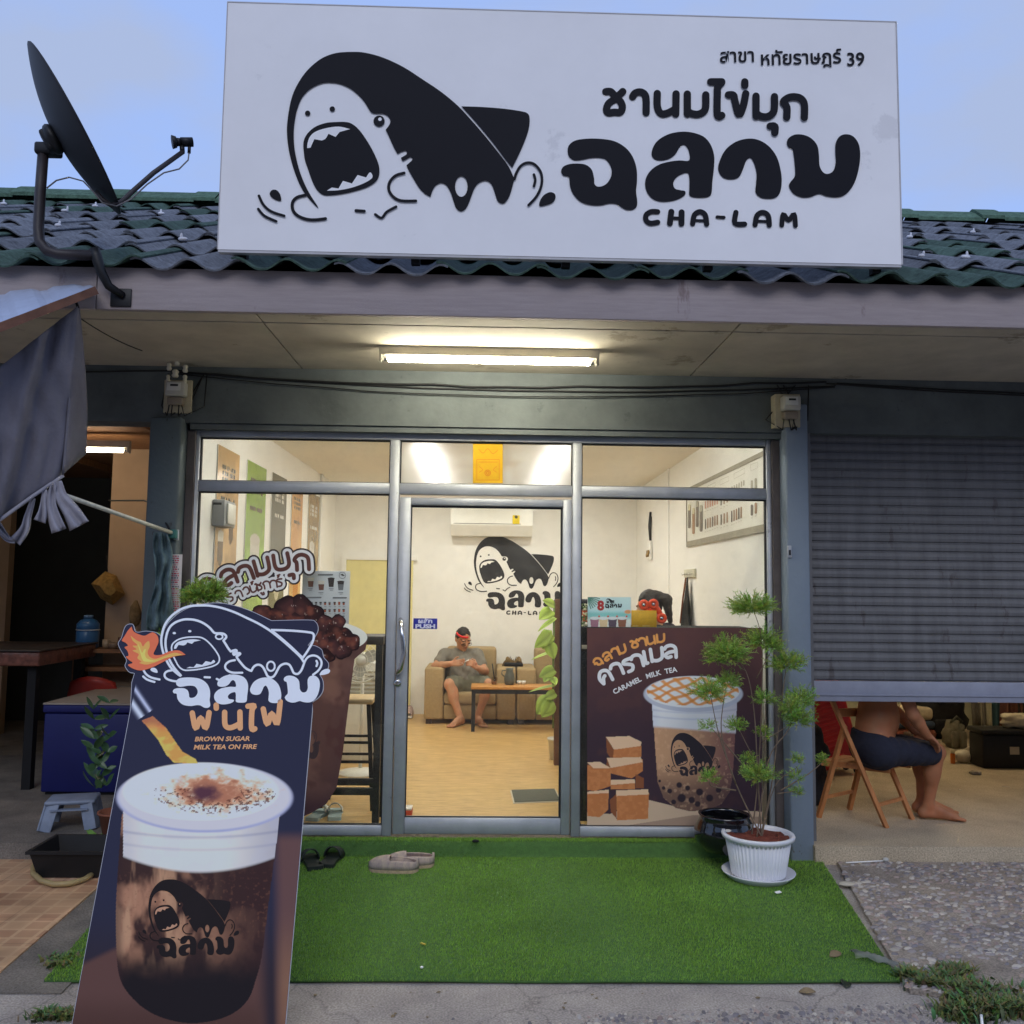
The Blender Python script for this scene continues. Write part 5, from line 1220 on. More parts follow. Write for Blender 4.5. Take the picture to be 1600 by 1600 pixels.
def canvas():
    t = thing('canvas_awning', 'grey canvas awning hanging half folded at the left edge, its rags dangling below', 'awning', at(60,760,Y=4.25)[:])
    TL, TR, BR, BL = (-50,612), (122,478), (99,742), (-50,842)
    P = []
    for i in range(22):
        k = i/21; row = []
        for j in range(26):
            s = j/25; u = (TL[0]*(1-s)+TR[0]*s)*(1-k)+(BL[0]*(1-s)+BR[0]*s)*k; v = (TL[1]*(1-s)+TR[1]*s)*(1-k)+(BL[1]*(1-s)+BR[1]*s)*k
            fold = .05*math.exp(-((s-.30-.35*(1-k))/.07)**2)-.035*math.exp(-((s-.45-.35*(1-k))/.08)**2)+.02*math.exp(-((s-.12-.5*(1-k)*k)/.06)**2)
            fold += .05*k*(1-k)*math.sin(3*s+1)+.007*math.sin(17*s+6*k)*k+.006*math.sin(31*s-9*k+2*math.sin(7*k))+.004*math.sin(14*k+22*s)
            row.append(at(u, v+4*math.sin(3*k*s), Y=4.02-.2*(1-s)-fold+.06*k))
        P.append(row)
    cm = mat('grey_canvas', S(104,102,112), .9, .16, 4, .3, 60, spots=[((*S(70,66,66),.5), 4, .62, (1,1,1)), ((*S(140,138,146),.4), 6, .66, (2,1,.5))])
    MB().grid(P).build('front_flap', cm, t, solid=.004)
    P = []
    for i in range(16):
        k = i/15; row = []
        l = (122+k*(99-122)-2, 480+k*262); r = (124+12*min(1,k*1.4)+2*math.sin(4*k), 480+k*(235-6*k)); 
        for j in range(9):
            s = j/8; u = l[0]*(1-s)+r[0]*s; v = l[1]*(1-s)+r[1]*s; row.append(at(u, v, Y=4.055+.05*s*(1-k)+.25*k*s-.02*math.sin(s*6)*k))
        P.append(row)
    MB().grid(P).build('side_flap', cm, t, solid=.004)
    hem = [at(-50,843,Y=3.86), at(0,812,Y=3.92), at(50,776,Y=4.0), at(99,743,Y=4.07)]; MB().tube(hem, .008, 8).build('hem', mat('canvas_hem', S(150,148,158), .9), t)
    rs = random.Random(6)
    for pts, w_ in (([(90,752),(95,775),(112,800),(124,822)],14), ([(84,757),(80,790),(92,830)],10), ([(70,765),(68,795),(62,815)],8), ([(52,778),(44,805),(38,828),(24,846)],8), ([(24,846),(10,840),(-8,815),(-20,800)],7)):
        P = []
        cl_ = cat(pts, False, 5); Nn = len(cl_)
        for i, p in enumerate(cl_):
            k = i/(Nn-1); tg = cl_[min(i+1,Nn-1)]-cl_[max(i-1,0)]; tg /= np.hypot(*tg); nn = np.array([-tg[1], tg[0]]); ww = w_*(.45+.75*k)
            P.append([at(*(p+nn*ww*(j/8*2-1)), Y=4.03-.012*math.cos(j*(.9+.07*len(pts)*w_/8)+4*k+w_)*(.4+k)-.006*math.sin(9*k+j)) for j in range(9)])
        MB().grid(P).build('rag', mat('rag_canvas', S(150,148,158), .9, .2, 9), t, solid=.003)
    MB().tube(sag(at(122,480,Y=4.05), at(118,470,Y=4.08), .0, 4), .006, 6).build('tie_cord', M_cable, t)
canvas()
q0, q1 = at(84,768,Y=4.05), at(270,833,Y=5.12)
t = thing('awning_pole', 'thin white pipe sloping from the canvas down to the left column', 'pole', q1[:])
MB().tube([q0, q1], .0115, 10).build('pipe', mat('pole_white', S(190,190,180), .5, .15, 20), t)
MB().rbox((q1.x-.02,q1.y-.02,q1.z-.03), (q1.x+.025,5.139,q1.z+.02), .006).build('bracket', mat('green_string', S(60,110,104), .8), t)
tag(MB().tube(sag(at(118,492,Y=4.09), at(222,548,Y=4.66), .015, 8), .003, 5).build('guy_string', M_cable), 'thin string from the canvas corner up to the beam', 'string')
tag(MB().tube([at(268,832,Y=5.1), at(258,815,Y=5.15), at(245,790,Y=5.4), at(225,782,Y=5.9), at(170,782,Y=6.6)], .006, 6).build('cable', M_cable), 'black cable looping from the pole end into the left room', 'cable')
# ================================================================== potted trees
def foliage_clump(mb, cols, c, rx, rz, n, rs, m=None):
    c = V(c)
    for i in range(n):
        th = rs.uniform(0, 2*math.pi); ph = math.acos(rs.uniform(-.75, 1)); q = rs.uniform(.3, 1)**.6
        d = V((math.sin(ph)*math.cos(th), math.sin(ph)*math.sin(th), math.cos(ph)))
        p0 = c+V((d.x*rx*.25, d.y*rx*.25, d.z*rz*.25-rz*.2)); p1 = c+V((d.x*rx*q*rs.uniform(.85,1.15), d.y*rx*q, d.z*rz*q*rs.uniform(.85,1.15)))
        p1 += V((rs.gauss(0,.006), rs.gauss(0,.006), rs.gauss(.004,.006)))
        ax = p1-p0; l = ax.length
        if l < .004: continue
        ax.normalize(); k = max(5, int(l/.0045)); base = S(rs.uniform(132,176), rs.uniform(170,204), rs.uniform(64,98)); sh = rs.uniform(.55,1.15)
        cc = np.array(base)*sh
        for j in range(k):
            t = (j+1)/k; pp = p0.lerp(p1, t); a = rs.uniform(0, 2*math.pi); s1 = ax.orthogonal().normalized(); s2 = ax.cross(s1)
            dd = (ax*.9+(s1*math.cos(a)+s2*math.sin(a))*.9).normalized(); le = rs.uniform(.011,.021); w_ = dd.cross(V((rs.gauss(0,1), rs.gauss(0,1), rs.gauss(0,1)))).normalized()*.0019
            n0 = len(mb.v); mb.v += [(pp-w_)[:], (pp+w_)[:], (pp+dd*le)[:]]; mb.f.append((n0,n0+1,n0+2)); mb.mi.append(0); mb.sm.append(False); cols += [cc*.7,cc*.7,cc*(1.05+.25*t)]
M_leafn = mat('needle_leaf', attr=True, rough=.6, spec=.25)
M_stem = mat('grey_stem', S(122,104,86), .85, .25, 20)
M_pot = mat('white_pot_plastic', S(226,226,230), .4, .04, 4)
M_soil = mat('red_brown_bark_soil', S(110,54,40), .95, .4, 30, .8, 60)
def pot(t, c, R=.186, H=.235):
    x, y, z = c
    MB().lathe([(R*.72,.022),(R*.74,.03),(R*.9,H-.025)], (x,y,z), 240, flute=.018, fn=48).build('pot', M_pot, t)
    MB().lathe([(R*.89,H-.04),(R*.9,H-.03),(R*1.0,H-.022),(R*1.02,H-.008),(R*1.0,H),(R*.93,H),(R*.9,H-.012),(R*.86,H-.03)], (x,y,z), 48).build('pot_rim', M_pot, t)
    MB().lathe([(0,.002),(R*.78,.002),(R*.82,.006),(R*1.0,.035),(R*1.02,.042),(R*.99,.042),(R*.8,.014),(0,.012)], (x,y,z), 48).build('saucer', M_pot, t)
    P = []
    for i in range(9):
        r = R*.86*i/8; P.append([(x+r*math.cos(a), y+r*math.sin(a), z+H-.017+random.uniform(-.006,.008)) for a in np.linspace(0,2*math.pi,29)])
    MB().grid(P).build('soil', M_soil, t)
def potted_tree(name, label, cpx, Y, z, clumps, stems, seed):
    base = at(cpx[0], cpx[1], Y=Y); t = thing(name, label, 'potted plant', (base.x, Y, z)); pot(t, (base.x, Y, z))
    rs = random.Random(seed); mb = MB(); cols = []; cs = []
    for (u, v, ru, rv, dy) in clumps:
        c = at(u, v, Y=Y+dy); k = (Y+dy)/FPX; cs.append(c); foliage_clump(mb, cols, c, ru*k*1.08, rv*k*1.12, int(135*max(.35, ru*rv/500)), rs)
    o = mb.build('foliage', M_leafn, t, cols=np.array(cols)); o['kind'] = 'stuff'
    st = MB(); root = V((base.x, Y, z+.2))
    for si, mids in enumerate(stems):
        pts = ([root+V((rs.uniform(-.03,.03), rs.uniform(-.03,.03), 0))] if si in (0,1,2,7,8,11) else [])+[at(u, v, Y=Y+dy) for u, v, dy in mids]
        q = []
        A_ = [np.array(p) for p in pts]
        for i in range(len(A_)-1):
            for k in range(5): 
                p0, p1, p2, p3 = A_[max(i-1,0)], A_[i], A_[i+1], A_[min(i+2,len(A_)-1)]; tt = k/5
                q.append(.5*((2*p1)+(-p0+p2)*tt+(2*p0-5*p1+4*p2-p3)*tt**2+(-p0+3*p1-3*p2+p3)*tt**3))
        q.append(A_[-1]); st.tube(q, list(np.linspace(.0042 if len(mids) > 2 else .0030, .0016, len(q))), 6)
    st.build('stem', M_stem, t)
CL = [(1174,946,40,22,0),(1160,950,22,14,.04),(1190,944,20,16,-.03),(1137,1018,38,27,-.04),(1120,1024,24,18,.02),(1192,998,31,23,.04),(1229,1036,34,19,.0),(1245,1030,18,14,.05),(1109,1080,30,22,-.05),(1137,1064,22,18,0),(1195,1092,22,14,-.03),(1252,1092,26,22,.03),(1246,1121,28,22,0),(1235,1105,22,18,-.06),(1151,1134,21,13,0),(1107,1134,15,11,.02),(1184,1209,32,18,-.05),(1168,1186,15,12,.05),(1109,1214,20,14,0),(1245,1187,13,9,0),(1243,1212,14,13,0),(1246,1236,15,10,0),(1284,1188,9,12,.03),(1193,1144,16,12,.03),(1210,1010,18,14,-.04)]
ST = [[(1184,1220,0),(1190,1100,0),(1190,1000,.03),(1176,950,0)],[(1183,1190,-.02),(1178,1110,-.03),(1166,1050,-.03),(1140,1020,-.04)],[(1150,1225,0),(1128,1150,0),(1130,1100,0),(1137,1066,0)],[(1150,1225,0),(1124,1150,-.03),(1110,1085,-.05)],[(1160,1195,0),(1140,1170,0),(1112,1138,.02)],[(1175,1180,0),(1155,1140,0)],[(1195,1200,0),(1196,1100,-.03)],[(1205,1230,0),(1215,1150,.02),(1226,1060,0),(1230,1040,0)],[(1200,1190,0),(1232,1140,0),(1248,1100,.03)],[(1190,1160,0),(1230,1135,0)],[(1150,1235,0),(1112,1228,0),(1110,1216,0)],[(1210,1230,0),(1244,1200,0)],[(1220,1235,0),(1262,1210,.02),(1284,1192,.03)],[(1215,1240,0),(1245,1236,0)],[(1184,1215,-.05)],[(1182,1060,.02),(1208,1012,-.04)]]
potted_tree('potted_tree', 'tall airy potted tree with feathery green tufts in a white fluted pot on the turf', (1185,1370), 4.82, .012, CL, ST, 3)
dx = -862
potted_tree('potted_tree', 'second feathery potted tree, mostly hidden behind the advertising standee', (322,1370), 4.86, .012, [(u+dx+8,v-22,ru,rv,dy) for u,v,ru,rv,dy in CL if u < 1215]+[(316,928,32,20,0),(335,932,22,16,.04),(296,934,20,14,-.03),(312,934,26,16,.05)], [[(u+dx+8,v-22,d) for u,v,d in s_] for s_ in ST[:8]], 8)

# ================================================================== broad leaf builder
def leaf(mb, base, tip, nrm, w_, curl=.15, n=7, heart=True, cols=None, c=None):
    base, tip = V(base), V(tip); ax = tip-base; l = ax.length; ax.normalize(); nrm = V(nrm); nrm = (nrm-ax*nrm.dot(ax)).normalized(); sd = ax.cross(nrm)
    P = []
    for i in range(n+1):
        t = i/n; ww = (math.sin(math.pi*min(1, .12+t*.88)**.75)**.8 if heart else math.sin(math.pi*(t*.96+.02))**.8)*w_
        cen = base+ax*l*t-nrm*curl*l*(t-.4)**2
        P.append([cen-sd*ww+nrm*.12*w_, cen-sd*ww*.5+nrm*.03*w_, cen, cen+sd*ww*.5+nrm*.03*w_, cen+sd*ww+nrm*.12*w_])
    n0 = len(mb.v); mb.grid(P)
    if cols is not None:
        for i in range(n+1):
            for j in range(5): cols.append(np.array(c)*(.62 if j == 2 else 1.0))
    return P
def leafy_pot(name, label, c, leaves, Mleaf, potcol=None, R=.09, H=.14):
    t = thing(name, label, 'potted plant', c)
    if potcol: MB().lathe([(R*.7,0),(R*.95,H*.9),(R*1.05,H*.92),(R*1.05,H),(R*.9,H),(R*.88,H*.85),(0,H*.85)], c, 24).build('pot', potcol, t)
    for lf in leaves: mb = MB(); leaf(mb, *lf); mb.build('leaf', Mleaf, t)
    return t
# dark leafy plant in front of the blue freezer
rs = random.Random(2); Yp = 5.28; M_zz = mat('dark_glossy_leaf', S(62,92,58), .35, .2, 10)
pc = at(180,1330,Y=Yp); lv = []
for (ub, vb, ut, vt, n_) in ((150,1240,146,1100,9), (166,1240,172,1085,6), (158,1240,158,1150,5)):
    for k in range(n_):
        s = (k+.5)/n_; u, v = ub+(ut-ub)*s, vb+(vt-vb)*s
        for sd in (-1, 1):
            b_ = at(u, v, Y=Yp); tp = at(u+sd*rs.uniform(8,23), v-rs.uniform(4,26), Y=Yp+rs.uniform(-.09,.09)); lv.append((b_, tp, (rs.uniform(-.8,.8),-1,rs.uniform(.1,1.2)), rs.uniform(.012,.023), rs.uniform(.05,.35), 5, False))
leafy_pot('potted_plant', 'dark glossy leafed plant in a terracotta pot before the blue freezer, beside the standee', (pc.x, Yp, .1), lv, M_zz, mat('terracotta', S(140,84,62), .85, .2), .1, .13)
# moss green lump by it
q = at(152,1312,Y=5.25); mb = MB()
for k in range(14): a_ = k*2.4; leaf(mb, q+V((0,0,-.02)), q+V((.055*math.cos(a_), .04*math.sin(a_), .01+.05*(k % 5)/4)), (-.4*math.cos(a_),-.6,.8), .02, .5, 5, True)
tag(mb.build('leafy_clump', mat('light_green_leaf', S(110,150,70), .7, .25, 20), None, solid=.001), 'light green leafy clump peeping out behind the standee below the stool', 'plant')

# ================================================================== left room
def flz(u, v, z=FZ): return at(u, v, Z=z)
M_frz = mat('blue_freezer_paint', S(28,32,90), .45, .16, 2, spots=[((*S(70,74,110),.5), 9, .66, (1,1,1))])
a = flz(62,1243); fx0, fy0 = a.x, a.y; fx1 = -2.0; ztop = at(64,1098,Y=fy0).z; fy1 = at(150,1071,Z=ztop).y
t = thing('chest_freezer', 'dark blue chest freezer with a grey top in the left room', 'freezer', ((fx0+fx1)/2, fy0, FZ))
MB().rbox((fx0,fy0,FZ+.02), (fx1,fy1,ztop-.07), .012).build('body', M_frz, t)
MB().rbox((fx0-.008,fy0-.012,ztop-.066), (fx1+.008,fy1,ztop-.012), .012).build('lid', M_frz, t)
MB().box((fx0-.006,fy0-.01,ztop-.011), (fx1+.006,fy1,ztop)).build('top_sheet', mat('grey_formica', S(150,140,130), .6, .1, 5), t)
MB().box((fx0+.02,fy0+.03,FZ), (fx1-.02,fy1-.03,FZ+.019)).build('plinth', M_black, t)
# grey plastic stool
def plastic_stool():
    c = flz(112,1290); W_, D_ = .30, .24; H_ = at(112,1245,Y=c.y).z-FZ
    t = thing('plastic_stool', 'low worn grey plastic stool at the edge of the left room floor', 'stool', (c.x, c.y, FZ)); m = mat('grey_plastic', S(130,141,160), .5, .18, 9, spots=[((*S(80,84,92),.6), 12, .66, (1,1,1))])
    x0, x1, y0, y1 = c.x-W_/2, c.x+W_/2, c.y-D_/2, c.y+D_/2
    Rz = Matrix.Translation((c.x,c.y,0)) @ Matrix.Rotation(R_(14),4,'Z') @ Matrix.Translation((-c.x,-c.y,0))
    MB().rbox((x0+.015,y0+.015,FZ+H_-.025), (x1-.015,y1-.015,FZ+H_), .012, 3, 0, Rz).build('seat', m, t)
    for sx_ in (-1,1):
        for sy in (-1,1):
            b_ = V((c.x+sx_*W_*.5, c.y+sy*D_*.5, FZ)); tp = V((c.x+sx_*W_*.40, c.y+sy*D_*.38, FZ+H_-.015)); mb = MB()
            for dx_, dy in ((1,0),(0,1)):
                q0 = b_-V((sx_*.03*dx_, sy*.03*dy, 0)); mb.bar(Rz @ (b_-V((sx_*.028*dx_, sy*.028*dy, 0))), Rz @ (tp-V((sx_*.035*dx_, sy*.035*dy, 0))), .07 if dx_ else .012, .012 if dx_ else .07, (0,1,0), 0, .004)
            mb.build('leg', m, t)
    for sx_ in (-1,1): MB().bar(Rz @ V((c.x+sx_*W_*.42,y0+.05,FZ+H_-.05)), Rz @ V((c.x+sx_*W_*.42,y1-.05,FZ+H_-.05)), .008, .04, (0,0,1)).build('apron', m, t)
    for sy in (-1,1): MB().bar(Rz @ V((x0+.05,c.y+sy*D_*.42,FZ+H_-.05)), Rz @ V((x1-.05,c.y+sy*D_*.42,FZ+H_-.05)), .04, .008, (0,0,1)).build('apron', m, t)
plastic_stool()
# black tub and hose
c = flz(100,1376,.012); c = V((c.x+.0, c.y+.16, .012))
t = thing('black_tub', 'black rectangular plastic tub standing on the tiles below the grey stool', 'tub', c[:]); mb = MB(); M_tub = mat('black_plastic_tub', S(24,23,24), .6, .2, 8)
def ring(w_, d_, z): return [(c.x-w_,c.y-d_,z),(c.x+w_,c.y-d_,z),(c.x+w_,c.y+d_,z),(c.x-w_,c.y+d_,z)]
rr = [ring(.15,.12,.012), ring(.185,.15,.14), ring(.20,.165,.14), ring(.20,.165,.155), ring(.18,.147,.155), ring(.147,.117,.025)]
vs = [p for r in rr for p in r]; fs = [(0,3,2,1),(20,21,22,23)]+[(i*4+k, i*4+(k+1)%4, i*4+4+(k+1)%4, i*4+4+k) for i in range(5) for k in range(4)]
mb.add(vs, fs).build('tub', M_tub, t)
hp = [flz(150,1362,.03), flz(132,1374,.03), flz(108,1381,.03), flz(84,1382,.03), flz(64,1376,.03), flz(52,1365,.03), flz(52,1354,.03), flz(60,1345,.03), flz(75,1338,.03)]
tag(MB().tube([V(p) for p in hp], .014, 8).build('garden_hose', mat('hose_yellow', S(160,140,96), .5, .1, 20)), 'dull yellow garden hose curled around the black tub', 'hose')
# table with dark marbled edge at the far left
a = at(62,1016,Y=6.3); t = thing('stone_table', 'table with a rough red brown stone edge at the far left', 'table', (a.x-.6, 6.3, FZ))
zt_ = a.z; MB().rbox((a.x-1.4,6.3,zt_-.11), (a.x,7.2,zt_-.012), .01).build('edge_slab', mat('red_granite', S(112,70,58), .3, .5, 18, .3, 30), t)
MB().rbox((a.x-1.42,6.28,zt_-.011), (a.x+.01,7.22,zt_), .004).build('tabletop', mat('dark_top', S(50,44,42), .5, .2), t)
for x_ in (a.x-1.35, a.x-.08):
    for y_ in (6.4, 7.1): MB().box((x_-.03,y_-.03,FZ), (x_+.03,y_+.03,zt_-.111)).build('leg', M_blackm, t)
# wooden shelf with mugs, blue bottle
Ys = 7.15; a, b = at(114,1014,Y=Ys), at(232,1014,Y=Ys); zs_ = a.z; M_wd = mat('brown_shelf_wood', S(120,84,56), .7, .25, 6, stretch=(1,1,8))
t = thing('wooden_shelf', 'low brown wooden shelf unit against the beige wall in the left room', 'shelf', ((a.x+b.x)/2, Ys, FZ))
for z_ in (zs_-.03, zs_-.17, zs_-.45): MB().box((a.x+.021,Ys,z_-.0), (b.x-.021,Ys+.24,z_+.03)).build('shelf_board', M_wd, t)
for x_ in (a.x, b.x-.02): MB().box((x_,Ys,FZ), (x_+.02,Ys+.24,zs_)).build('side_panel', M_wd, t)
c = at(136,1012,Y=Ys+.1); c.z = zs_; t = thing('water_bottle', 'big blue water bottle standing on the wooden shelf', 'bottle', c[:])
MB().lathe([(.075,0),(.085,.015),(.085,.13),(.078,.14),(.085,.15),(.085,.19),(.06,.22),(.03,.235)], c, 24).build('body', mat('blue_bottle', S(50,96,140), .3, .1), t); MB().lathe([(.035,.2355),(.035,.26),(0,.262)], c, 16).build('cap', mat('bottle_cap', S(90,120,150), .5), t)
MB().tube([c+V((.086*math.cos(a_),.086*math.sin(a_),.145)) for a_ in np.linspace(0,2*math.pi,21)[:-1]], .004, 6, closed=True).build('band', mat('pale_band', S(190,196,200), .5), t)
rs = random.Random(3)
for k, (u_, r_, h_, col) in enumerate(((166,.03,.07,(150,130,104)), (178,.045,.05,(120,100,80)), (190,.03,.09,(90,60,48)), (203,.035,.06,(140,120,96)))):
    c = at(u_,1012,Y=Ys+.09); c.z = zs_; tag(MB().lathe([(r_*.75,0),(r_,h_*.3),(r_,h_),(r_*.85,h_),(r_*.8,h_*.3),(0,h_*.2)], c, 16).build('mug' if h_ < .08 else 'jar', mat('ware%d' % k, S(*col), .4, .15), None),
        ('small pale clay mug right beside the blue water bottle', 'wide shallow grey brown cup on the wooden shelf', 'tall dark brown jar on the wooden shelf', 'tan mug nearest the standee on the wooden shelf')[k], 'jar' if k == 2 else 'mug', 'crockery on the wooden shelf')
# hanging basket and dried things
def hung():
    P = [(143,912),(165,893),(182,900),(195,928),(176,945),(158,935)]; Yh = 7.36
    t = thing('hanging_basket', 'tilted old yellowish straw basket hanging on the beige wall', 'basket', at(170,920,Y=Yh)[:])
    cc = at(170,919,Y=Yh-.05); mb = MB(); rows = []
    for k in range(7):
        s = 1-.09*k; rows.append([at(*p, Y=Yh-.02*k).lerp(at(170,919,Y=Yh-.02*k), 1-s) for p in P]+[at(*P[0], Y=Yh-.02*k).lerp(at(170,919,Y=Yh-.02*k), 1-s)])
    mb.grid(rows, smooth=False); n0 = len(mb.v); mb.add([tuple(p) for p in rows[-1][:-1]], [tuple(range(6))])
    mb.build('basket', mat('straw', S(150,116,60), .9, .35, 30, .5, 80), t, solid=.006)
    MB().tube([at(168,893,Y=Yh-.02), at(166,868,Y=Yh+.02)], .004, 5).build('cord', M_cable, t)
    for lab, pts in (('dried bottle gourd like bundle hanging left of the other on the beige wall', [(213,938,2),(211,948,7),(212,962,10),(210,974,7),(208,979,3)]), ('narrower dried bundle hanging beside the left column', [(231,936,1.5),(231,950,3),(228,962,6),(229,974,8),(226,980,4)])):
        k = 7.3/FPX; tag(MB().tube([at(u, v, Y=7.3) for u, v, r in pts], [r*k for u, v, r in pts], 10).build('dried_bundle', mat('dried_straw', S(120,98,66), .95, .4, 20, .6, 60)), lab, 'dried bundle', 'bundles drying on the beige wall')
hung()
# red plastic chair behind the freezer
c = at(145,1060,Y=7.05); t = thing('red_chair', 'dark red plastic chair whose rounded back shows above the blue freezer', 'chair', (c.x, 7.05, FZ)); M_red = mat('red_plastic', S(150,44,36), .45, .1); zc = at(145,1056,Y=7.05).z
P = []
for i in range(9):
    k = i/8; zz_ = zc-.42*k; hw = .2*(1-.25*max(0,.35-k)**1.0*3*.6)
    P.append([(c.x+hw*s, 7.0+.05*k+.06*s*s, zz_-.05*s*s*(1-k)) for s in np.linspace(-1,1,13)])
MB().grid(P).build('backrest', M_red, t, solid=.012); MB().rbox((c.x-.2,7.06,.5), (c.x+.2,7.45,.53), .01).build('seat', M_red, t)
for x_ in (-.18,.18):
    for y_ in (7.1,7.42): MB().tube([(c.x+x_,y_,.5), (c.x+x_*1.1,y_,FZ)], .018, 8).build('leg', M_red, t)

# ================================================================== inside the shop
M_sofa = mat('beige_sofa_fabric', S(172,148,108), .95, .12, 40, .3, 220)
def armchair(name, label, x0, x1, Yf):
    t = thing(name, label, 'armchair', ((x0+x1)/2, Yf, FZ), 'armchairs at the back wall'); yb_ = 10.12; W_ = .2
    zA, zS, zB = .68, .43, .85
    for a_, b_ in ((x0, x0+W_), (x1-W_, x1)): MB().rbox((a_,Yf,FZ+.05), (b_,yb_-.02,zA), .025, 3).build('armrest', M_sofa, t)
    MB().rbox((x0+W_+.002,Yf+.02,FZ+.05), (x1-W_-.002,yb_-.05,.30), .012).build('base', M_sofa, t)
    MB().rbox((x0+W_+.004,Yf-.005,.302), (x1-W_-.004,yb_-.25,zS), .035, 3).build('seat_cushion', M_sofa, t)
    MB().rbox((x0+W_+.004-.1*0,yb_-.26,.40), (x1-W_+.0,yb_-.03,zB+.02), .04, 3, 0).build('back_cushion', M_sofa, t)
    for x_ in (x0+.02, x1-.08):
        for y_ in (Yf+.03, yb_-.12): MB().box((x_,y_,FZ), (x_+.06,y_+.06,FZ+.049)).build('leg', mat('dark_wood_leg', S(60,44,34), .6), t)
ax0 = at(663,1090,Y=9.5).x; ax1 = at(805.5,1090,Y=9.5).x
armchair('armchair', 'beige fabric armchair in which the man sits', ax0, ax1, 9.46)
armchair('armchair', 'empty beige fabric armchair to the right, behind the big lime green leaves', ax1+.012, ax1+.98, 9.46)
# coffee table
tx0 = at(737,1075,Y=9.05).x; tz = at(760,1072,Y=9.05).z; tx1 = tx0+1.25
t = thing('coffee_table', 'low coffee table with wooden top and black metal frame in front of the armchairs', 'coffee table', ((tx0+tx1)/2, 9.15, FZ))
MB().rbox((tx0-.005,8.995,tz-.028), (tx1,9.32,tz), .004).build('tabletop', mat('oak_top', S(196,138,72), .45, .2, 4, stretch=(2,12,2)), t)
fm = MB().box((tx0,9.0,tz-.07), (tx1-.005,9.03,tz-.029)).box((tx0,9.285,tz-.07), (tx1-.005,9.315,tz-.029)).box((tx0,9.0305,tz-.07), (tx0+.03,9.2845,tz-.029)); fm.build('frame', M_black, t)
for x_ in (tx0, tx1-.04):
    for y_ in (9.002, 9.28): MB().box((x_+.001,y_,FZ), (x_+.036,y_+.034,tz-.0705)).build('leg', M_black, t)
def tabc(u, y=9.2): p_ = at(u,1071,Y=y); return V((p_.x, y, tz))
c = tabc(796); t = thing('jug', 'dark grey green ceramic jug on the coffee table', 'jug', c[:])
MB().lathe([(.042,0),(.05,.02),(.055,.06),(.045,.11),(.034,.14),(.042,.165),(.036,.163),(.03,.14),(0,.12)], c, 24).build('body', mat('grey_ceramic', S(88,92,84), .4, .15), t); MB().tube([c+V((-.04,0,.145)), c+V((-.075,0,.14)), c+V((-.08,0,.105)), c+V((-.05,0,.08))], .006, 8).build('handle', MATS['grey_ceramic'], t)
c = tabc(772); t = thing('iced_drink', 'nearly empty plastic cup with a black straw on the coffee table', 'drink', c[:])
MB().lathe([(.025,.001),(.036,.075),(.034,.075),(.024,.006),(0,.006)], c, 18).build('cup', glass('clear_plastic', (.9,.88,.84)), t); MB().lathe([(0,.007),(.025,.007),(.029,.035),(0,.035)], c, 16).build('tea', mat('milk_tea', S(130,86,56), .4), t); MB().tube([c+V((.008,0,.02)), c+V((-.022,0,.21))], .0055, 8).build('straw', M_black, t)
for k, u_ in enumerate((811, 818)):
    c = tabc(u_, 9.25); tag(MB().lathe([(.018,0),(.025,.035),(.022,.035),(.015,.006),(0,.006)], c, 14).build('small_cup', mat('white_ceramic', S(225,222,210), .3)), ('tiny white cup next to the jug on the coffee table', 'tiny white cup farther from the jug on the coffee table')[k], 'cup', 'tiny cups on the coffee table')
c = at(802,1043,Y=9.75); c.z = .68; t = thing('dried_plant', 'withered brown plant in a black tray on the armrests between the two armchairs', 'plant', c[:])
MB().rbox((c.x-.1,c.y-.07,.681), (c.x+.1,c.y+.07,.72), .008).build('tray', M_black, t); rs = random.Random(5)
for (u_, v_, u2, v2) in ((800,1036,790,1030), (800,1036,797,1034), (803,1036,815,1030), (804,1036,812,1038), (801,1036,806,1038), (800,1036,784,1040), (803,1036,818,1040)):
    mb = MB(); b_ = at(u_,v_,Y=9.75); mid = at((u_+u2)/2, min(v_,v2)-6, Y=9.73); tp = at(u2,v2+3,Y=9.7); leaf(mb, b_.lerp(mid,.7), tp, (0,-1,.4), .028, .5, 6); mb.tube([b_, b_.lerp(mid,.6)+V((0,0,.02)), b_.lerp(mid,.7)], .003, 5); mb.build('leaf', mat('withered_leaf', S(116,92,54), .8, .35, 12), t)
# air conditioner
a, b = at(705,793,Y=9.98), at(832,838,Y=9.98); t = thing('air_conditioner', 'white wall air conditioner high on the back wall above the painted shark', 'air conditioner', ((a.x+b.x)/2, 10.1, b.z))
zm = a.z-(a.z-b.z)*.62; M_ac = mat('ac_plastic', S(238,236,226), .45, .02)
MB().add([(a.x,9.99,a.z),(b.x,9.99,a.z),(b.x,10.199,a.z),(a.x,10.199,a.z),(a.x,9.97,zm),(b.x,9.97,zm),(b.x,10.199,b.z),(a.x,10.199,b.z),(a.x,10.05,b.z),(b.x,10.05,b.z)], [(0,1,2,3),(0,4,5,1),(4,8,9,5),(8,7,6,9),(3,2,6,7),(0,3,7,8,4),(1,5,9,6,2)]).build('body', M_ac, t)
MB().rbox((a.x+.03,9.966,zm+.012), (b.x-.13,9.985,zm+.035) if 0 else (b.x-.13,9.985,zm+.02), .003).build('louvre', mat('ac_grey', S(150,146,136), .5), t)
MB().add([(a.x+.04,9.983,zm-.012),(b.x-.14,9.983,zm-.012),(b.x-.14,10.005,zm-.035),(a.x+.04,10.005,zm-.035)], [(3,2,1,0)]).build('air_slot', M_black, t)
p0, p1 = at(801,805,Y=9.97), at(812,819,Y=9.97); MB().rbox((p0.x,9.965,p1.z), (p1.x,9.984,p0.z), .004).build('energy_sticker', mat('sticker_yellow', S(236,206,30), .5), t)
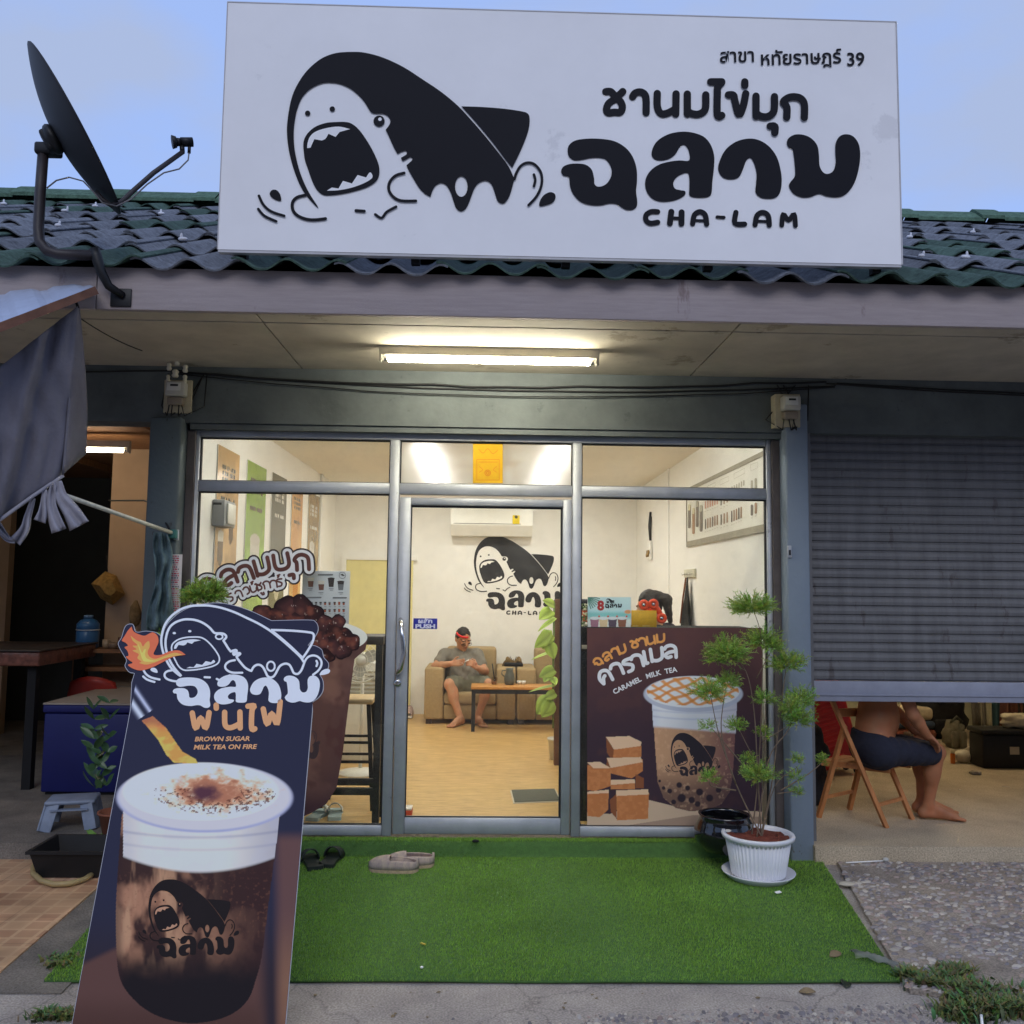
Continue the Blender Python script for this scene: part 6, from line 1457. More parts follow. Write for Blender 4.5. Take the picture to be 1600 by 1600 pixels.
MB().lathe([(.018,0),(.018,.003),(.011,.004),(0,.004)], ((p0.x+p1.x)/2,9.966,p0.z-.02), 18, M3=Matrix.Rotation(R_(90),3,'X')).build('sticker_mark', mat('sticker_dark_mark', S(90,84,30), .5), t)
# remote holder, wall shark
a, b = at(638.5,913,Y=10.18), at(644.5,937,Y=10.18); t = thing('remote_control', 'pale remote control in its holder on the back wall beside the door frame', 'remote', a[:]); MB().rbox((a.x,10.175,b.z), (b.x,10.199,a.z), .004).build('body', M_ac, t); MB().rbox((a.x+.008,10.172,a.z-.055), (b.x-.008,10.1745,a.z-.012), .001).build('screen', mat('lcd', S(110,116,104), .4), t)
for k in range(4): MB().rbox((a.x+.01,10.172,a.z-.075-.02*k), (b.x-.01,10.1745,a.z-.066-.02*k), .001).build('button', mat('button_grey', S(170,168,160), .5), t)
t = thing('wall_decal', 'black shark emblem and shop name painted on the white back wall under the air conditioner', 'wall decal', at(800,900,Y=10.195)[:]); art = Art(lambda u, v: at(u, v, Y=10.1975), (0,-1,0))
mb = MB(); draw_shark(art, mb, lambda P: [(740.4+(p[0]-448.5)*.33, 837.6+(p[1]-81)*.33) for p in P], 0, 1, .33, .6); mb.build('shark_emblem', [mat('wall_ink', S(40,40,44), .6, .2, 9), M_white], t)
mb = MB(); draw_word(art, mb, lambda P: [(759.4+(p[0]-876.7)*.2504, 922.4+(p[1]-206)*.256) for p in P], 0, .6); mb.build('shop_name', MATS['wall_ink'], t)
mb = MB()
for i, (P, w_) in enumerate(LATIN): art.stroke(mb, [(791+(p[0]-1005)*.242, 957.5+(p[1]-341)*.25) for p in P], w_*.24, .6+.05*i, 0, 4)
mb.build('latin_name', MATS['wall_ink'], t)
# posters on the left wall, facing the room
XW = -1.7185
wl = lambda u, v: at(u, v, X=XW)
def wall_poster(lab, u0, v0, u1, bg, seed, cupc):
    a = wl(u0, v0); b = wl(u1, v0); z1_ = a.z; z0_ = z1_-1.46; y0_, y1_ = a.y, b.y
    t = thing('wall_poster', lab, 'poster', (XW, (y0_+y1_)/2, z0_), 'drink posters on the left wall'); MB().box((XW,y0_,z0_), (XW+.006,y1_,z1_)).build('board', mat('poster_board', S(225,222,214), .5), t)
    f = lambda s, k: V((XW+.0066, y0_+(y1_-y0_)*s, z1_-(z1_-z0_)*k))
    def pic(s, k):
        p = Paint(s, k*2.6, bg); y = k*2.6; n = noise2(s*10,y*10,3,seed,4); m_ = noise2(s*30,y*30,4,seed+1,3)
        p.over(ss(.4,.8,n)*.5, tuple(min(255,c_*1.3) for c_ in bg)); p.over(ss(.6,.8,m_)*.3, tuple(c_*.6 for c_ in bg))
        if cupc:
            for cx, cy, w_, c_ in cupc:
                q = (np.abs(s-cx) < w_*(1-.12*(y-cy)))*(y > cy)*(y < cy+w_*2.6); p.over(q, c_); p.ell(cx,cy+w_*2.6,w_*.7,w_*.5,c_); p.over(q*(y < cy+w_*.7), (226,222,214)); p.ell(cx,cy,w_*1.08,w_*.35,(214,208,196))
        for yy in (.22,.30,.36,.6):
            p.over((np.abs(y-yy) < .028)*(np.abs(s-.5) < .33)*(noise2(s*60,y*8,3,seed+5,2) > .42), (236,232,222) if sum(bg) < 420 else (92,84,70))
        return np.clip(lin((255,255,255))*0+p.c*.85, 0, .9)
    paint_patch('printed_picture', [(0,0),(1,0),(1,1),(0,1)], 60, 150, pic, f, (1,0,0), mat('print_gloss', attr=True, rough=.16, spec=.5), t, .2)
wall_poster('nearest poster on the left wall, brown and green with many small cups', 340, 694, 374, (196,160,112), 1, [(.25,1.0,.12,(110,84,60)),(.7,.8,.1,(96,70,52)),(.3,1.7,.13,(120,96,74)),(.72,1.5,.12,(104,80,60))])
wall_poster('lime green poster with a pale cup on the left wall', 386, 718, 416, (150,186,84), 2, [(.5,1.0,.24,(214,216,204))])
wall_poster('dark grey poster with one pale cup, third along the left wall', 425, 737.5, 448, (98,98,88), 3, [(.5,1.2,.2,(206,200,182))])
wall_poster('orange poster with a cup, fourth along the left wall', 456, 754, 473, (220,160,100), 4, [(.55,1.2,.24,(214,130,60))])
wall_poster('brown wood toned poster farthest along the left wall', 482, 768, 499, (156,128,84), 5, [(.4,.9,.2,(90,80,64))])
# grey junction box on the left wall
a = wl(325,782); b = wl(352,820); 
t = thing('breaker_box', 'grey electrical breaker box mounted on the left shop wall by the window', 'breaker box', (XW, a.y, b.z)); zb2 = at(338,822,Y=5.62).z; zb3 = at(338,780,Y=5.62).z; xa, xb = at(325,800,Y=5.62).x, at(351,800,Y=5.62).x
MB().rbox((-1.718,5.62,zb2), (xb,5.86,zb3), .008).build('case', mat('breaker_grey', S(140,142,146), .5, .05), t); MB().rbox((xa+.03,5.6165,zb3-.035), (xb-.02,5.6195,zb3-.02), .001).build('label', M_black, t)
MB().rbox((xb+.0005,5.66,zb2+.02), (xb+.012,5.83,zb3-.02), .004).build('cover', mat('breaker_cover', S(214,212,204), .4), t)
# standing menu card behind the cup sticker
t, art, f = flat_card('menu_board', 'grey white drinks menu card with rows of cups standing behind the left window', 'menu card', 473,891.5,544,1012,5.40, mat('menu_card_grey', S(198,200,206), .5, .02), .004, .002)
mb = MB(); cm_ = [mat('menu_dark', S(60,48,46), .5), mat('menu_brown', S(120,72,56), .5), mat('menu_pale', S(222,214,204), .5), mat('menu_grey', S(120,120,124), .5), mat('menu_orange', S(170,84,54), .5)]
def cup2(x, y, w_, h_, c0, c1, h=1.0):
    art.fill(mb, [[(x-w_,y),(x+w_,y),(x+w_*.72,y+h_),(x-w_*.72,y+h_)]], h, c1); art.fill(mb, [circ(x,y,w_*1.15,w_*.35,10)], h+.2, c0); art.fill(mb, [[(x-w_,y),(x+w_,y),(x+w_*.92,y+h_*.3),(x-w_*.92,y+h_*.3)]], h+.1, c0)
for x, y, c0, c1 in ((485.5,904,2,1), (502,909,2,1), (517.5,904,0,0), (532.5,909,0,3)): cup2(x, y, 5, 13, c0, c1)
for x, y, w_ in ((508.5,898,22), (491,933.5,21), (531,934,20), (532,963,11)): art.stroke(mb, [(x-w_/2,y), (x+w_/2,y)], 2.2, 1, 3)
art.stroke(mb, [(535+5*math.cos(a_), 899+5*math.sin(a_)) for a_ in np.linspace(0,6.28,16)], .8, 1, 3); art.fill(mb, [[(531.5,898),(535,896.5),(539,899.5),(536,900)]], 1.2, 0)
for row in (941, 952):
    for k, x in enumerate((480,487,494,501,508,515,523,530,537)): cup2(x, row, 1.9, 4.4, (0,3,2,0,4,3,1,4,1)[k] if k % 2 else 0, (0,0,3,3,4,1,1,4,4)[k]); art.stroke(mb, [(x-1,row+7), (x+2,row+7)], .7, 1, 3)
for x, y in ((485,920),(502,926),(518,920),(533,926)): art.stroke(mb, [(x-4,y), (x+3,y)], .9, 1, 3); art.stroke(mb, [(x-2,y+2.2), (x+2,y+2.2)], .7, 1, 3)
mb.build('printed_menu', cm_, t)
# bar table and stools
M_blk = mat('black_steel', S(30,28,28), .5, .15)
xt1 = at(600,1000,Y=5.45).x; zt_ = at(590,994,Y=5.45).z
t = thing('bar_table', 'black narrow bar table just inside the left window', 'table', (-1.1, 5.5, FZ)); MB().rbox((-1.70,5.42,zt_-.05), (xt1,5.74,zt_), .004).build('tabletop', mat('dark_bar_top', S(52,42,36), .5, .2, 4), t)
for x_ in (-1.66, xt1-.045):
    for y_ in (5.43, 5.69): MB().box((x_,y_,FZ), (x_+.04,y_+.04,zt_-.0505)).build('leg', M_blk, t)
zf = at(560,1222,Y=5.7).z; MB().box((-1.62,5.695,zf-.02), (xt1-.0455,5.725,zf+.02)).build('footrest', M_blk, t); MB().box((-1.62,5.435,zf-.02), (xt1-.0455,5.465,zf+.02)).build('footrest', M_blk, t)
def stool(lab, c, Hs):
    t = thing('bar_stool', lab, 'bar stool', (c[0], c[1], FZ), 'stools at the bar table'); x, y = c
    MB().rbox((x-.15,y-.14,FZ+Hs-.035), (x+.15,y+.14,FZ+Hs), .012, 3).build('seat', mat('pale_wood_seat', S(214,186,140), .5, .12, 5, stretch=(1,8,1)), t)
    for sx_ in (-1,1):
        for sy in (-1,1): MB().bar((x+sx_*.12,y+sy*.11,FZ+Hs-.036), (x+sx_*.165,y+sy*.15,FZ), .026, .026, (0,1,0)).build('leg', M_blk, t)
    for z_, k in ((.3,1.24),(.42,1.16)):
        for sy in (-1,1): MB().bar((x-.12*k,y+sy*.11*k,FZ+z_), (x+.12*k,y+sy*.11*k,FZ+z_), .016, .016).build('rung', M_blk, t)
c = at(556,1088,Y=6.0); hs = c.z-FZ; stool('bar stool with pale wooden seat nearest the door', (c.x-.02, 6.0), hs); stool('bar stool with pale wooden seat half hidden behind the cup sticker', (c.x-.55, 6.05), hs)
# fan
c = at(565,1031,Y=6.9); t = thing('standing_fan', 'white standing fan behind the bar stool', 'fan', (c.x, 6.95, FZ)); mb = MB()
for r in (.05,.09,.13,.165): mb.tube([(c.x+r*math.cos(a_), 6.86, c.z+r*math.sin(a_)) for a_ in np.linspace(0,2*math.pi,29)[:-1]], .003 if r < .16 else .007, 6, closed=True)
for k in range(24): a_ = k*math.pi/12; mb.tube([(c.x+.03*math.cos(a_),6.86,c.z+.03*math.sin(a_)), (c.x+.165*math.cos(a_),6.86,c.z+.165*math.sin(a_))], .0018, 4)
M_fw = mat('fan_white', S(226,222,210), .4, .03); mb.build('grille', M_fw, t); MB().lathe([(0,0),(.04,0),(.04,.012),(0,.016)], (c.x,6.858,c.z), 20, M3=Matrix.Rotation(R_(90),3,'X')).build('hub', M_fw, t)
for k in range(3):
    a_ = k*2.09+.4; mb = MB(); leaf(mb, (c.x,6.9,c.z), (c.x+.15*math.cos(a_),6.91,c.z+.15*math.sin(a_)), (.3*math.sin(a_),-1,-.3*math.cos(a_)), .05, .0, 6, False); mb.build('blade', mat('fan_blade', S(206,206,200), .4), t)
MB().rbox((c.x-.05,6.93,c.z-.05), (c.x+.05,7.06,c.z+.05), .03, 3).build('motor', M_fw, t); MB().tube([(c.x,6.98,c.z-.05), (c.x,6.98,FZ+.04)], .014, 10).build('pole', M_fw, t); MB().lathe([(.17,0),(.17,.015),(.05,.04),(0,.045)], (c.x,6.98,FZ), 28).build('base', M_fw, t)
a = at(583,1075,Y=7.5); t = thing('louvred_cabinet', 'white low cabinet with a louvred front behind the fan', 'cabinet', (a.x, 7.6, FZ)); b0 = at(560,1045,Y=7.5); x1_ = at(612,1045,Y=7.5).x
MB().rbox((b0.x-.35,7.5,FZ), (x1_,7.85,b0.z+.05), .008).build('body', M_fw, t); mb = MB()
for k in range(6): mb.rbox((b0.x-.3,7.488,b0.z-.03-.035*k), (x1_-.03,7.4995,b0.z-.012-.035*k), .003, 1)
mb.build('louvres', mat('louvre_grey', S(170,166,150), .5), t)  # slats in a greyer tone than the cabinet body
# white and teal sandals at the window
def sandal(lab, u, v, rot, z=FZ, L_=.235, m=None, m2=None, grp=None, nm='sandal'):
    c = at(u, v, Z=z); t = thing(nm, lab, nm, (c.x,c.y,z), grp); Mr = Matrix.Translation(c) @ Matrix.Rotation(rot,4,'Z')
    out = [(-.5,-.12),(-.45,-.17),(-.2,-.15),(.1,-.17),(.35,-.2),(.48,-.12),(.5,.0),(.47,.13),(.32,.19),(.1,.15),(-.2,.14),(-.45,.16),(-.5,.12)]
    Q = [(p[0]*L_, p[1]*L_*1.05) for p in cat(out, True, 3)]
    MB().poly3([Mr @ V((x,y,.022)) for x, y in Q], (0,0,-.021)).build('sole', m, t)
    P = []
    for i in range(7):
        k = i/6; xx = (.02+.3*k)*L_
        P.append([Mr @ V((xx, .175*L_*1.05*math.cos(a_)*(1+.08*k), .02+.058*math.sin(a_)*(1-.35*k))) for a_ in np.linspace(0,math.pi,13)])
    MB().grid(P).build('strap', m2 or m, t, solid=.007)
    return t, Mr
M_teal = mat('teal_white_foam', S(176,196,196), .6, .08, 20); M_sw = mat('white_strap', S(222,220,206), .6, .05)
sandal('left of the two pale teal and white sandals inside the window', 497, 1276, R_(80), m=M_teal, m2=M_sw, grp='teal sandals'); sandal('right of the two pale teal and white sandals inside the window', 523, 1275, R_(98), m=M_teal, m2=M_sw, grp='teal sandals')
# black clogs outside
M_clog = mat('black_green_clog', S(40,44,40), .55, .2, 10)
sandal('left slipper of the dark pair on the turf, next to the standee', 486, 1350, R_(112), .014, .25, M_clog, M_clog, 'dark slippers on the turf', 'slipper'); sandal('right slipper of the dark pair on the turf', 518, 1346, R_(84), .014, .25, M_clog, M_clog, 'dark slippers on the turf', 'slipper')
# espadrilles
def espadrille(lab, u, v, rot, s=1.0):
    c = at(u, v, Z=.015); L_ = .265*s; t = thing('espadrille', lab, 'shoe', (c.x,c.y,.015), 'striped slip-on shoes on the turf'); Mr = Matrix.Translation(c) @ Matrix.Rotation(rot,4,'Z')
    def w_(k): return L_*(.155+.035*math.sin(math.pi*min(1,k*1.1)))*(1 if k < .93 else .86)*(1 if k > .06 else .8)
    def sec(k, z, o): return w_(k)*o
    ks = [0,.03,.08,.18,.3,.42,.55,.68,.8,.9,.96,1]
    def prof(k): return math.sqrt(max(0, 1-((k-.5)/.5)**6))
    base = []
    for z0, gro in ((0,1.02),(.018,1.06)):
        base.append([Mr @ V(((k-.5)*L_, w_(k)*prof(k)*gro*sg, z0)) for sg in (1,) for k in ks]+[Mr @ V(((k-.5)*L_, -w_(k)*prof(k)*gro, z0)) for k in ks[::-1]])
    n = len(base[0]); mb = MB(); mb.add([p for r in base for p in r], [tuple(range(n))[::-1], tuple(range(n,2*n))]+[(i,(i+1)%n,n+(i+1)%n,n+i) for i in range(n)]); mb.build('sole', mat('jute_sole', S(200,172,140), .9, .2, 60), t)
    P = []; ang = np.linspace(0, math.pi, 15)
    for k in np.linspace(.0,1,22):
        # toe at k=1 : closed upper for k>.58, open sides before
        h = .05+.012*math.sin(math.pi*k) if k < .58 else .062*math.sqrt(max(0.02,1-((k-.58)/.46)**2)); row = []
        for a_ in ang:
            cy, sz_ = math.cos(a_), math.sin(a_); y = w_(k)*max(prof(k),.12)*cy*(1-.1*sz_); row.append(Mr @ V(((k-.5)*L_, y, .018+h*sz_**.7)))
        P.append(row)
    keep = MB(); vs = [p for r in P for p in r]; fs = []
    for i in range(21):
        for j in range(14):
            k = (i+.5)/21; a_ = (ang[j]+ang[j+1])/2
            if k < .56 and math.sin(a_) > .62 and k > .04: continue
            fs.append((i*15+j,i*15+j+1,(i+1)*15+j+1,(i+1)*15+j))
    keep.add(vs, fs, 0, True); keep.build('upper', mat('striped_canvas', S(222,200,176), .9, .3, 40, .3, 150, stretch=(1.5,1,.4), col2=S(150,134,132)), t, solid=.005)
    MB().poly3([Mr @ V(((k-.5)*L_*.94, w_(k)*prof(k)*.9*sg, .0195)) for sg, kk in ((1,ks),(-1,ks[::-1])) for k in kk], (0,0,.004)).build('insole', mat('red_brown_insole', S(128,84,70), .8, .2), t)
espadrille('nearer of the two striped slip-on shoes on the turf', 615, 1361, R_(176)); espadrille('farther striped slip-on shoe, half behind its pair', 640, 1354, R_(186))
# shoe beside the armchair, red box, doormat
c = flz(638,1121); t = thing('sneaker', 'pale pink sneaker on the floor beside the armchair', 'shoe', c[:]); MB().rbox((c.x-.05,c.y-.1,FZ), (c.x+.05,c.y+.14,FZ+.025), .012, 2).build('sole', mat('sneaker_sole', S(226,220,208), .6), t)
P = [[(c.x+.047*math.cos(a_), c.y-.09+.22*k, FZ+.026+(.035+.055*k)*math.sin(a_)) for a_ in np.linspace(0,math.pi,9)] for k in np.linspace(0,1,7)]; MB().grid(P).build('upper', mat('sneaker_pink', S(196,168,160), .7, .15, 30), t, solid=.004)
c = flz(634,1277); t = thing('small_box', 'red and white small box on the floor inside the door', 'box', c[:]); MB().rbox((c.x-.07,c.y+.005,FZ), (c.x+.035,c.y+.1,FZ+.04), .003).build('carton', mat('red_box', S(196,72,44), .6, .1), t); MB().rbox((c.x-.07,c.y+.004,FZ+.0405), (c.x+.035,c.y+.1,FZ+.052), .003).build('lid', mat('box_white', S(228,220,208), .6), t)
m4 = [flz(797,1236), flz(868,1234), flz(877,1253), flz(802,1256)]; t = thing('doormat', 'dark grey rectangular doormat with a pale border on the shop floor', 'doormat', m4[0][:])
MB().poly3(m4, (0,0,.006)).build('border', mat('mat_border', S(206,196,176), .8), t); cc = sum(m4, Vector())/4; MB().poly3([p.lerp(cc,.06)+V((0,0,.0062)) for p in m4], (0,0,.005)).build('pile', mat('mat_grey', S(96,96,86), .95, .25, 60, .5, 200), t)
# counter, brown partition board, big leaf climber
yb_ = flz(870,1196).y; xb_ = at(870,1100,Y=yb_).x; zt_ = at(870,936,Y=yb_).z
t = thing('partition_board', 'tall narrow brown wooden board standing at the counter end beside the door', 'partition', (xb_, yb_, FZ)); M_pb = mat('brown_board', S(112,76,54), .6, .2, 5, stretch=(4,4,1)); MB().rbox((xb_-.02,yb_,FZ), (xb_+.03,yb_+.05,zt_), .004).build('post', M_pb, t); MB().box((xb_+.0305,yb_+.005,FZ), (1.1,yb_+.035,zt_-.4)).build('panel', M_pb, t)
t = thing('service_counter', 'black service counter behind the caramel poster', 'counter', (1.1, 5.7, FZ)); MB().box((.60,5.62,FZ), (1.712,6.05,1.28)).build('body', M_blackm, t); zc_ = at(912,1008,Y=5.6).z; MB().rbox((.575,5.60,zc_-.025 if zc_ < 1.5 else 1.3), (1.713,6.1,zc_ if zc_ < 1.5 else 1.33), .004).build('worktop', mat('worktop', S(190,180,160), .5), t)
t = thing('lime_leaf_plant', 'climbing plant with big lime green veined leaves beside the brown board', 'plant', (xb_-.08, yb_-.06, FZ)); rs = random.Random(12)
Lm = mat('lime_leaf', attr=True, rough=.5, spec=.3)
for (u, v, ut, vt, w_, nz_) in ((862,953,842,968,.062,(-.2,-1,.25)), (866,945,848,938,.05,(.2,-1,.7)), (868,965,840,986,.03,(0,-.5,1)), (862,990,835,1012,.066,(0,-1,.1)), (856,984,848,1015,.055,(-.3,-1,.1)), (858,1005,866,1030,.06,(.2,-1,0)), (862,1018,830,1030,.022,(0,-.4,1)), (866,1045,842,1058,.055,(0,-1,.3)), (860,1050,850,1066,.05,(-.3,-1,.2)), (862,1058,869,1070,.04,(.2,-1,.1)), (868,1070,826,1080,.02,(0,-.5,1)), (868,1082,850,1092,.045,(0,-1,.2)), (860,1092,838,1116,.085,(-.1,-1,.15)), (862,1098,846,1121,.07,(.1,-1,.1))):
    mb = MB(); cols = []; b_ = at(u, v, Y=yb_-.05-rs.uniform(0,.05)); tp = at(ut, vt, Y=yb_-.1-rs.uniform(0,.06)); leaf(mb, b_, tp, nz_, w_*.9, .12, 8, True, cols, np.array(S(196,224,104))*rs.uniform(.75,1.05)); mb.build('leaf', Lm, t, cols=np.array(cols), solid=.001)
MB().tube([(xb_-.03,yb_-.03,FZ+.3), (xb_-.035,yb_-.03,.8), (xb_-.03,yb_-.03,zt_-.03)], .008, 6).build('vine', mat('vine_green', S(110,130,70), .7), t)
c = flz(865,1186); MB().lathe([(.06,0),(.075,.16),(.082,.16),(.082,.175),(.07,.175),(.065,.15),(0,.14)], (at(870,1180,Y=7.6).x,7.6,FZ), 24).build('pot', mat('cream_pot', S(220,214,196), .5), t)
# menu board on the right wall
XR = 1.7135; wr = lambda u, v: at(u, v, X=XR)
a = wr(1075,764); z1_, z0_ = a.z, wr(1075,855).z; y1_ = a.y; y0_ = 5.42
t = thing('menu_board', 'large white drinks menu board with a grey frame on the right shop wall', 'menu board', (XR, (y0_+y1_)/2, z0_)); MB().box((XR-.012,y0_,z0_), (XR,y1_,z1_)).build('board', mat('menu_white', S(226,224,214), .35, .02), t)
fm = mat('menu_frame', S(150,144,126), .5)
MB().box((XR-.018,y0_,z1_-.03), (XR-.0125,y1_,z1_)).build('frame', fm, t); MB().box((XR-.018,y0_,z0_), (XR-.0125,y1_,z0_+.045)).build('frame', fm, t); MB().box((XR-.018,y1_-.012,z0_+.0455), (XR-.0125,y1_,z1_-.0305)).build('frame', fm, t)
art = Art(lambda u, v: at(u, v, X=XR-.0135), (-1,0,0)); mb = MB(); mc = [mat('menu_cup_grey', S(110,100,88), .5), mat('menu_cup_tan', S(160,124,92), .5), mat('menu_cup_pink', S(206,150,126), .5), mat('menu_line', S(172,166,146), .5), mat('menu_cup_cream', S(204,196,160), .5)]
zq = lambda x, y: (1060+x/10, 700+y/10)
for x, y0, y1, w_, c in ((172,870,1255,40,0),(237,925,1345,42,1),(295,815,1235,42,0),(357,885,1305,46,0)):
    art.stroke(mb, [zq(x,y0+30), zq(x,y1-20)], w_/10, 1, c); art.stroke(mb, [zq(x,y0+25), zq(x,y0+90)], w_/10*.9, 1.9, 4 if c == 1 or x < 200 else 3)
for xs_, y0, dy, n, sl_, c in ((425,830,120,6,-14,2),(670,780,120,3,-18,1),(425,1110,160,6,-13,1),(670,1035,170,3,-14,1),(835,980,180,5,-16,1),(1150,890,160,2,-18,1),(840,600,90,6,-20,3),(1150,510,150,2,-20,3)):
    for k in range(n):
        st_ = 37 if n > 3 else 47 if n == 3 else 60; x = xs_+k*st_; y = y0+k*sl_*(st_/37); art.stroke(mb, [zq(x,y+10), zq(x,y+dy-10)], 1.9 if n != 2 else 3.6, 1+.02*k, c if k % 3 else (0 if c == 1 else c)); art.stroke(mb, [zq(x-10,y+dy+45), zq(x+10,y+dy+38)], .6, 1, 3)
for (xa, ya, xb2, yb2, hh) in ((452,600,580,535,60),(652,500,790,440,80),(872,400,1040,315,85),(1132,260,1240,220,100)):
    art.stroke(mb, [zq(xa,ya), zq(xb2,yb2), zq(xb2,yb2+hh*.9), zq(xa,ya+hh), zq(xa,ya)], .5, 1, 3, smooth=False)
mb.build('printed_menu', mc, t)
# clipboard, hook rail and apron
c = wr(1018,800); t = thing('hanging_keys', 'bunch of white cables and brass keys hanging on the right wall', 'keys', c[:])
yk = c.y; MB().tube([(XR-.01,yk,c.z), (XR-.02,yk+.03,c.z-.15), (XR-.012,yk,c.z-.3), (XR-.02,yk-.04,c.z-.2), (XR-.012,yk-.02,c.z-.05)], .012, 8).build('cord', M_cable, t)
MB().rbox((XR-.03,yk-.05,c.z-.5), (XR-.002,yk+.1,c.z-.3), .01).build('socket', M_white, t)
for k in range(4): MB().lathe([(.018,-.008),(.022,0),(.018,.008)], (XR-.04,yk-.04+.035*k,c.z-.42-.03*(k % 2)), 12, M3=Matrix.Rotation(R_(90),3,'Y')).build('key', mat('brass', S(150,120,60), .3, metal=.8), t)
a = wr(1072,890); t = thing('hook_rail', 'small white hook rail on the right shop wall above the apron', 'hook rail', a[:]); b_ = wr(1088,902); MB().rbox((XR-.02,b_.y,b_.z), (XR-.001,a.y,a.z), .004).build('rail', mat('rail_cream', S(206,202,180), .5), t)
for k in range(4): MB().tube([(XR-.021,b_.y+(a.y-b_.y)*(k+.5)/4,b_.z+.03), (XR-.045,b_.y+(a.y-b_.y)*(k+.5)/4,b_.z+.02), (XR-.045,b_.y+(a.y-b_.y)*(k+.5)/4,b_.z+.04)], .004, 6).build('hook', M_chrome, t)
P = []; ya = wr(1080,903).y
for i in range(16):
    k = i/15; v = 902+k*150; hw = .012+.15*min(1,k*1.6)+(.03 if k > .42 else 0); row = []
    for j in range(13):
        s = j/12*2-1; z_ = wr(1080,v).z; row.append((XR-.03-.03*k-.02*math.cos(s*8+2*k)*min(1,3*k), ya+s*hw, z_))
    P.append(row)
t = thing('apron', 'black apron with a brown strap hanging from the hook rail', 'apron', (XR-.03, ya, wr(1080,1050).z)); MB().grid(P).build('cloth', mat('apron_black', S(40,38,36), .9, .2, 20), t, solid=.004)
MB().tube([(XR-.04,ya+.02,wr(1080,903).z), (XR-.05,ya+.09,wr(1080,935).z), (XR-.06,ya+.15,wr(1080,975).z)], .008, 6).build('strap', mat('brown_strap', S(140,84,50), .8), t)
# flowers and small things seen in the gap left of the poster
c = at(911,1000,Y=5.75); t = thing('flower_vase', 'vase of tiny white flowers in the gap left of the caramel poster', 'flowers', (c.x, 5.75, c.z-.05)); MB().lathe([(.03,0),(.04,.03),(.03,.07),(.034,.08)], (c.x,5.75,c.z-.05), 16).build('vase', mat('vase_white', S(220,216,200), .4), t); mb = MB(); cols = []; rs = random.Random(4)
for k in range(150):
    p_ = V((c.x+rs.gauss(0,.03), 5.75+rs.gauss(0,.03), c.z+.06+rs.uniform(0,.17))); g = rs.random() < .45; n0 = len(mb.v); mb.ball(p_, rs.uniform(.004,.009), 0, 5, 3); cols += [np.array(S(90,120,60) if g else S(230,226,190))]*(len(mb.v)-n0)
o = mb.build('blossom', mat('blossom', attr=True, rough=.7), t, cols=np.array(cols)); o['kind'] = 'stuff'
c = at(911,965,Y=5.9); t = thing('drink_dispenser', 'dispenser with a black lid and orange side in the gap left of the caramel poster', 'dispenser', (c.x+.08,5.95,1.2)); MB().rbox((c.x-.0,5.9,1.3), (c.x+.2,6.05,c.z+.05), .01).build('tank', mat('orange_tank', S(210,90,40), .5, .1), t); MB().rbox((c.x-.02,5.89,c.z+.0505), (c.x+.21,6.06,c.z+.12), .015).build('lid', M_black, t)

# ================================================================== bowl, litter, weeds on the right
c = at(1122,1296,Y=5.06); t = thing('glass_bowl', 'round black glazed bowl pot behind the potted tree, at the window foot', 'bowl', (c.x, 5.06, .085)); R0 = .165
MB().lathe([(.08,0),(.12,.01),(.16,.06),(.168,.1),(.155,.15),(.135,.19),(.142,.2),(.13,.2),(.125,.185),(.145,.15),(.155,.1),(.1,.02),(0,.02)], (c.x+.03,5.04,.09), 40).build('bowl', mat('black_glaze', S(22,22,26), .08, .3, 5, coat=.6, spec=.6), t)
c = at(1131,1312,Y=5.16); tag(MB().rbox((c.x-.035,5.13,.09), (c.x+.03,5.17,.16), .006).build('sponge_block', mat('pale_green_foam', S(150,170,150), .9, .15, 40)), 'pale green foam block between the window frame and the white pot', 'foam block')
def lit(name, lab, cat_, mb, m, **k): return tag(mb.build(name, m, None, **k), lab, cat_)
c = at(1216,1396,Z=.02); lit('paper_scrap', 'white paper scrap on the turf below the white pot', 'litter', MB().obox((c.x,c.y,.026), (.035,.016,.003), Matrix.Rotation(.5,3,'Z') @ Matrix.Rotation(.2,3,'X')), M_white)
c = at(661,1476,Z=.02); lit('yellow_stick', 'tiny yellow stick lying in the middle of the turf', 'litter', MB().obox((c.x,c.y,.024), (.026,.008,.004), Matrix.Rotation(-.7,3,'Z')), mat('yellow_bit', S(206,176,70), .7))
c = at(659,1513,Z=.02); lit('white_pebble', 'tiny white pebble near the front edge of the turf', 'pebble', MB().ball((c.x,c.y,.024), (.007,.006,.005), 0, 8, 6), M_white)
c = at(743,1317,Z=.09); lit('dark_wrapper', 'small dark crumpled wrapper on the turf step in front of the door', 'litter', MB().ball((c.x,c.y,.1), (.022,.012,.009), 0, 7, 5), M_blackm)
M_dry = mat('dry_leaf', S(130,112,84), .85, .25, 30)
for u, v, a_, lab, z_ in ((1297,1494,.4,'curled dry brown leaf on the right part of the turf',.022), (1322,1543,1.2,'dark wet leaf on the concrete in front of the turf edge',.006), (1248,1549,-.3,'pale dry leaf on the concrete in front of the turf',.006)):
    c = at(u, v, Z=z_); mb = MB(); leaf(mb, (c.x,c.y,z_), (c.x+.06*math.cos(a_),c.y+.06*math.sin(a_),z_+.012), (.2,-.2,1), .02, .4, 6, False); o = mb.build('dead_leaf', M_dry if 'dark' not in lab else mat('wet_leaf', S(44,48,36), .5), None, solid=.001); tag(o, lab, 'leaf', 'dead leaves')
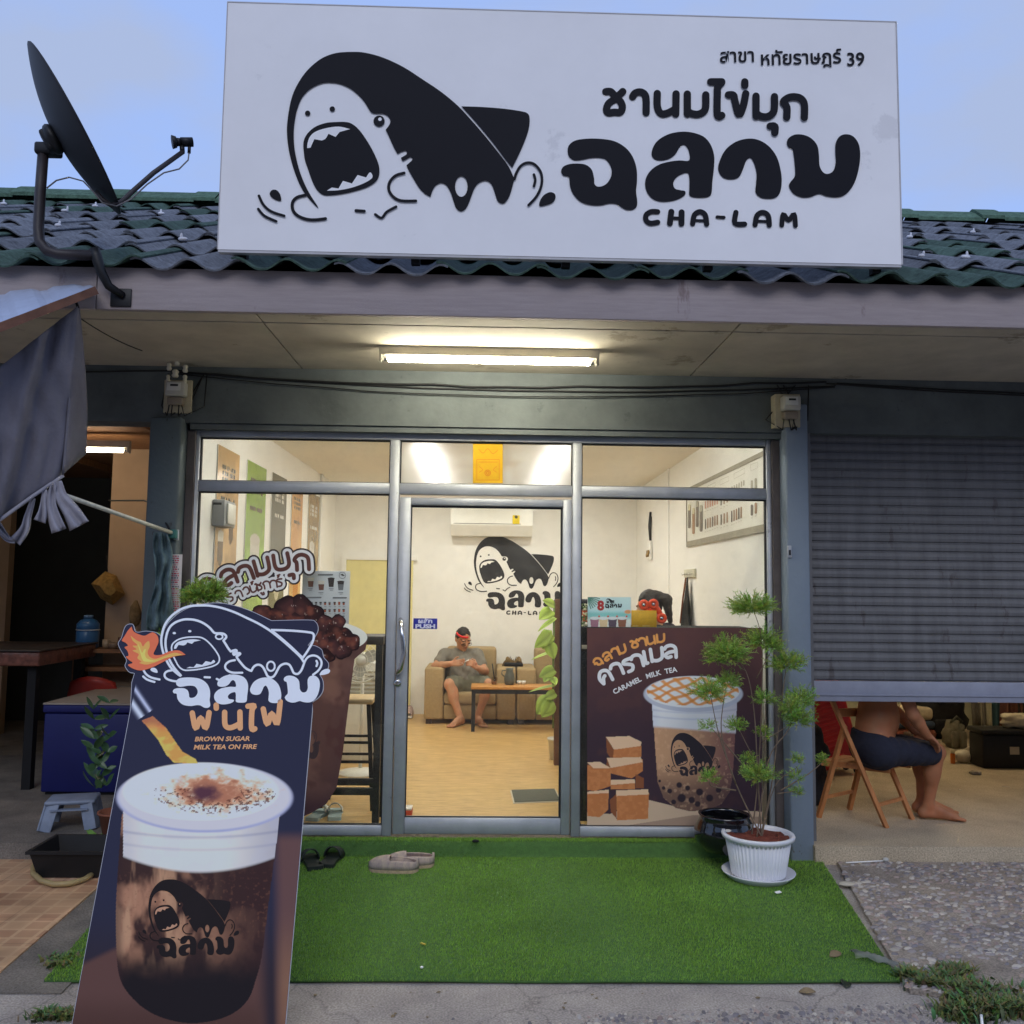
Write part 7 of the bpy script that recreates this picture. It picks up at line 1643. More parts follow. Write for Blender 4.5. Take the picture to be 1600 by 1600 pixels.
def bag():
    t = at(1332,1490,Z=.03), at(1418,1512,Z=.03); P = []; rs_ = random.Random(3)
    for i in range(12):
        k = i/11; c = t[0].lerp(t[1], k); P.append([(c.x+.01*math.sin(5*k), c.y+(s-.5)*.075*(.5+.5*math.sin(math.pi*min(1,k+.2))), .02+.016*abs(math.sin(7*s+9*k))+rs_.uniform(0,.006)+.008*math.sin(math.pi*s)) for s in np.linspace(0,1,9)])
    o = MB().grid(P).build('plastic_wrapper', glass('clear_film', (.86,.88,.9), 1.6, .15, .55), None, solid=.001); tag(o, 'crumpled clear plastic wrapper lying across the right corner of the turf', 'wrapper')
bag()
a, b = at(1322,1348,Z=.03), at(1380,1345,Z=.03); t = thing('stick', 'thin white stick with a knob at the foot of the right doorstep', 'stick', a[:]); MB().tube([a,b], .004, 6).build('rod', M_white, t); MB().ball(b+V((.015,0,.006)), (.018,.013,.013), 0, 10, 7).build('knob', mat('knob_grey', S(190,188,180), .6), t)
c = at(1323,1379,Z=.03); lit('flat_stone', 'flat pale oval stone set in the pebble paving near the turf', 'stone', MB().ball((c.x,c.y,.024), (.042,.03,.01), 0, 14, 8), mat('pale_stone', S(186,178,160), .8, .1, 20))
c = at(1533,1595,Z=.02); lit('drinking_straw', 'short white straw piece by the weeds at the bottom right', 'straw', MB().tube([(c.x-.012,c.y-.03,.006), (c.x+.012,c.y+.02,.03)], .005, 8), M_white)
def weeds(name, lab, pts, n, seed, hmax=.08):
    rs_ = random.Random(seed); mb = MB(); cols = []
    for k in range(n):
        u, v, r = pts[rs_.randrange(len(pts))]; c = at(u, v, Z=.0); x, y = c.x+rs_.gauss(0,r), c.y+rs_.gauss(0,r*.6); h = hmax*rs_.uniform(.25,1); a_ = rs_.uniform(0,6.28); l = rs_.uniform(.2,1.5)*h; w_ = rs_.uniform(.001,.0035) if rs_.random() < .5 else rs_.uniform(.004,.009)
        n0 = len(mb.v); sx_, sy = -math.sin(a_)*w_, math.cos(a_)*w_; mx_, my = x+math.cos(a_)*l*.45, y+math.sin(a_)*l*.45
        mb.v += [(x-sx_,y-sy,0),(x+sx_,y+sy,0),(mx_+sx_,my+sy,h*.7),(mx_-sx_,my-sy,h*.7),(x+math.cos(a_)*l,y+math.sin(a_)*l,h)]; mb.f += [(n0,n0+1,n0+2,n0+3),(n0+3,n0+2,n0+4)]; mb.mi += [0,0]; mb.sm += [False]*2
        c_ = np.array(S(rs_.uniform(70,124),rs_.uniform(92,126),rs_.uniform(50,76))); cols += [c_*.6,c_*.6,c_,c_,c_*1.15]
    o = mb.build(name, mat('weed', attr=True, rough=.7), None, cols=np.array(cols)); tag(o, kind='stuff')
weeds('weeds', '', [(1498,1550,.045),(1482,1535,.03),(1530,1578,.05),(1570,1584,.035),(1505,1590,.045),(1450,1545,.025),(1420,1532,.018),(1590,1582,.03),(1495,1525,.03),(1545,1560,.08)], 5200, 4, .05)
weeds('grass_tuft', '', [(105,1500,.035),(95,1512,.03),(78,1588,.03),(100,1590,.02)], 1100, 9, .028)

rs_ = random.Random(21)
for k in range(16):
    u, v = rs_.uniform(470,1380), rs_.uniform(1548,1598); c = at(u, v, Z=.004); a_ = rs_.uniform(0,6.28); l = rs_.uniform(.008,.02); mb = MB(); leaf(mb, (c.x,c.y,.003), (c.x+l*math.cos(a_),c.y+l*math.sin(a_),.006), (.1,-.1,1), l*.35, .3, 4, False)
    o = mb.build('leaf_bit', M_dry, None, solid=.001); tag(o, 'tiny brown leaf bit on the bare concrete at the bottom of the picture', 'leaf', 'leaf bits on the concrete')
# ================================================================== people: one smooth body surface each
class SDF:
    def __init__(s, lo, hi, h):
        s.lo = np.array(lo, float); s.h = h; n = np.ceil((np.array(hi)-s.lo)/h).astype(int)+1; s.n = n
        s.F = np.full(n, 1.0, np.float32)
    def _blk(s, lo, hi):
        a = np.clip(np.floor((lo-s.lo)/s.h).astype(int), 0, s.n-1); b = np.clip(np.ceil((hi-s.lo)/s.h).astype(int)+1, 1, s.n)
        if (b <= a).any(): return None
        ax = [s.lo[i]+s.h*np.arange(a[i], b[i]) for i in range(3)]
        X = np.stack(np.meshgrid(*ax, indexing='ij'), -1); return tuple(slice(a[i], b[i]) for i in range(3)), X
    def _put(s, sl, d, k):
        f = s.F[sl]
        if k > 0:
            hh = np.clip(.5+.5*(f-d)/k, 0, 1); s.F[sl] = f*(1-hh)+d*hh-k*hh*(1-hh)
        else: s.F[sl] = np.minimum(f, d)
    def cap(s, a, b, r0, r1=None, k=.02):
        r1 = r0 if r1 is None else r1; a = np.array(a, float); b = np.array(b, float); m = max(r0, r1)+k+.03
        q = s._blk(np.minimum(a, b)-m, np.maximum(a, b)+m)
        if q is None: return s
        sl, X = q; ba = b-a; t = np.clip(((X-a)@ba)/max(ba@ba, 1e-9), 0, 1); d = np.linalg.norm(X-a-t[..., None]*ba, axis=-1)-(r0+(r1-r0)*t); s._put(sl, d, k); return s
    def ell(s, c, r, M=None, k=.02, sub=False):
        c = np.array(c, float); r = np.array(r, float); m = r.max()+k+.03; q = s._blk(c-m, c+m)
        if q is None: return s
        sl, X = q; P = X-c
        if M is not None: P = P @ np.array(M)
        l = np.linalg.norm(P/r, axis=-1); d = (l-1)*r.min()*(1 if 1 else 1); g = np.linalg.norm(P/r**2, axis=-1)+1e-9; d = l*(l-1)/g
        if sub: s.F[sl] = np.maximum(s.F[sl], -d)
        else: s._put(sl, d, k)
        return s
    def cut(s, p, n):      # keep the side against n
        ax = [s.lo[i]+s.h*np.arange(s.n[i]) for i in range(3)]; X = np.stack(np.meshgrid(*ax, indexing='ij'), -1)
        s.F = np.maximum(s.F, ((X-np.array(p))@np.array(n)).astype(np.float32)); return s
    def mesh(s):
        F = s.F; I = F < 0; n = np.array(F.shape)-1
        cnt = np.zeros(n, int); off = [(i,j,k) for i in (0,1) for j in (0,1) for k in (0,1)]
        sub = lambda A, o: A[o[0]:o[0]+n[0], o[1]:o[1]+n[1], o[2]:o[2]+n[2]]
        for o in off: cnt += sub(I, o)
        act = np.argwhere((cnt > 0) & (cnt < 8)); idx = np.full(n, -1); idx[tuple(act.T)] = np.arange(len(act))
        acc = np.zeros((len(act), 3)); num = np.zeros(len(act))
        for o in off:
            for ax in range(3):
                if o[ax]: continue
                o2 = list(o); o2[ax] = 1; a = F[tuple((act+o).T)]; b = F[tuple((act+o2).T)]; cr = (a < 0) != (b < 0)
                t = np.where(cr, a/np.where(np.abs(a-b) < 1e-9, 1, a-b), 0); p = np.array(o, float)[None]+np.eye(3)[ax]*t[:, None]; acc += np.where(cr[:, None], p, 0); num += cr
        vs = s.lo+(act+acc/num[:, None])*s.h; quads = []
        for ax in range(3):
            o = [0,0,0]; a = I[:-1 if ax == 0 else None, :-1 if ax == 1 else None, :-1 if ax == 2 else None]
            b = I[1 if ax == 0 else 0:, 1 if ax == 1 else 0:, 1 if ax == 2 else 0:]
            for flip, e in ((False, np.argwhere(a & ~b)), (True, np.argwhere(~a & b))):
                u, w_ = [(1,2),(2,0),(0,1)][ax]; e = e[(e[:, u] > 0) & (e[:, w_] > 0) & (e[:, u] < n[u]) & (e[:, w_] < n[w_])]
                if not len(e): continue
                def g(du, dw): q = e.copy(); q[:, u] -= du; q[:, w_] -= dw; return idx[tuple(q.T)]
                Q = np.stack([g(1,1), g(0,1), g(0,0), g(1,0)], 1); quads.append(Q[:, ::-1] if flip else Q)
        Q = np.concatenate(quads); Q = Q[(Q >= 0).all(1)]; return vs, Q
def nv(a): a = np.array(a, float); return a/np.linalg.norm(a)
def put_hand(S_, wr, d, side, nrm, curl, sc_=1.0, thumb=1):
    wr, d, side, nrm = np.array(wr, float), nv(d), nv(side), nv(nrm)
    for o in (-.024,-.008,.008,.024): S_.cap(wr+d*.015*sc_+side*o*.6, wr+d*.078*sc_+side*o*sc_, .014*sc_, .0125*sc_, .012)
    for i, o in enumerate((-.027,-.009,.009,.026)):
        p = wr+d*.08*sc_+side*o*sc_; L_ = (.062,.074,.08,.07)[i]*sc_; a = 0
        for seg, f in enumerate((.45,.32,.23)):
            a += curl*(.8 if seg == 0 else 1); dd = d*math.cos(a)+nrm*math.sin(a); q = p+dd*L_*f; S_.cap(p, q, .0092*sc_, .0082*sc_, .003); p = q
    p = wr+d*.025*sc_+side*.028*thumb*sc_; q = p+nv(d*.7+side*thumb*.75+nrm*.35)*.042*sc_; r = q+nv(d*.85+side*thumb*.1+nrm*.6)*.032*sc_
    S_.cap(p, q, .0125*sc_, .0105*sc_, .008); S_.cap(q, r, .0102*sc_, .0085*sc_, .003)
def person(name, label, loc, J, skin, cloth, hair, sc_=1.0, h=.0065, glasses=False, fem=False, belly=1.0, hem=.62, sleeve=.55):
    """J: joints in world coordinates; cloth: {'shirt': mat or None, 'shorts': mat, 'trousers': ...}"""
    t = thing(name, label, 'person', loc)
    pts = np.array([v for k, v in J.items() if k not in ('face','up','front','band','collar') and k[:4] not in ('hand','inne')], float); lo, hi = pts.min(0)-.2, pts.max(0)+.2
    B_ = SDF(lo, hi, h); s = sc_
    g = lambda k: np.array(J[k], float)
    P, C, N, H = g('pelvis'), g('chest'), g('neck'), g('head'); f, u = nv(J['face']), nv(J['up']); u = nv(u-f*(u@f)); r = np.cross(f, u)
    def torso(S_, e):
        S_.cap(g('hipL'), g('hipR'), (.105+e)*s, None, .04); S_.cap(P, C, (.118*belly+e)*s, (.112+e)*s, .06); m_ = P*.55+C*.45; fw = nv(J['front']); S_.ell(m_+fw*.045*belly*s, np.array([.125,.115,.15])*s*belly+e, None, .05)
        S_.cap(g('shL')*.86+C*.14, g('shR')*.86+C*.14, (.07+e)*s, None, .05); S_.cap(C, (g('shL')+g('shR'))/2, (.105+e)*s, (.07+e)*s, .05)
        for a in 'LR':
            S_.ell(g('sh'+a), np.array([.058,.058,.058])*s+e, None, .04)
    torso(B_, 0)
    B_.cap((g('shL')+g('shR'))/2, N, .06*s, .05*s, .03); B_.cap(N, H-u*.04*s, .052*s, .05*s, .02)
    M = np.stack([r, f, u], 1)
    B_.ell(H, np.array([.074,.092,.108])*s, M, .01); B_.ell(H+f*.03*s-u*.06*s, np.array([.056,.058,.058])*s, M, .025); B_.ell(H+f*.068*s-u*.098*s, np.array([.026,.022,.02])*s, M, .02)
    B_.cap(H+f*.088*s+u*.012*s, H+f*.112*s-u*.026*s, .009*s, .0145*s, .012); B_.ell(H+f*.098*s-u*.03*s, np.array([.02,.012,.01])*s, M, .008)
    B_.ell(H+f*.09*s-u*.063*s, np.array([.025,.012,.0075])*s, M, .006)
    for q in (-1, 1):
        B_.ell(H+r*q*.076*s-u*.012*s-f*.008*s, np.array([.009,.02,.032])*s, M, .006); B_.ell(H+r*q*.034*s+f*.086*s-u*.012*s, np.array([.022,.012,.016])*s, M, .015)
        B_.ell(H+r*q*.034*s+f*.082*s+u*.022*s, np.array([.026,.012,.008])*s, M, .01)
    for a in 'LR':
        sh, el, wr = g('sh'+a), g('el'+a), g('wr'+a)
        B_.cap(sh, el, .05*s, .04*s, .03); B_.cap(el, el*.6+wr*.4, .041*s, .039*s, .015); B_.cap(el*.6+wr*.4, wr, .039*s, .027*s, .015)
        hd, sd, nm, cu = J['hand'+a]; put_hand(B_, wr, hd, sd, nm, cu, s, J.get('thumb'+a, 1)) if 0 else put_hand(B_, wr, hd, sd, nm, cu, s)
        hp, kn, an, to = g('hip'+a), g('kn'+a), g('an'+a), g('to'+a)
        B_.cap(hp, kn, .084*s, .056*s, .035); B_.cap(kn, an, .052*s, .034*s, .02); c2 = kn*.68+an*.32; bk = nv(an-to); bk[2] = 0; B_.ell(c2+bk*.018, np.array([.052,.052,.1])*s, None, .03)
        hl = an+bk*.035*s; hl[2] = to[2]+.018*s; B_.cap(an, hl, .034*s, .032*s, .02); B_.cap(an*.6+to*.4+np.array([0,0,-.0]), to, .036*s, .024*s, .025); B_.cap(hl, to, .03*s, .022*s, .02)
        d = nv(to-hl); sd = np.cross(d, [0,0,1]); 
        for i, o in enumerate((-.034,-.018,-.003,.012,.028)):
            o *= J.get('inner'+a, 1); b0 = to+sd*o*s; B_.cap(b0-d*.01, b0+d*(.03+.006*i)*s+np.array([0,0,-.004]), (.0085+.0012*i)*s, (.008+.001*i)*s, .004)
    vs, Q = B_.mesh(); n = len(vs)
    col = np.tile(lin(skin), (n, 1)); nz_ = noise2(vs[:,0]*40+vs[:,1]*13, vs[:,2]*40, 3, 4); n5 = noise2(vs[:,0]*60-vs[:,2]*9, vs[:,1]*60+vs[:,2]*33, 2, 8); col *= (.78+.44*nz_)[:, None]; col *= 1+(n5-.5)[:, None]*np.array([[.10,-.22,-.3]])
    L_ = vs-H; lx, ly, lz = L_@r/s, L_@f/s, L_@u/s
    lips = (np.abs(lx) < .024)*(ly > .078)*(np.abs(lz+.063) < .008); col[lips > 0] = lin(skin)*[.72,.5,.5]
    for q in (-1, 1):
        e_ = (((lx-q*.034)/.017)**2+((lz+.011)/.0065)**2 < 1)*(ly > .05); col[e_ > 0] = lin((54,40,36))
        b_ = (np.abs(lx-q*.034) < .022)*(np.abs(lz-.022) < .0055)*(ly > .05); col[b_ > 0] = lin((50,40,36))
    loc_ = np.array(loc)
    fast_mesh('body', vs-loc_, Q, mat('skin_'+name+str(skin[0]), attr=True, rough=.55, spec=.3), t, col, True)
    # clothing
    if cloth.get('shirt'):
        S_ = SDF(lo, hi, h); torso(S_, .012)
        S_.cap((g('shL')+g('shR'))/2, N*.8+(g('shL')+g('shR'))/2*.2, .072*s, .062*s, .03)
        for a in 'LR': S_.cap(g('sh'+a), g('sh'+a)*(1-sleeve)+g('el'+a)*sleeve, .066*s, .062*s, .03)
        up_ = nv(C-P); S_.cut(P-up_*.05*s, -up_)
        for a in 'LR': d = nv(g('el'+a)-g('sh'+a)); 
        vs, Q = S_.mesh(); wob = .004*np.sin(vs[:,2]*60+vs[:,0]*35)+.003*np.sin(vs[:,0]*90-vs[:,2]*40); vs = vs+np.array(J['front'])[None]*wob[:, None]
        fast_mesh('shirt', vs-loc_, Q, cloth['shirt'], t, None, True)
    if cloth.get('shorts'):
        S_ = SDF(lo, hi, h); S_.cap(g('hipL'), g('hipR'), .122*s, None, .04); S_.cap(P, P*.75+C*.25, .138*s*belly, None, .05)
        up_ = nv(C-P); 
        for a in 'LR': e = g('hip'+a)*(1-hem)+g('kn'+a)*hem; S_.cap(g('hip'+a), e, .1*s, .088*s, .03)
        S_.cut(P+up_*.085*s, up_)
        vs, Q = S_.mesh(); wob = .005*np.sin(vs[:,0]*70+vs[:,1]*50); vs[:, 2] += wob
        fast_mesh('shorts', vs-loc_, Q, cloth['shorts'], t, None, True)
    if cloth.get('trousers'):
        S_ = SDF(lo, hi, h); S_.cap(g('hipL'), g('hipR'), .118*s, None, .04)
        for a in 'LR': S_.cap(g('hip'+a), g('kn'+a), .094*s, .068*s, .03); S_.cap(g('kn'+a), g('an'+a), .066*s, .05*s, .02)
        vs, Q = S_.mesh(); fast_mesh('trousers', vs-loc_, Q, cloth['trousers'], t, None, True)
    # hair
    S_ = SDF(H-.25*s, H+.25*s, h*.8); S_.ell(H+u*.014*s-f*.012*s, np.array([.0785,.094,.107])*s, M, .01)
    nrm_ = nv(f*.8-u*.55); S_.cut(H+u*.045*s+f*.045*s, nrm_)
    if fem:
        S_.cap(H-f*.08*s+u*.06*s, H-f*.15*s+u*.0*s, .035*s, .04*s, .02); S_.cap(H-f*.15*s, H-f*.13*s-u*.16*s, .04*s, .018*s, .02)
    else:
        S_.cut(H-u*.06*s, -u)
    vs, Q = S_.mesh(); nn_ = (vs-H); nn_ /= np.linalg.norm(nn_, axis=1)[:, None]; vs = vs+nn_*(.012*(noise2(vs[:,0]*100+vs[:,1]*37, vs[:,2]*100+vs[:,1]*61, 1.6, 3)-.45))[:, None]*s
    fast_mesh('hair', vs-loc_, Q, hair, t, None, True)
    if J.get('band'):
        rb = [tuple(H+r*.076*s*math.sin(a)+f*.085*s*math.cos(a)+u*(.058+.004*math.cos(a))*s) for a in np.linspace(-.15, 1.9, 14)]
        MB().tube(rb, .011*s, 8).build('reflection_streak', mat('red_reflection', S(220,40,44), .5, .1), t)  # red reflection in the door glass, modelled as a band across the forehead
    if J.get('collar'):
        cb_ = (g('shL')+g('shR'))/2*.35+N*.65; ax_ = nv(N-C); e1_ = nv(np.cross(ax_, np.array(J['front']))); e2_ = np.cross(e1_, ax_)
        MB().tube([tuple(cb_+e1_*.068*s*math.sin(a)-e2_*.066*s*math.cos(a)-ax_*(.03*(1-abs(a)/2.9)**2)*s) for a in np.linspace(-2.9, 2.9, 24)], [.006+.009*(1-abs(a)/3.2) for a in np.linspace(-2.9,2.9,24)], 8).build('collar', cloth['shirt'], t)
    if glasses:
        gm = mat('glasses_wire', S(60,56,54), .3, metal=.6)
        mb = MB()
        for q in (-1, 1):
            c = H+r*q*.034*s+f*.108*s-u*.014*s; mb.tube([tuple(c+r*.024*s*math.cos(a)+u*.016*s*math.sin(a)) for a in np.linspace(0,2*math.pi,17)[:-1]], .0022, 6, closed=True); mb.tube([tuple(c+r*q*.024*s), tuple(H+r*q*.08*s+f*.0*s-u*.005*s)], .002, 5)
        c = H+f*.112*s-u*.012*s; mb.tube([tuple(c-r*.01*s), tuple(c+r*.01*s)], .002, 5); mb.build('glasses', gm, t)
    return t
W3_ = lambda u, v, Y: np.array(at(u, v, Y=Y))
# man in the armchair
J = dict(pelvis=W3_(728,1066,9.68), chest=W3_(722,1036,9.80), neck=W3_(720,1016,9.80), head=W3_(723.5,997,9.72), face=(.42,-.80,-.50), up=(.16,-.45,.9), front=(.05,-.93,.35),
  hipL=W3_(718,1069,9.66), hipR=W3_(740,1069,9.66), shL=W3_(695,1024,9.79), shR=W3_(745,1024,9.79),
  elL=W3_(680,1041,9.62), wrL=W3_(705,1037,9.45), elR=W3_(758,1049,9.62), wrR=W3_(745,1043,9.46),
  handL=((.95,-.2,.12),(0,.25,1),(.2,-.9,.3),.5), handR=((-.55,-.5,.5),(.3,.3,.9),(-.6,.6,-.3),.6),
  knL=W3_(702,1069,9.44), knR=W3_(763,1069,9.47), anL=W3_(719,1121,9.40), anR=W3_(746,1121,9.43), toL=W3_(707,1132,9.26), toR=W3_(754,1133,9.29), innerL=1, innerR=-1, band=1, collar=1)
for k in ('anL','anR'): J[k][2] = .175
for k in ('toL','toR'): J[k][2] = FZ+.024
M_hair = mat('black_hair', S(42,36,34), .6, .3, 60, .3, 200)
person('person', 'man with red reflection streak on forehead, glasses, grey polo shirt and shorts, sitting in the armchair', (J['pelvis'][0], 9.6, FZ), J, (196,142,108), {'shirt': mat('grey_polo', S(128,122,110), .9, .1, 30, .3, 150), 'shorts': mat('grey_shorts', S(118,116,98), .9, .12, 20, .3, 100)}, M_hair, 1.0, .0065, True, belly=1.08, hem=.72)
c = (J['wrL']+J['wrR'])/2+np.array([.03,-.06,.03]); tag(MB().tube([tuple(c+np.array([-.05,0,.0])), tuple(c+np.array([.02,-.01,.035]))], .004, 6).build('white_stick', M_white), 'thin white stick held in the hands of the man in the armchair', 'stick')
# man on the folding chair
J = dict(pelvis=(2.40,5.60,.575), chest=(2.46,5.60,.93), neck=(2.50,5.60,1.12), head=(2.58,5.59,1.235), face=(.93,-.1,-.35), up=(.33,0,.94), front=(.97,.1,.1),
  hipL=(2.42,5.69,.555), hipR=(2.42,5.51,.555), shL=(2.49,5.79,1.04), shR=(2.49,5.42,1.04), elL=(2.62,5.84,.80), wrL=(2.76,5.78,.64), elR=(2.575,5.40,.79), wrR=(2.70,5.485,.655),
  handL=((.75,-.3,-.5),(0,.9,-.2),(-.5,0,-.9),.35), handR=((.7,.35,-.55),(.3,-.9,0),(-.5,0,-.9),.35),
  knL=(2.82,5.79,.535), knR=(2.83,5.63,.53), anL=(2.83,5.84,.185), anR=(2.80,5.70,.185), toL=(2.99,5.80,FZ+.024), toR=(2.95,5.66,FZ+.024), innerL=-1, innerR=1)
person('person', 'shirtless barefoot man in dark shorts on the folding chair behind the half open shutter', (2.4,5.6,FZ), J, (168,112,80), {'shorts': mat('navy_shorts', S(38,40,54), .9, .15, 14, .3, 60)}, M_hair, .92, .0068, belly=.98, hem=.84)
# woman behind the counter
hx = at(1015,945,Y=6.45); b0 = np.array([hx.x, 6.45, 0])
o_ = lambda x, y, z: b0+np.array([x, y, z])
J = dict(pelvis=o_(.04,.12,.82), chest=o_(.06,.08,1.12), neck=o_(.05,.04,1.27), head=o_(.0,.0,1.405), face=(-.72,.62,-.3), up=(-.12,.05,.99), front=(-.7,.7,0),
  hipL=o_(-.03,.05,.8), hipR=o_(.11,.19,.8), shL=o_(-.06,-.05,1.2), shR=o_(.17,.2,1.2), elL=o_(-.14,-.02,.98), wrL=o_(-.26,.16,1.02), elR=o_(.14,.34,.98), wrR=o_(-.06,.36,1.02),
  handL=((-.5,.8,.1),(.8,.5,0),(0,0,-1),.4), handR=((-.8,.3,.1),(.3,.8,0),(0,0,-1),.4), knL=o_(-.05,.06,.46), knR=o_(.09,.2,.46), anL=o_(-.04,.07,.19), anR=o_(.1,.21,.19), toL=o_(-.14,.17,FZ+.024), toR=o_(.0,.31,FZ+.024))
person('person', 'woman with dark tied back hair and a dark top behind the counter, seen from behind', (hx.x,6.45,FZ), J, (206,160,128), {'shirt': mat('dark_top_cloth', S(44,40,50), .9, .1), 'trousers': mat('dark_trousers', S(40,42,56), .9, .1)}, mat('brown_hair', S(36,28,26), .5, .3, 40, .3, 160), .95, .0072, fem=True)

# ================================================================== room behind the shutter
M_fold = mat('folding_chair_wood', S(186,124,76), .55, .18, 6, stretch=(6,6,1))
NF, FF, NR, FR = flz(1385,1293), flz(1425,1280), flz(1279,1277), flz(1327,1265)
t = thing('folding_chair', 'light brown wooden folding chair standing just behind the half open shutter', 'folding chair', ((NF+FR)/2)[:])
TN, TF = at(1293,1078,Y=5.52), at(1341,1078,Y=5.79)
MB().bar(NF, TN, .022, .042, (0,1,0)).build('leg', M_fold, t); MB().bar(FF, TF, .022, .042, (0,1,0)).build('leg', M_fold, t)
pn = NF.lerp(TN,.74); pf = FF.lerp(TF,.74); off = (pn-pf).normalized()*.0245
MB().bar(NR, pn-off, .022, .04, (0,1,0)).build('leg', M_fold, t); MB().bar(FR, pf+off, .022, .04, (0,1,0)).build('leg', M_fold, t)
zs_ = .455; sd = [NF.lerp(TN,.43), FF.lerp(TF,.43)]
wv = (FF-NF).normalized(); dv = (NF-NR).normalized(); s0 = (NF+FF)/2
c = (NF+FF+NR+FR)/4+V((0,0,zs_-FZ)); wl_ = (FF-NF).length/2-.026
Q = [c-wv*wl_-dv*.20, c+wv*wl_-dv*.20, c+wv*wl_+dv*.21, c-wv*wl_+dv*.21]
mb = MB()
for k in range(5):
    a0, a1 = k/5+.008, (k+1)/5-.008; mb.poly3([Q[0].lerp(Q[3],a0), Q[1].lerp(Q[2],a0), Q[1].lerp(Q[2],a1), Q[0].lerp(Q[3],a1)], (0,0,-.014))
mb.build('seat_slats', M_fold, t); MB().bar(Q[0].lerp(Q[1],.02)+V((0,0,-.025)), Q[3].lerp(Q[2],.02)+V((0,0,-.025)), .018, .02).bar(Q[1].lerp(Q[0],.02)+V((0,0,-.025)), Q[2].lerp(Q[3],.02)+V((0,0,-.025)), .018, .02).build('seat_rail', M_fold, t)
MB().bar(NR.lerp(pn,.22), FR.lerp(pf,.22), .018, .018).build('rung', M_fold, t); MB().bar(NF.lerp(TN,.16), FF.lerp(TF,.16), .018, .018).build('rung', M_fold, t)
for a0 in (.83,.97): MB().bar(NF.lerp(TN,a0)+wv*.012, FF.lerp(TF,a0)-wv*.012, .014, .05, (0,0,1)).build('back_slat', M_fold, t)
# red suitcase
c0 = at(1303,1207,Z=FZ); t = thing('suitcase', 'red ribbed hard shell suitcase behind the folding chair', 'suitcase', c0[:]); M_sc = mat('red_shell', S(196,44,52), .45, .08)
Mx = Matrix.Translation((c0.x-.02,c0.y,FZ+.05)) @ Matrix.Rotation(R_(-14),4,'Y') @ Matrix.Rotation(R_(12),4,'Z'); MB().rbox((-.22,-.12,0), (.22,.12,.66), .05, 4, 0, Mx).build('shell', M_sc, t)
mb = MB()
for k in range(14): mb.rbox((-.2,-.127,.05+.042*k), (.06,-.1195,.071+.042*k), .003, 1, 0, Mx)
mb.build('ribs', M_sc, t)
for x_ in (-.18,.18):
    for y_ in (-.08,.08): q = Mx @ V((x_,y_,-.02)); MB().tube([(q.x,q.y-.012,FZ+.03), (q.x,q.y+.012,FZ+.03)], .03, 12).build('wheel', M_black, t)
MB().rbox((-.05,-.13,.62), (.05,-.1205,.65), .004, 2, 0, Mx).build('handle', M_black, t)
# lumpy soft bags
def lump(name, lab, cat_, c, r, m, seed, parts=(), sq=2.6):
    rs_ = np.random.RandomState(seed); t = thing(name, lab, cat_, tuple(c)); n, mm = 26, 18; P = []
    for i in range(mm+1):
        th = math.pi*i/mm; row = []
        for k in range(n+1):
            a = 2*math.pi*(k % n)/n; e = 2/sq; pw_ = lambda x: math.copysign(abs(x)**e, x)
            d = np.array([pw_(math.sin(th))*pw_(math.cos(a)), pw_(math.sin(th))*pw_(math.sin(a)), pw_(math.cos(th))]); w_ = 1+.10*math.sin(5*d[0]+3*d[2]+seed)+.07*math.sin(9*d[2]-6*d[0]+2*seed)+.03*math.sin(19*d[0]+13*d[2])
            row.append((c[0]+d[0]*r[0]*w_, c[1]+d[1]*r[1]*w_, max(c[2], c[2]+r[2]+d[2]*r[2]*w_)))
        P.append(row)
    MB().grid(P, flip=True).build('body', m, t); return t
c = flz(1281,1272); lump('dark_bag', 'dark slumped cloth bag on the floor left of the folding chair', 'bag', (c.x+.0,c.y+.34,FZ), (.15,.2,.26), mat('dark_cloth_bag', S(40,40,46), .9, .25, 10, .3, 40), 2)
M_bag = mat('black_nylon', S(22,22,26), .6, .3, 10, .3, 50); c = flz(1479,1156)
t = lump('backpack', 'big black backpack standing on the floor at the back of the right room', 'backpack', (c.x,c.y+.15,FZ), (.25,.16,.27), M_bag, 5); MB().tube([(c.x-.07,c.y+.02,.42), (c.x-.02,c.y-.02,.52), (c.x+.06,c.y+.0,.5), (c.x+.08,c.y+.05,.4)], .014, 8).build('strap', mat('bag_strap', S(60,60,66), .7), t); MB().rbox((c.x-.12,c.y-.02,.16), (c.x+.12,c.y+.03,.3), .03, 3).build('pocket', M_bag, t)
c = flz(1500,1171); t = lump('backpack', 'smaller grey green backpack in front of the black backpack', 'backpack', (c.x,c.y+.1,FZ), (.09,.09,.125), mat('olive_canvas', S(112,108,92), .9, .25, 14, .3, 60), 7)
for dx_ in (-.035,.04): MB().rbox((c.x+dx_-.03,c.y-.005,FZ+.01), (c.x+dx_+.03,c.y+.03,FZ+.16), .014, 3).build('side_pocket', MATS['olive_canvas'], t)
MB().tube([(c.x-.05,c.y+.06,.33), (c.x,c.y+.04,.39), (c.x+.06,c.y+.06,.34)], .012, 8).build('strap', mat('olive_strap', S(84,84,74), .8), t)
a = flz(1537,1201); t = thing('storage_box', 'large black plastic storage box with a pale sticker at the right edge of the picture', 'trunk', (a.x+.5,a.y,FZ)); zt_ = at(1545,1140,Y=a.y).z
MB().rbox((a.x,a.y,FZ), (a.x+1.0,a.y+.22,zt_-.04), .015).build('box', mat('trunk_black', S(26,26,28), .5, .2, 6), t); MB().rbox((a.x-.012,a.y-.012,zt_-.039), (a.x+1.012,a.y+.232,zt_), .012).build('lid', mat('trunk_black', S(26,26,28)), t)
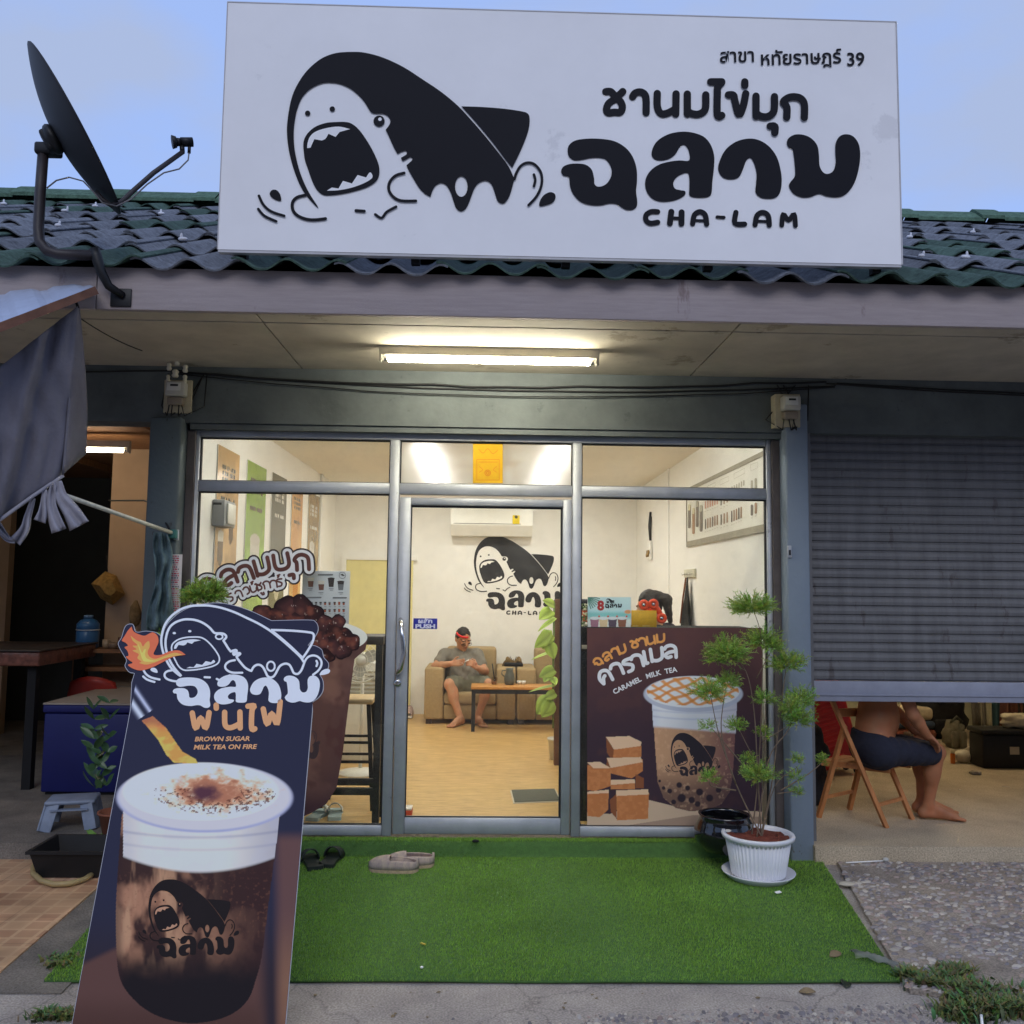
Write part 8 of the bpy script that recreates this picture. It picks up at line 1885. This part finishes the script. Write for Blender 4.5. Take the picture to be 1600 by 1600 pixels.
q0, q1 = at(1578,1167,Y=a.y-.003), at(1593,1179,Y=a.y-.003); MB().box((q0.x,a.y-.003,q1.z), (q1.x,a.y-.0005,q0.z)).build('sticker', mat('pale_sticker', S(190,180,160), .6), t)
b = flz(1522,1190); MBp = MB()
for k in range(3): MBp.obox((b.x+.06,a.y+.1,FZ+.12+.03*k), (.12,.1,.012), Matrix.Rotation(.2*k-.2,3,'Z'))
t = thing('paper_stack', 'papers and cartons leaning against the black storage box', 'papers', (b.x+.06,a.y+.1,FZ)); MB().rbox((b.x,a.y+.04,FZ), (b.x+.11,a.y+.2,FZ+.105), .006).build('carton', mat('dark_carton', S(60,58,56), .8), t); MBp.build('papers', mat('old_paper', S(196,186,168), .9), t)
c = flz(1489,1193); t = thing('medicine_bottle', 'small orange bottle with a pale cap on the floor of the right room', 'bottle', c[:]); MB().lathe([(.017,0),(.019,.004),(.019,.075),(.014,.085)], c, 16).build('body', mat('orange_glass', S(206,110,36), .3, .05), t); MB().lathe([(.017,.0855),(.017,.115),(0,.118)], c, 14).build('cap', mat('cream_cap', S(214,204,170), .5), t)
c = flz(1511,1194); t = thing('white_kettle', 'white rounded plastic kettle lying beside the orange bottle', 'kettle', c[:]); MB().ball((c.x,c.y+.06,FZ+.055), (.075,.06,.055), 0, 18, 12).build('body', mat('kettle_white', S(216,206,184), .4), t); MB().tube([(c.x+.05,c.y+.05,FZ+.04), (c.x+.09,c.y+.05,FZ+.1), (c.x+.06,c.y+.06,FZ+.13), (c.x+.01,c.y+.06,FZ+.105)], .009, 8).build('handle', MATS['kettle_white'], t); MB().tube([(c.x-.06,c.y+.05,FZ+.06), (c.x-.11,c.y+.04,FZ+.07)], [.016,.01], 10).build('spout', MATS['kettle_white'], t)
c = flz(1421,1166)
c = V((at(1434,1150,Y=8.7).x, 8.7, FZ))
for k, (z0, hh, w_, col, lab) in enumerate(((0,.1,.2,(130,74,60),'red brown folded blanket at the bottom of the pile behind the seated man'), (.102,.08,.19,(70,84,104),'blue folded blanket in the middle of the pile'), (.184,.13,.17,(214,198,168),'cream pillow on top of the blanket pile'))):
    tag(MB().rbox((c.x-w_,c.y,FZ+z0), (c.x+w_,c.y+.3,FZ+z0+hh), .045, 4).build('pillow' if k == 2 else 'blanket', mat('bedding%d' % k, S(*col), .95, .15, 8, .4, 30)), lab, 'pillow' if k == 2 else 'blanket', 'bedding pile behind the seated man')
rail = thing('clothes_rail', 'clothes rail on the back wall of the right room', 'clothes rail', (5.0,9.3,1.4)); MB().tube([(4.2,9.35,1.45), (6.8,9.35,1.45)], .012, 8).build('bar', M_chrome, rail); MB().bar((4.25,9.35,1.45), (4.25,9.599,1.45), .02, .02).build('bracket', M_chrome, rail); MB().bar((6.7,9.35,1.45), (6.7,9.599,1.45), .02, .02).build('bracket', M_chrome, rail)
for k, (u_, w_, zb_, col, lab) in enumerate(((1527,.075,.40,(128,122,110),'grey garment hanging leftmost on the rail'), (1541,.06,.42,(196,190,160),'cream garment hanging beside the grey one'), (1556,.085,.34,(66,96,104),'teal garment hanging in the middle of the rail'), (1577,.13,.30,(120,78,66),'wide red brown garment hanging on the rail'), (1597,.06,.45,(70,66,60),'dark garment hanging at the right edge of the picture'))):
    x_ = at(u_,1120,Y=9.35).x; P = []
    for i in range(12):
        q = i/11; z_ = 1.43-(1.43-zb_*.3)*q; P.append([(x_+s*w_*(.5+.5*min(1,q*4)), 9.35+.03*math.sin(3.6*s+1.7*k+1.5*q)*(.3+q)+.012*math.sin(11*s+k-3*q), z_+.02*math.sin(5*s+k)*q) for s in np.linspace(-1,1,19)])
    tag(MB().grid(P).build('garment', mat('garment%d' % k, S(*col), .95, .15, 10), solid=.006), lab, 'garment', 'clothes on the rail')

# soft clutter on the floor of the right room
for u_, v_, r, col, sd, lab in ((1440,1160,(.13,.1,.05),(96,84,78),11,'flat heap of brownish cloth on the floor beside the bedding pile'), (1462,1178,(.05,.04,.025),(190,180,166),12,'small pale crumpled rag on the floor beside the seated man knee'), (1530,1212,(.045,.03,.015),(150,140,124),13,'crumpled paper on the floor in front of the black storage box')):
    c = flz(u_, v_); lump('cloth_heap' if r[0] > .06 else 'rag' if sd == 12 else 'crumpled_paper', lab, 'cloth' if sd < 13 else 'paper', (c.x,c.y+.05,FZ), r, mat('heap%d' % sd, S(*col), .95, .25, 12, .4, 40), sd)
c = at(1594,1136,Y=7.3); lump('white_bundle', 'cream cloth bundle lying on top of the black storage box', 'cloth', (c.x+.05,a.y+.11,zt_), (.12,.08,.06), mat('cream_bundle', S(206,196,170), .95, .15, 10, .4, 30), 15)
for k, (u_, v_) in enumerate(((1352,1222),(1500,1235),(1572,1230))):
    c = flz(u_, v_); tag(MB().obox((c.x,c.y,FZ+.004), (.03+.01*k,.014,.003), Matrix.Rotation(.5+k,3,'Z')).build('paper_scrap', mat('old_paper', S(196,186,168), .9)), ('small paper scrap under the folding chair','small paper scrap on the bare floor right of the man feet','small paper scrap on the floor in front of the black storage box')[k], 'litter')
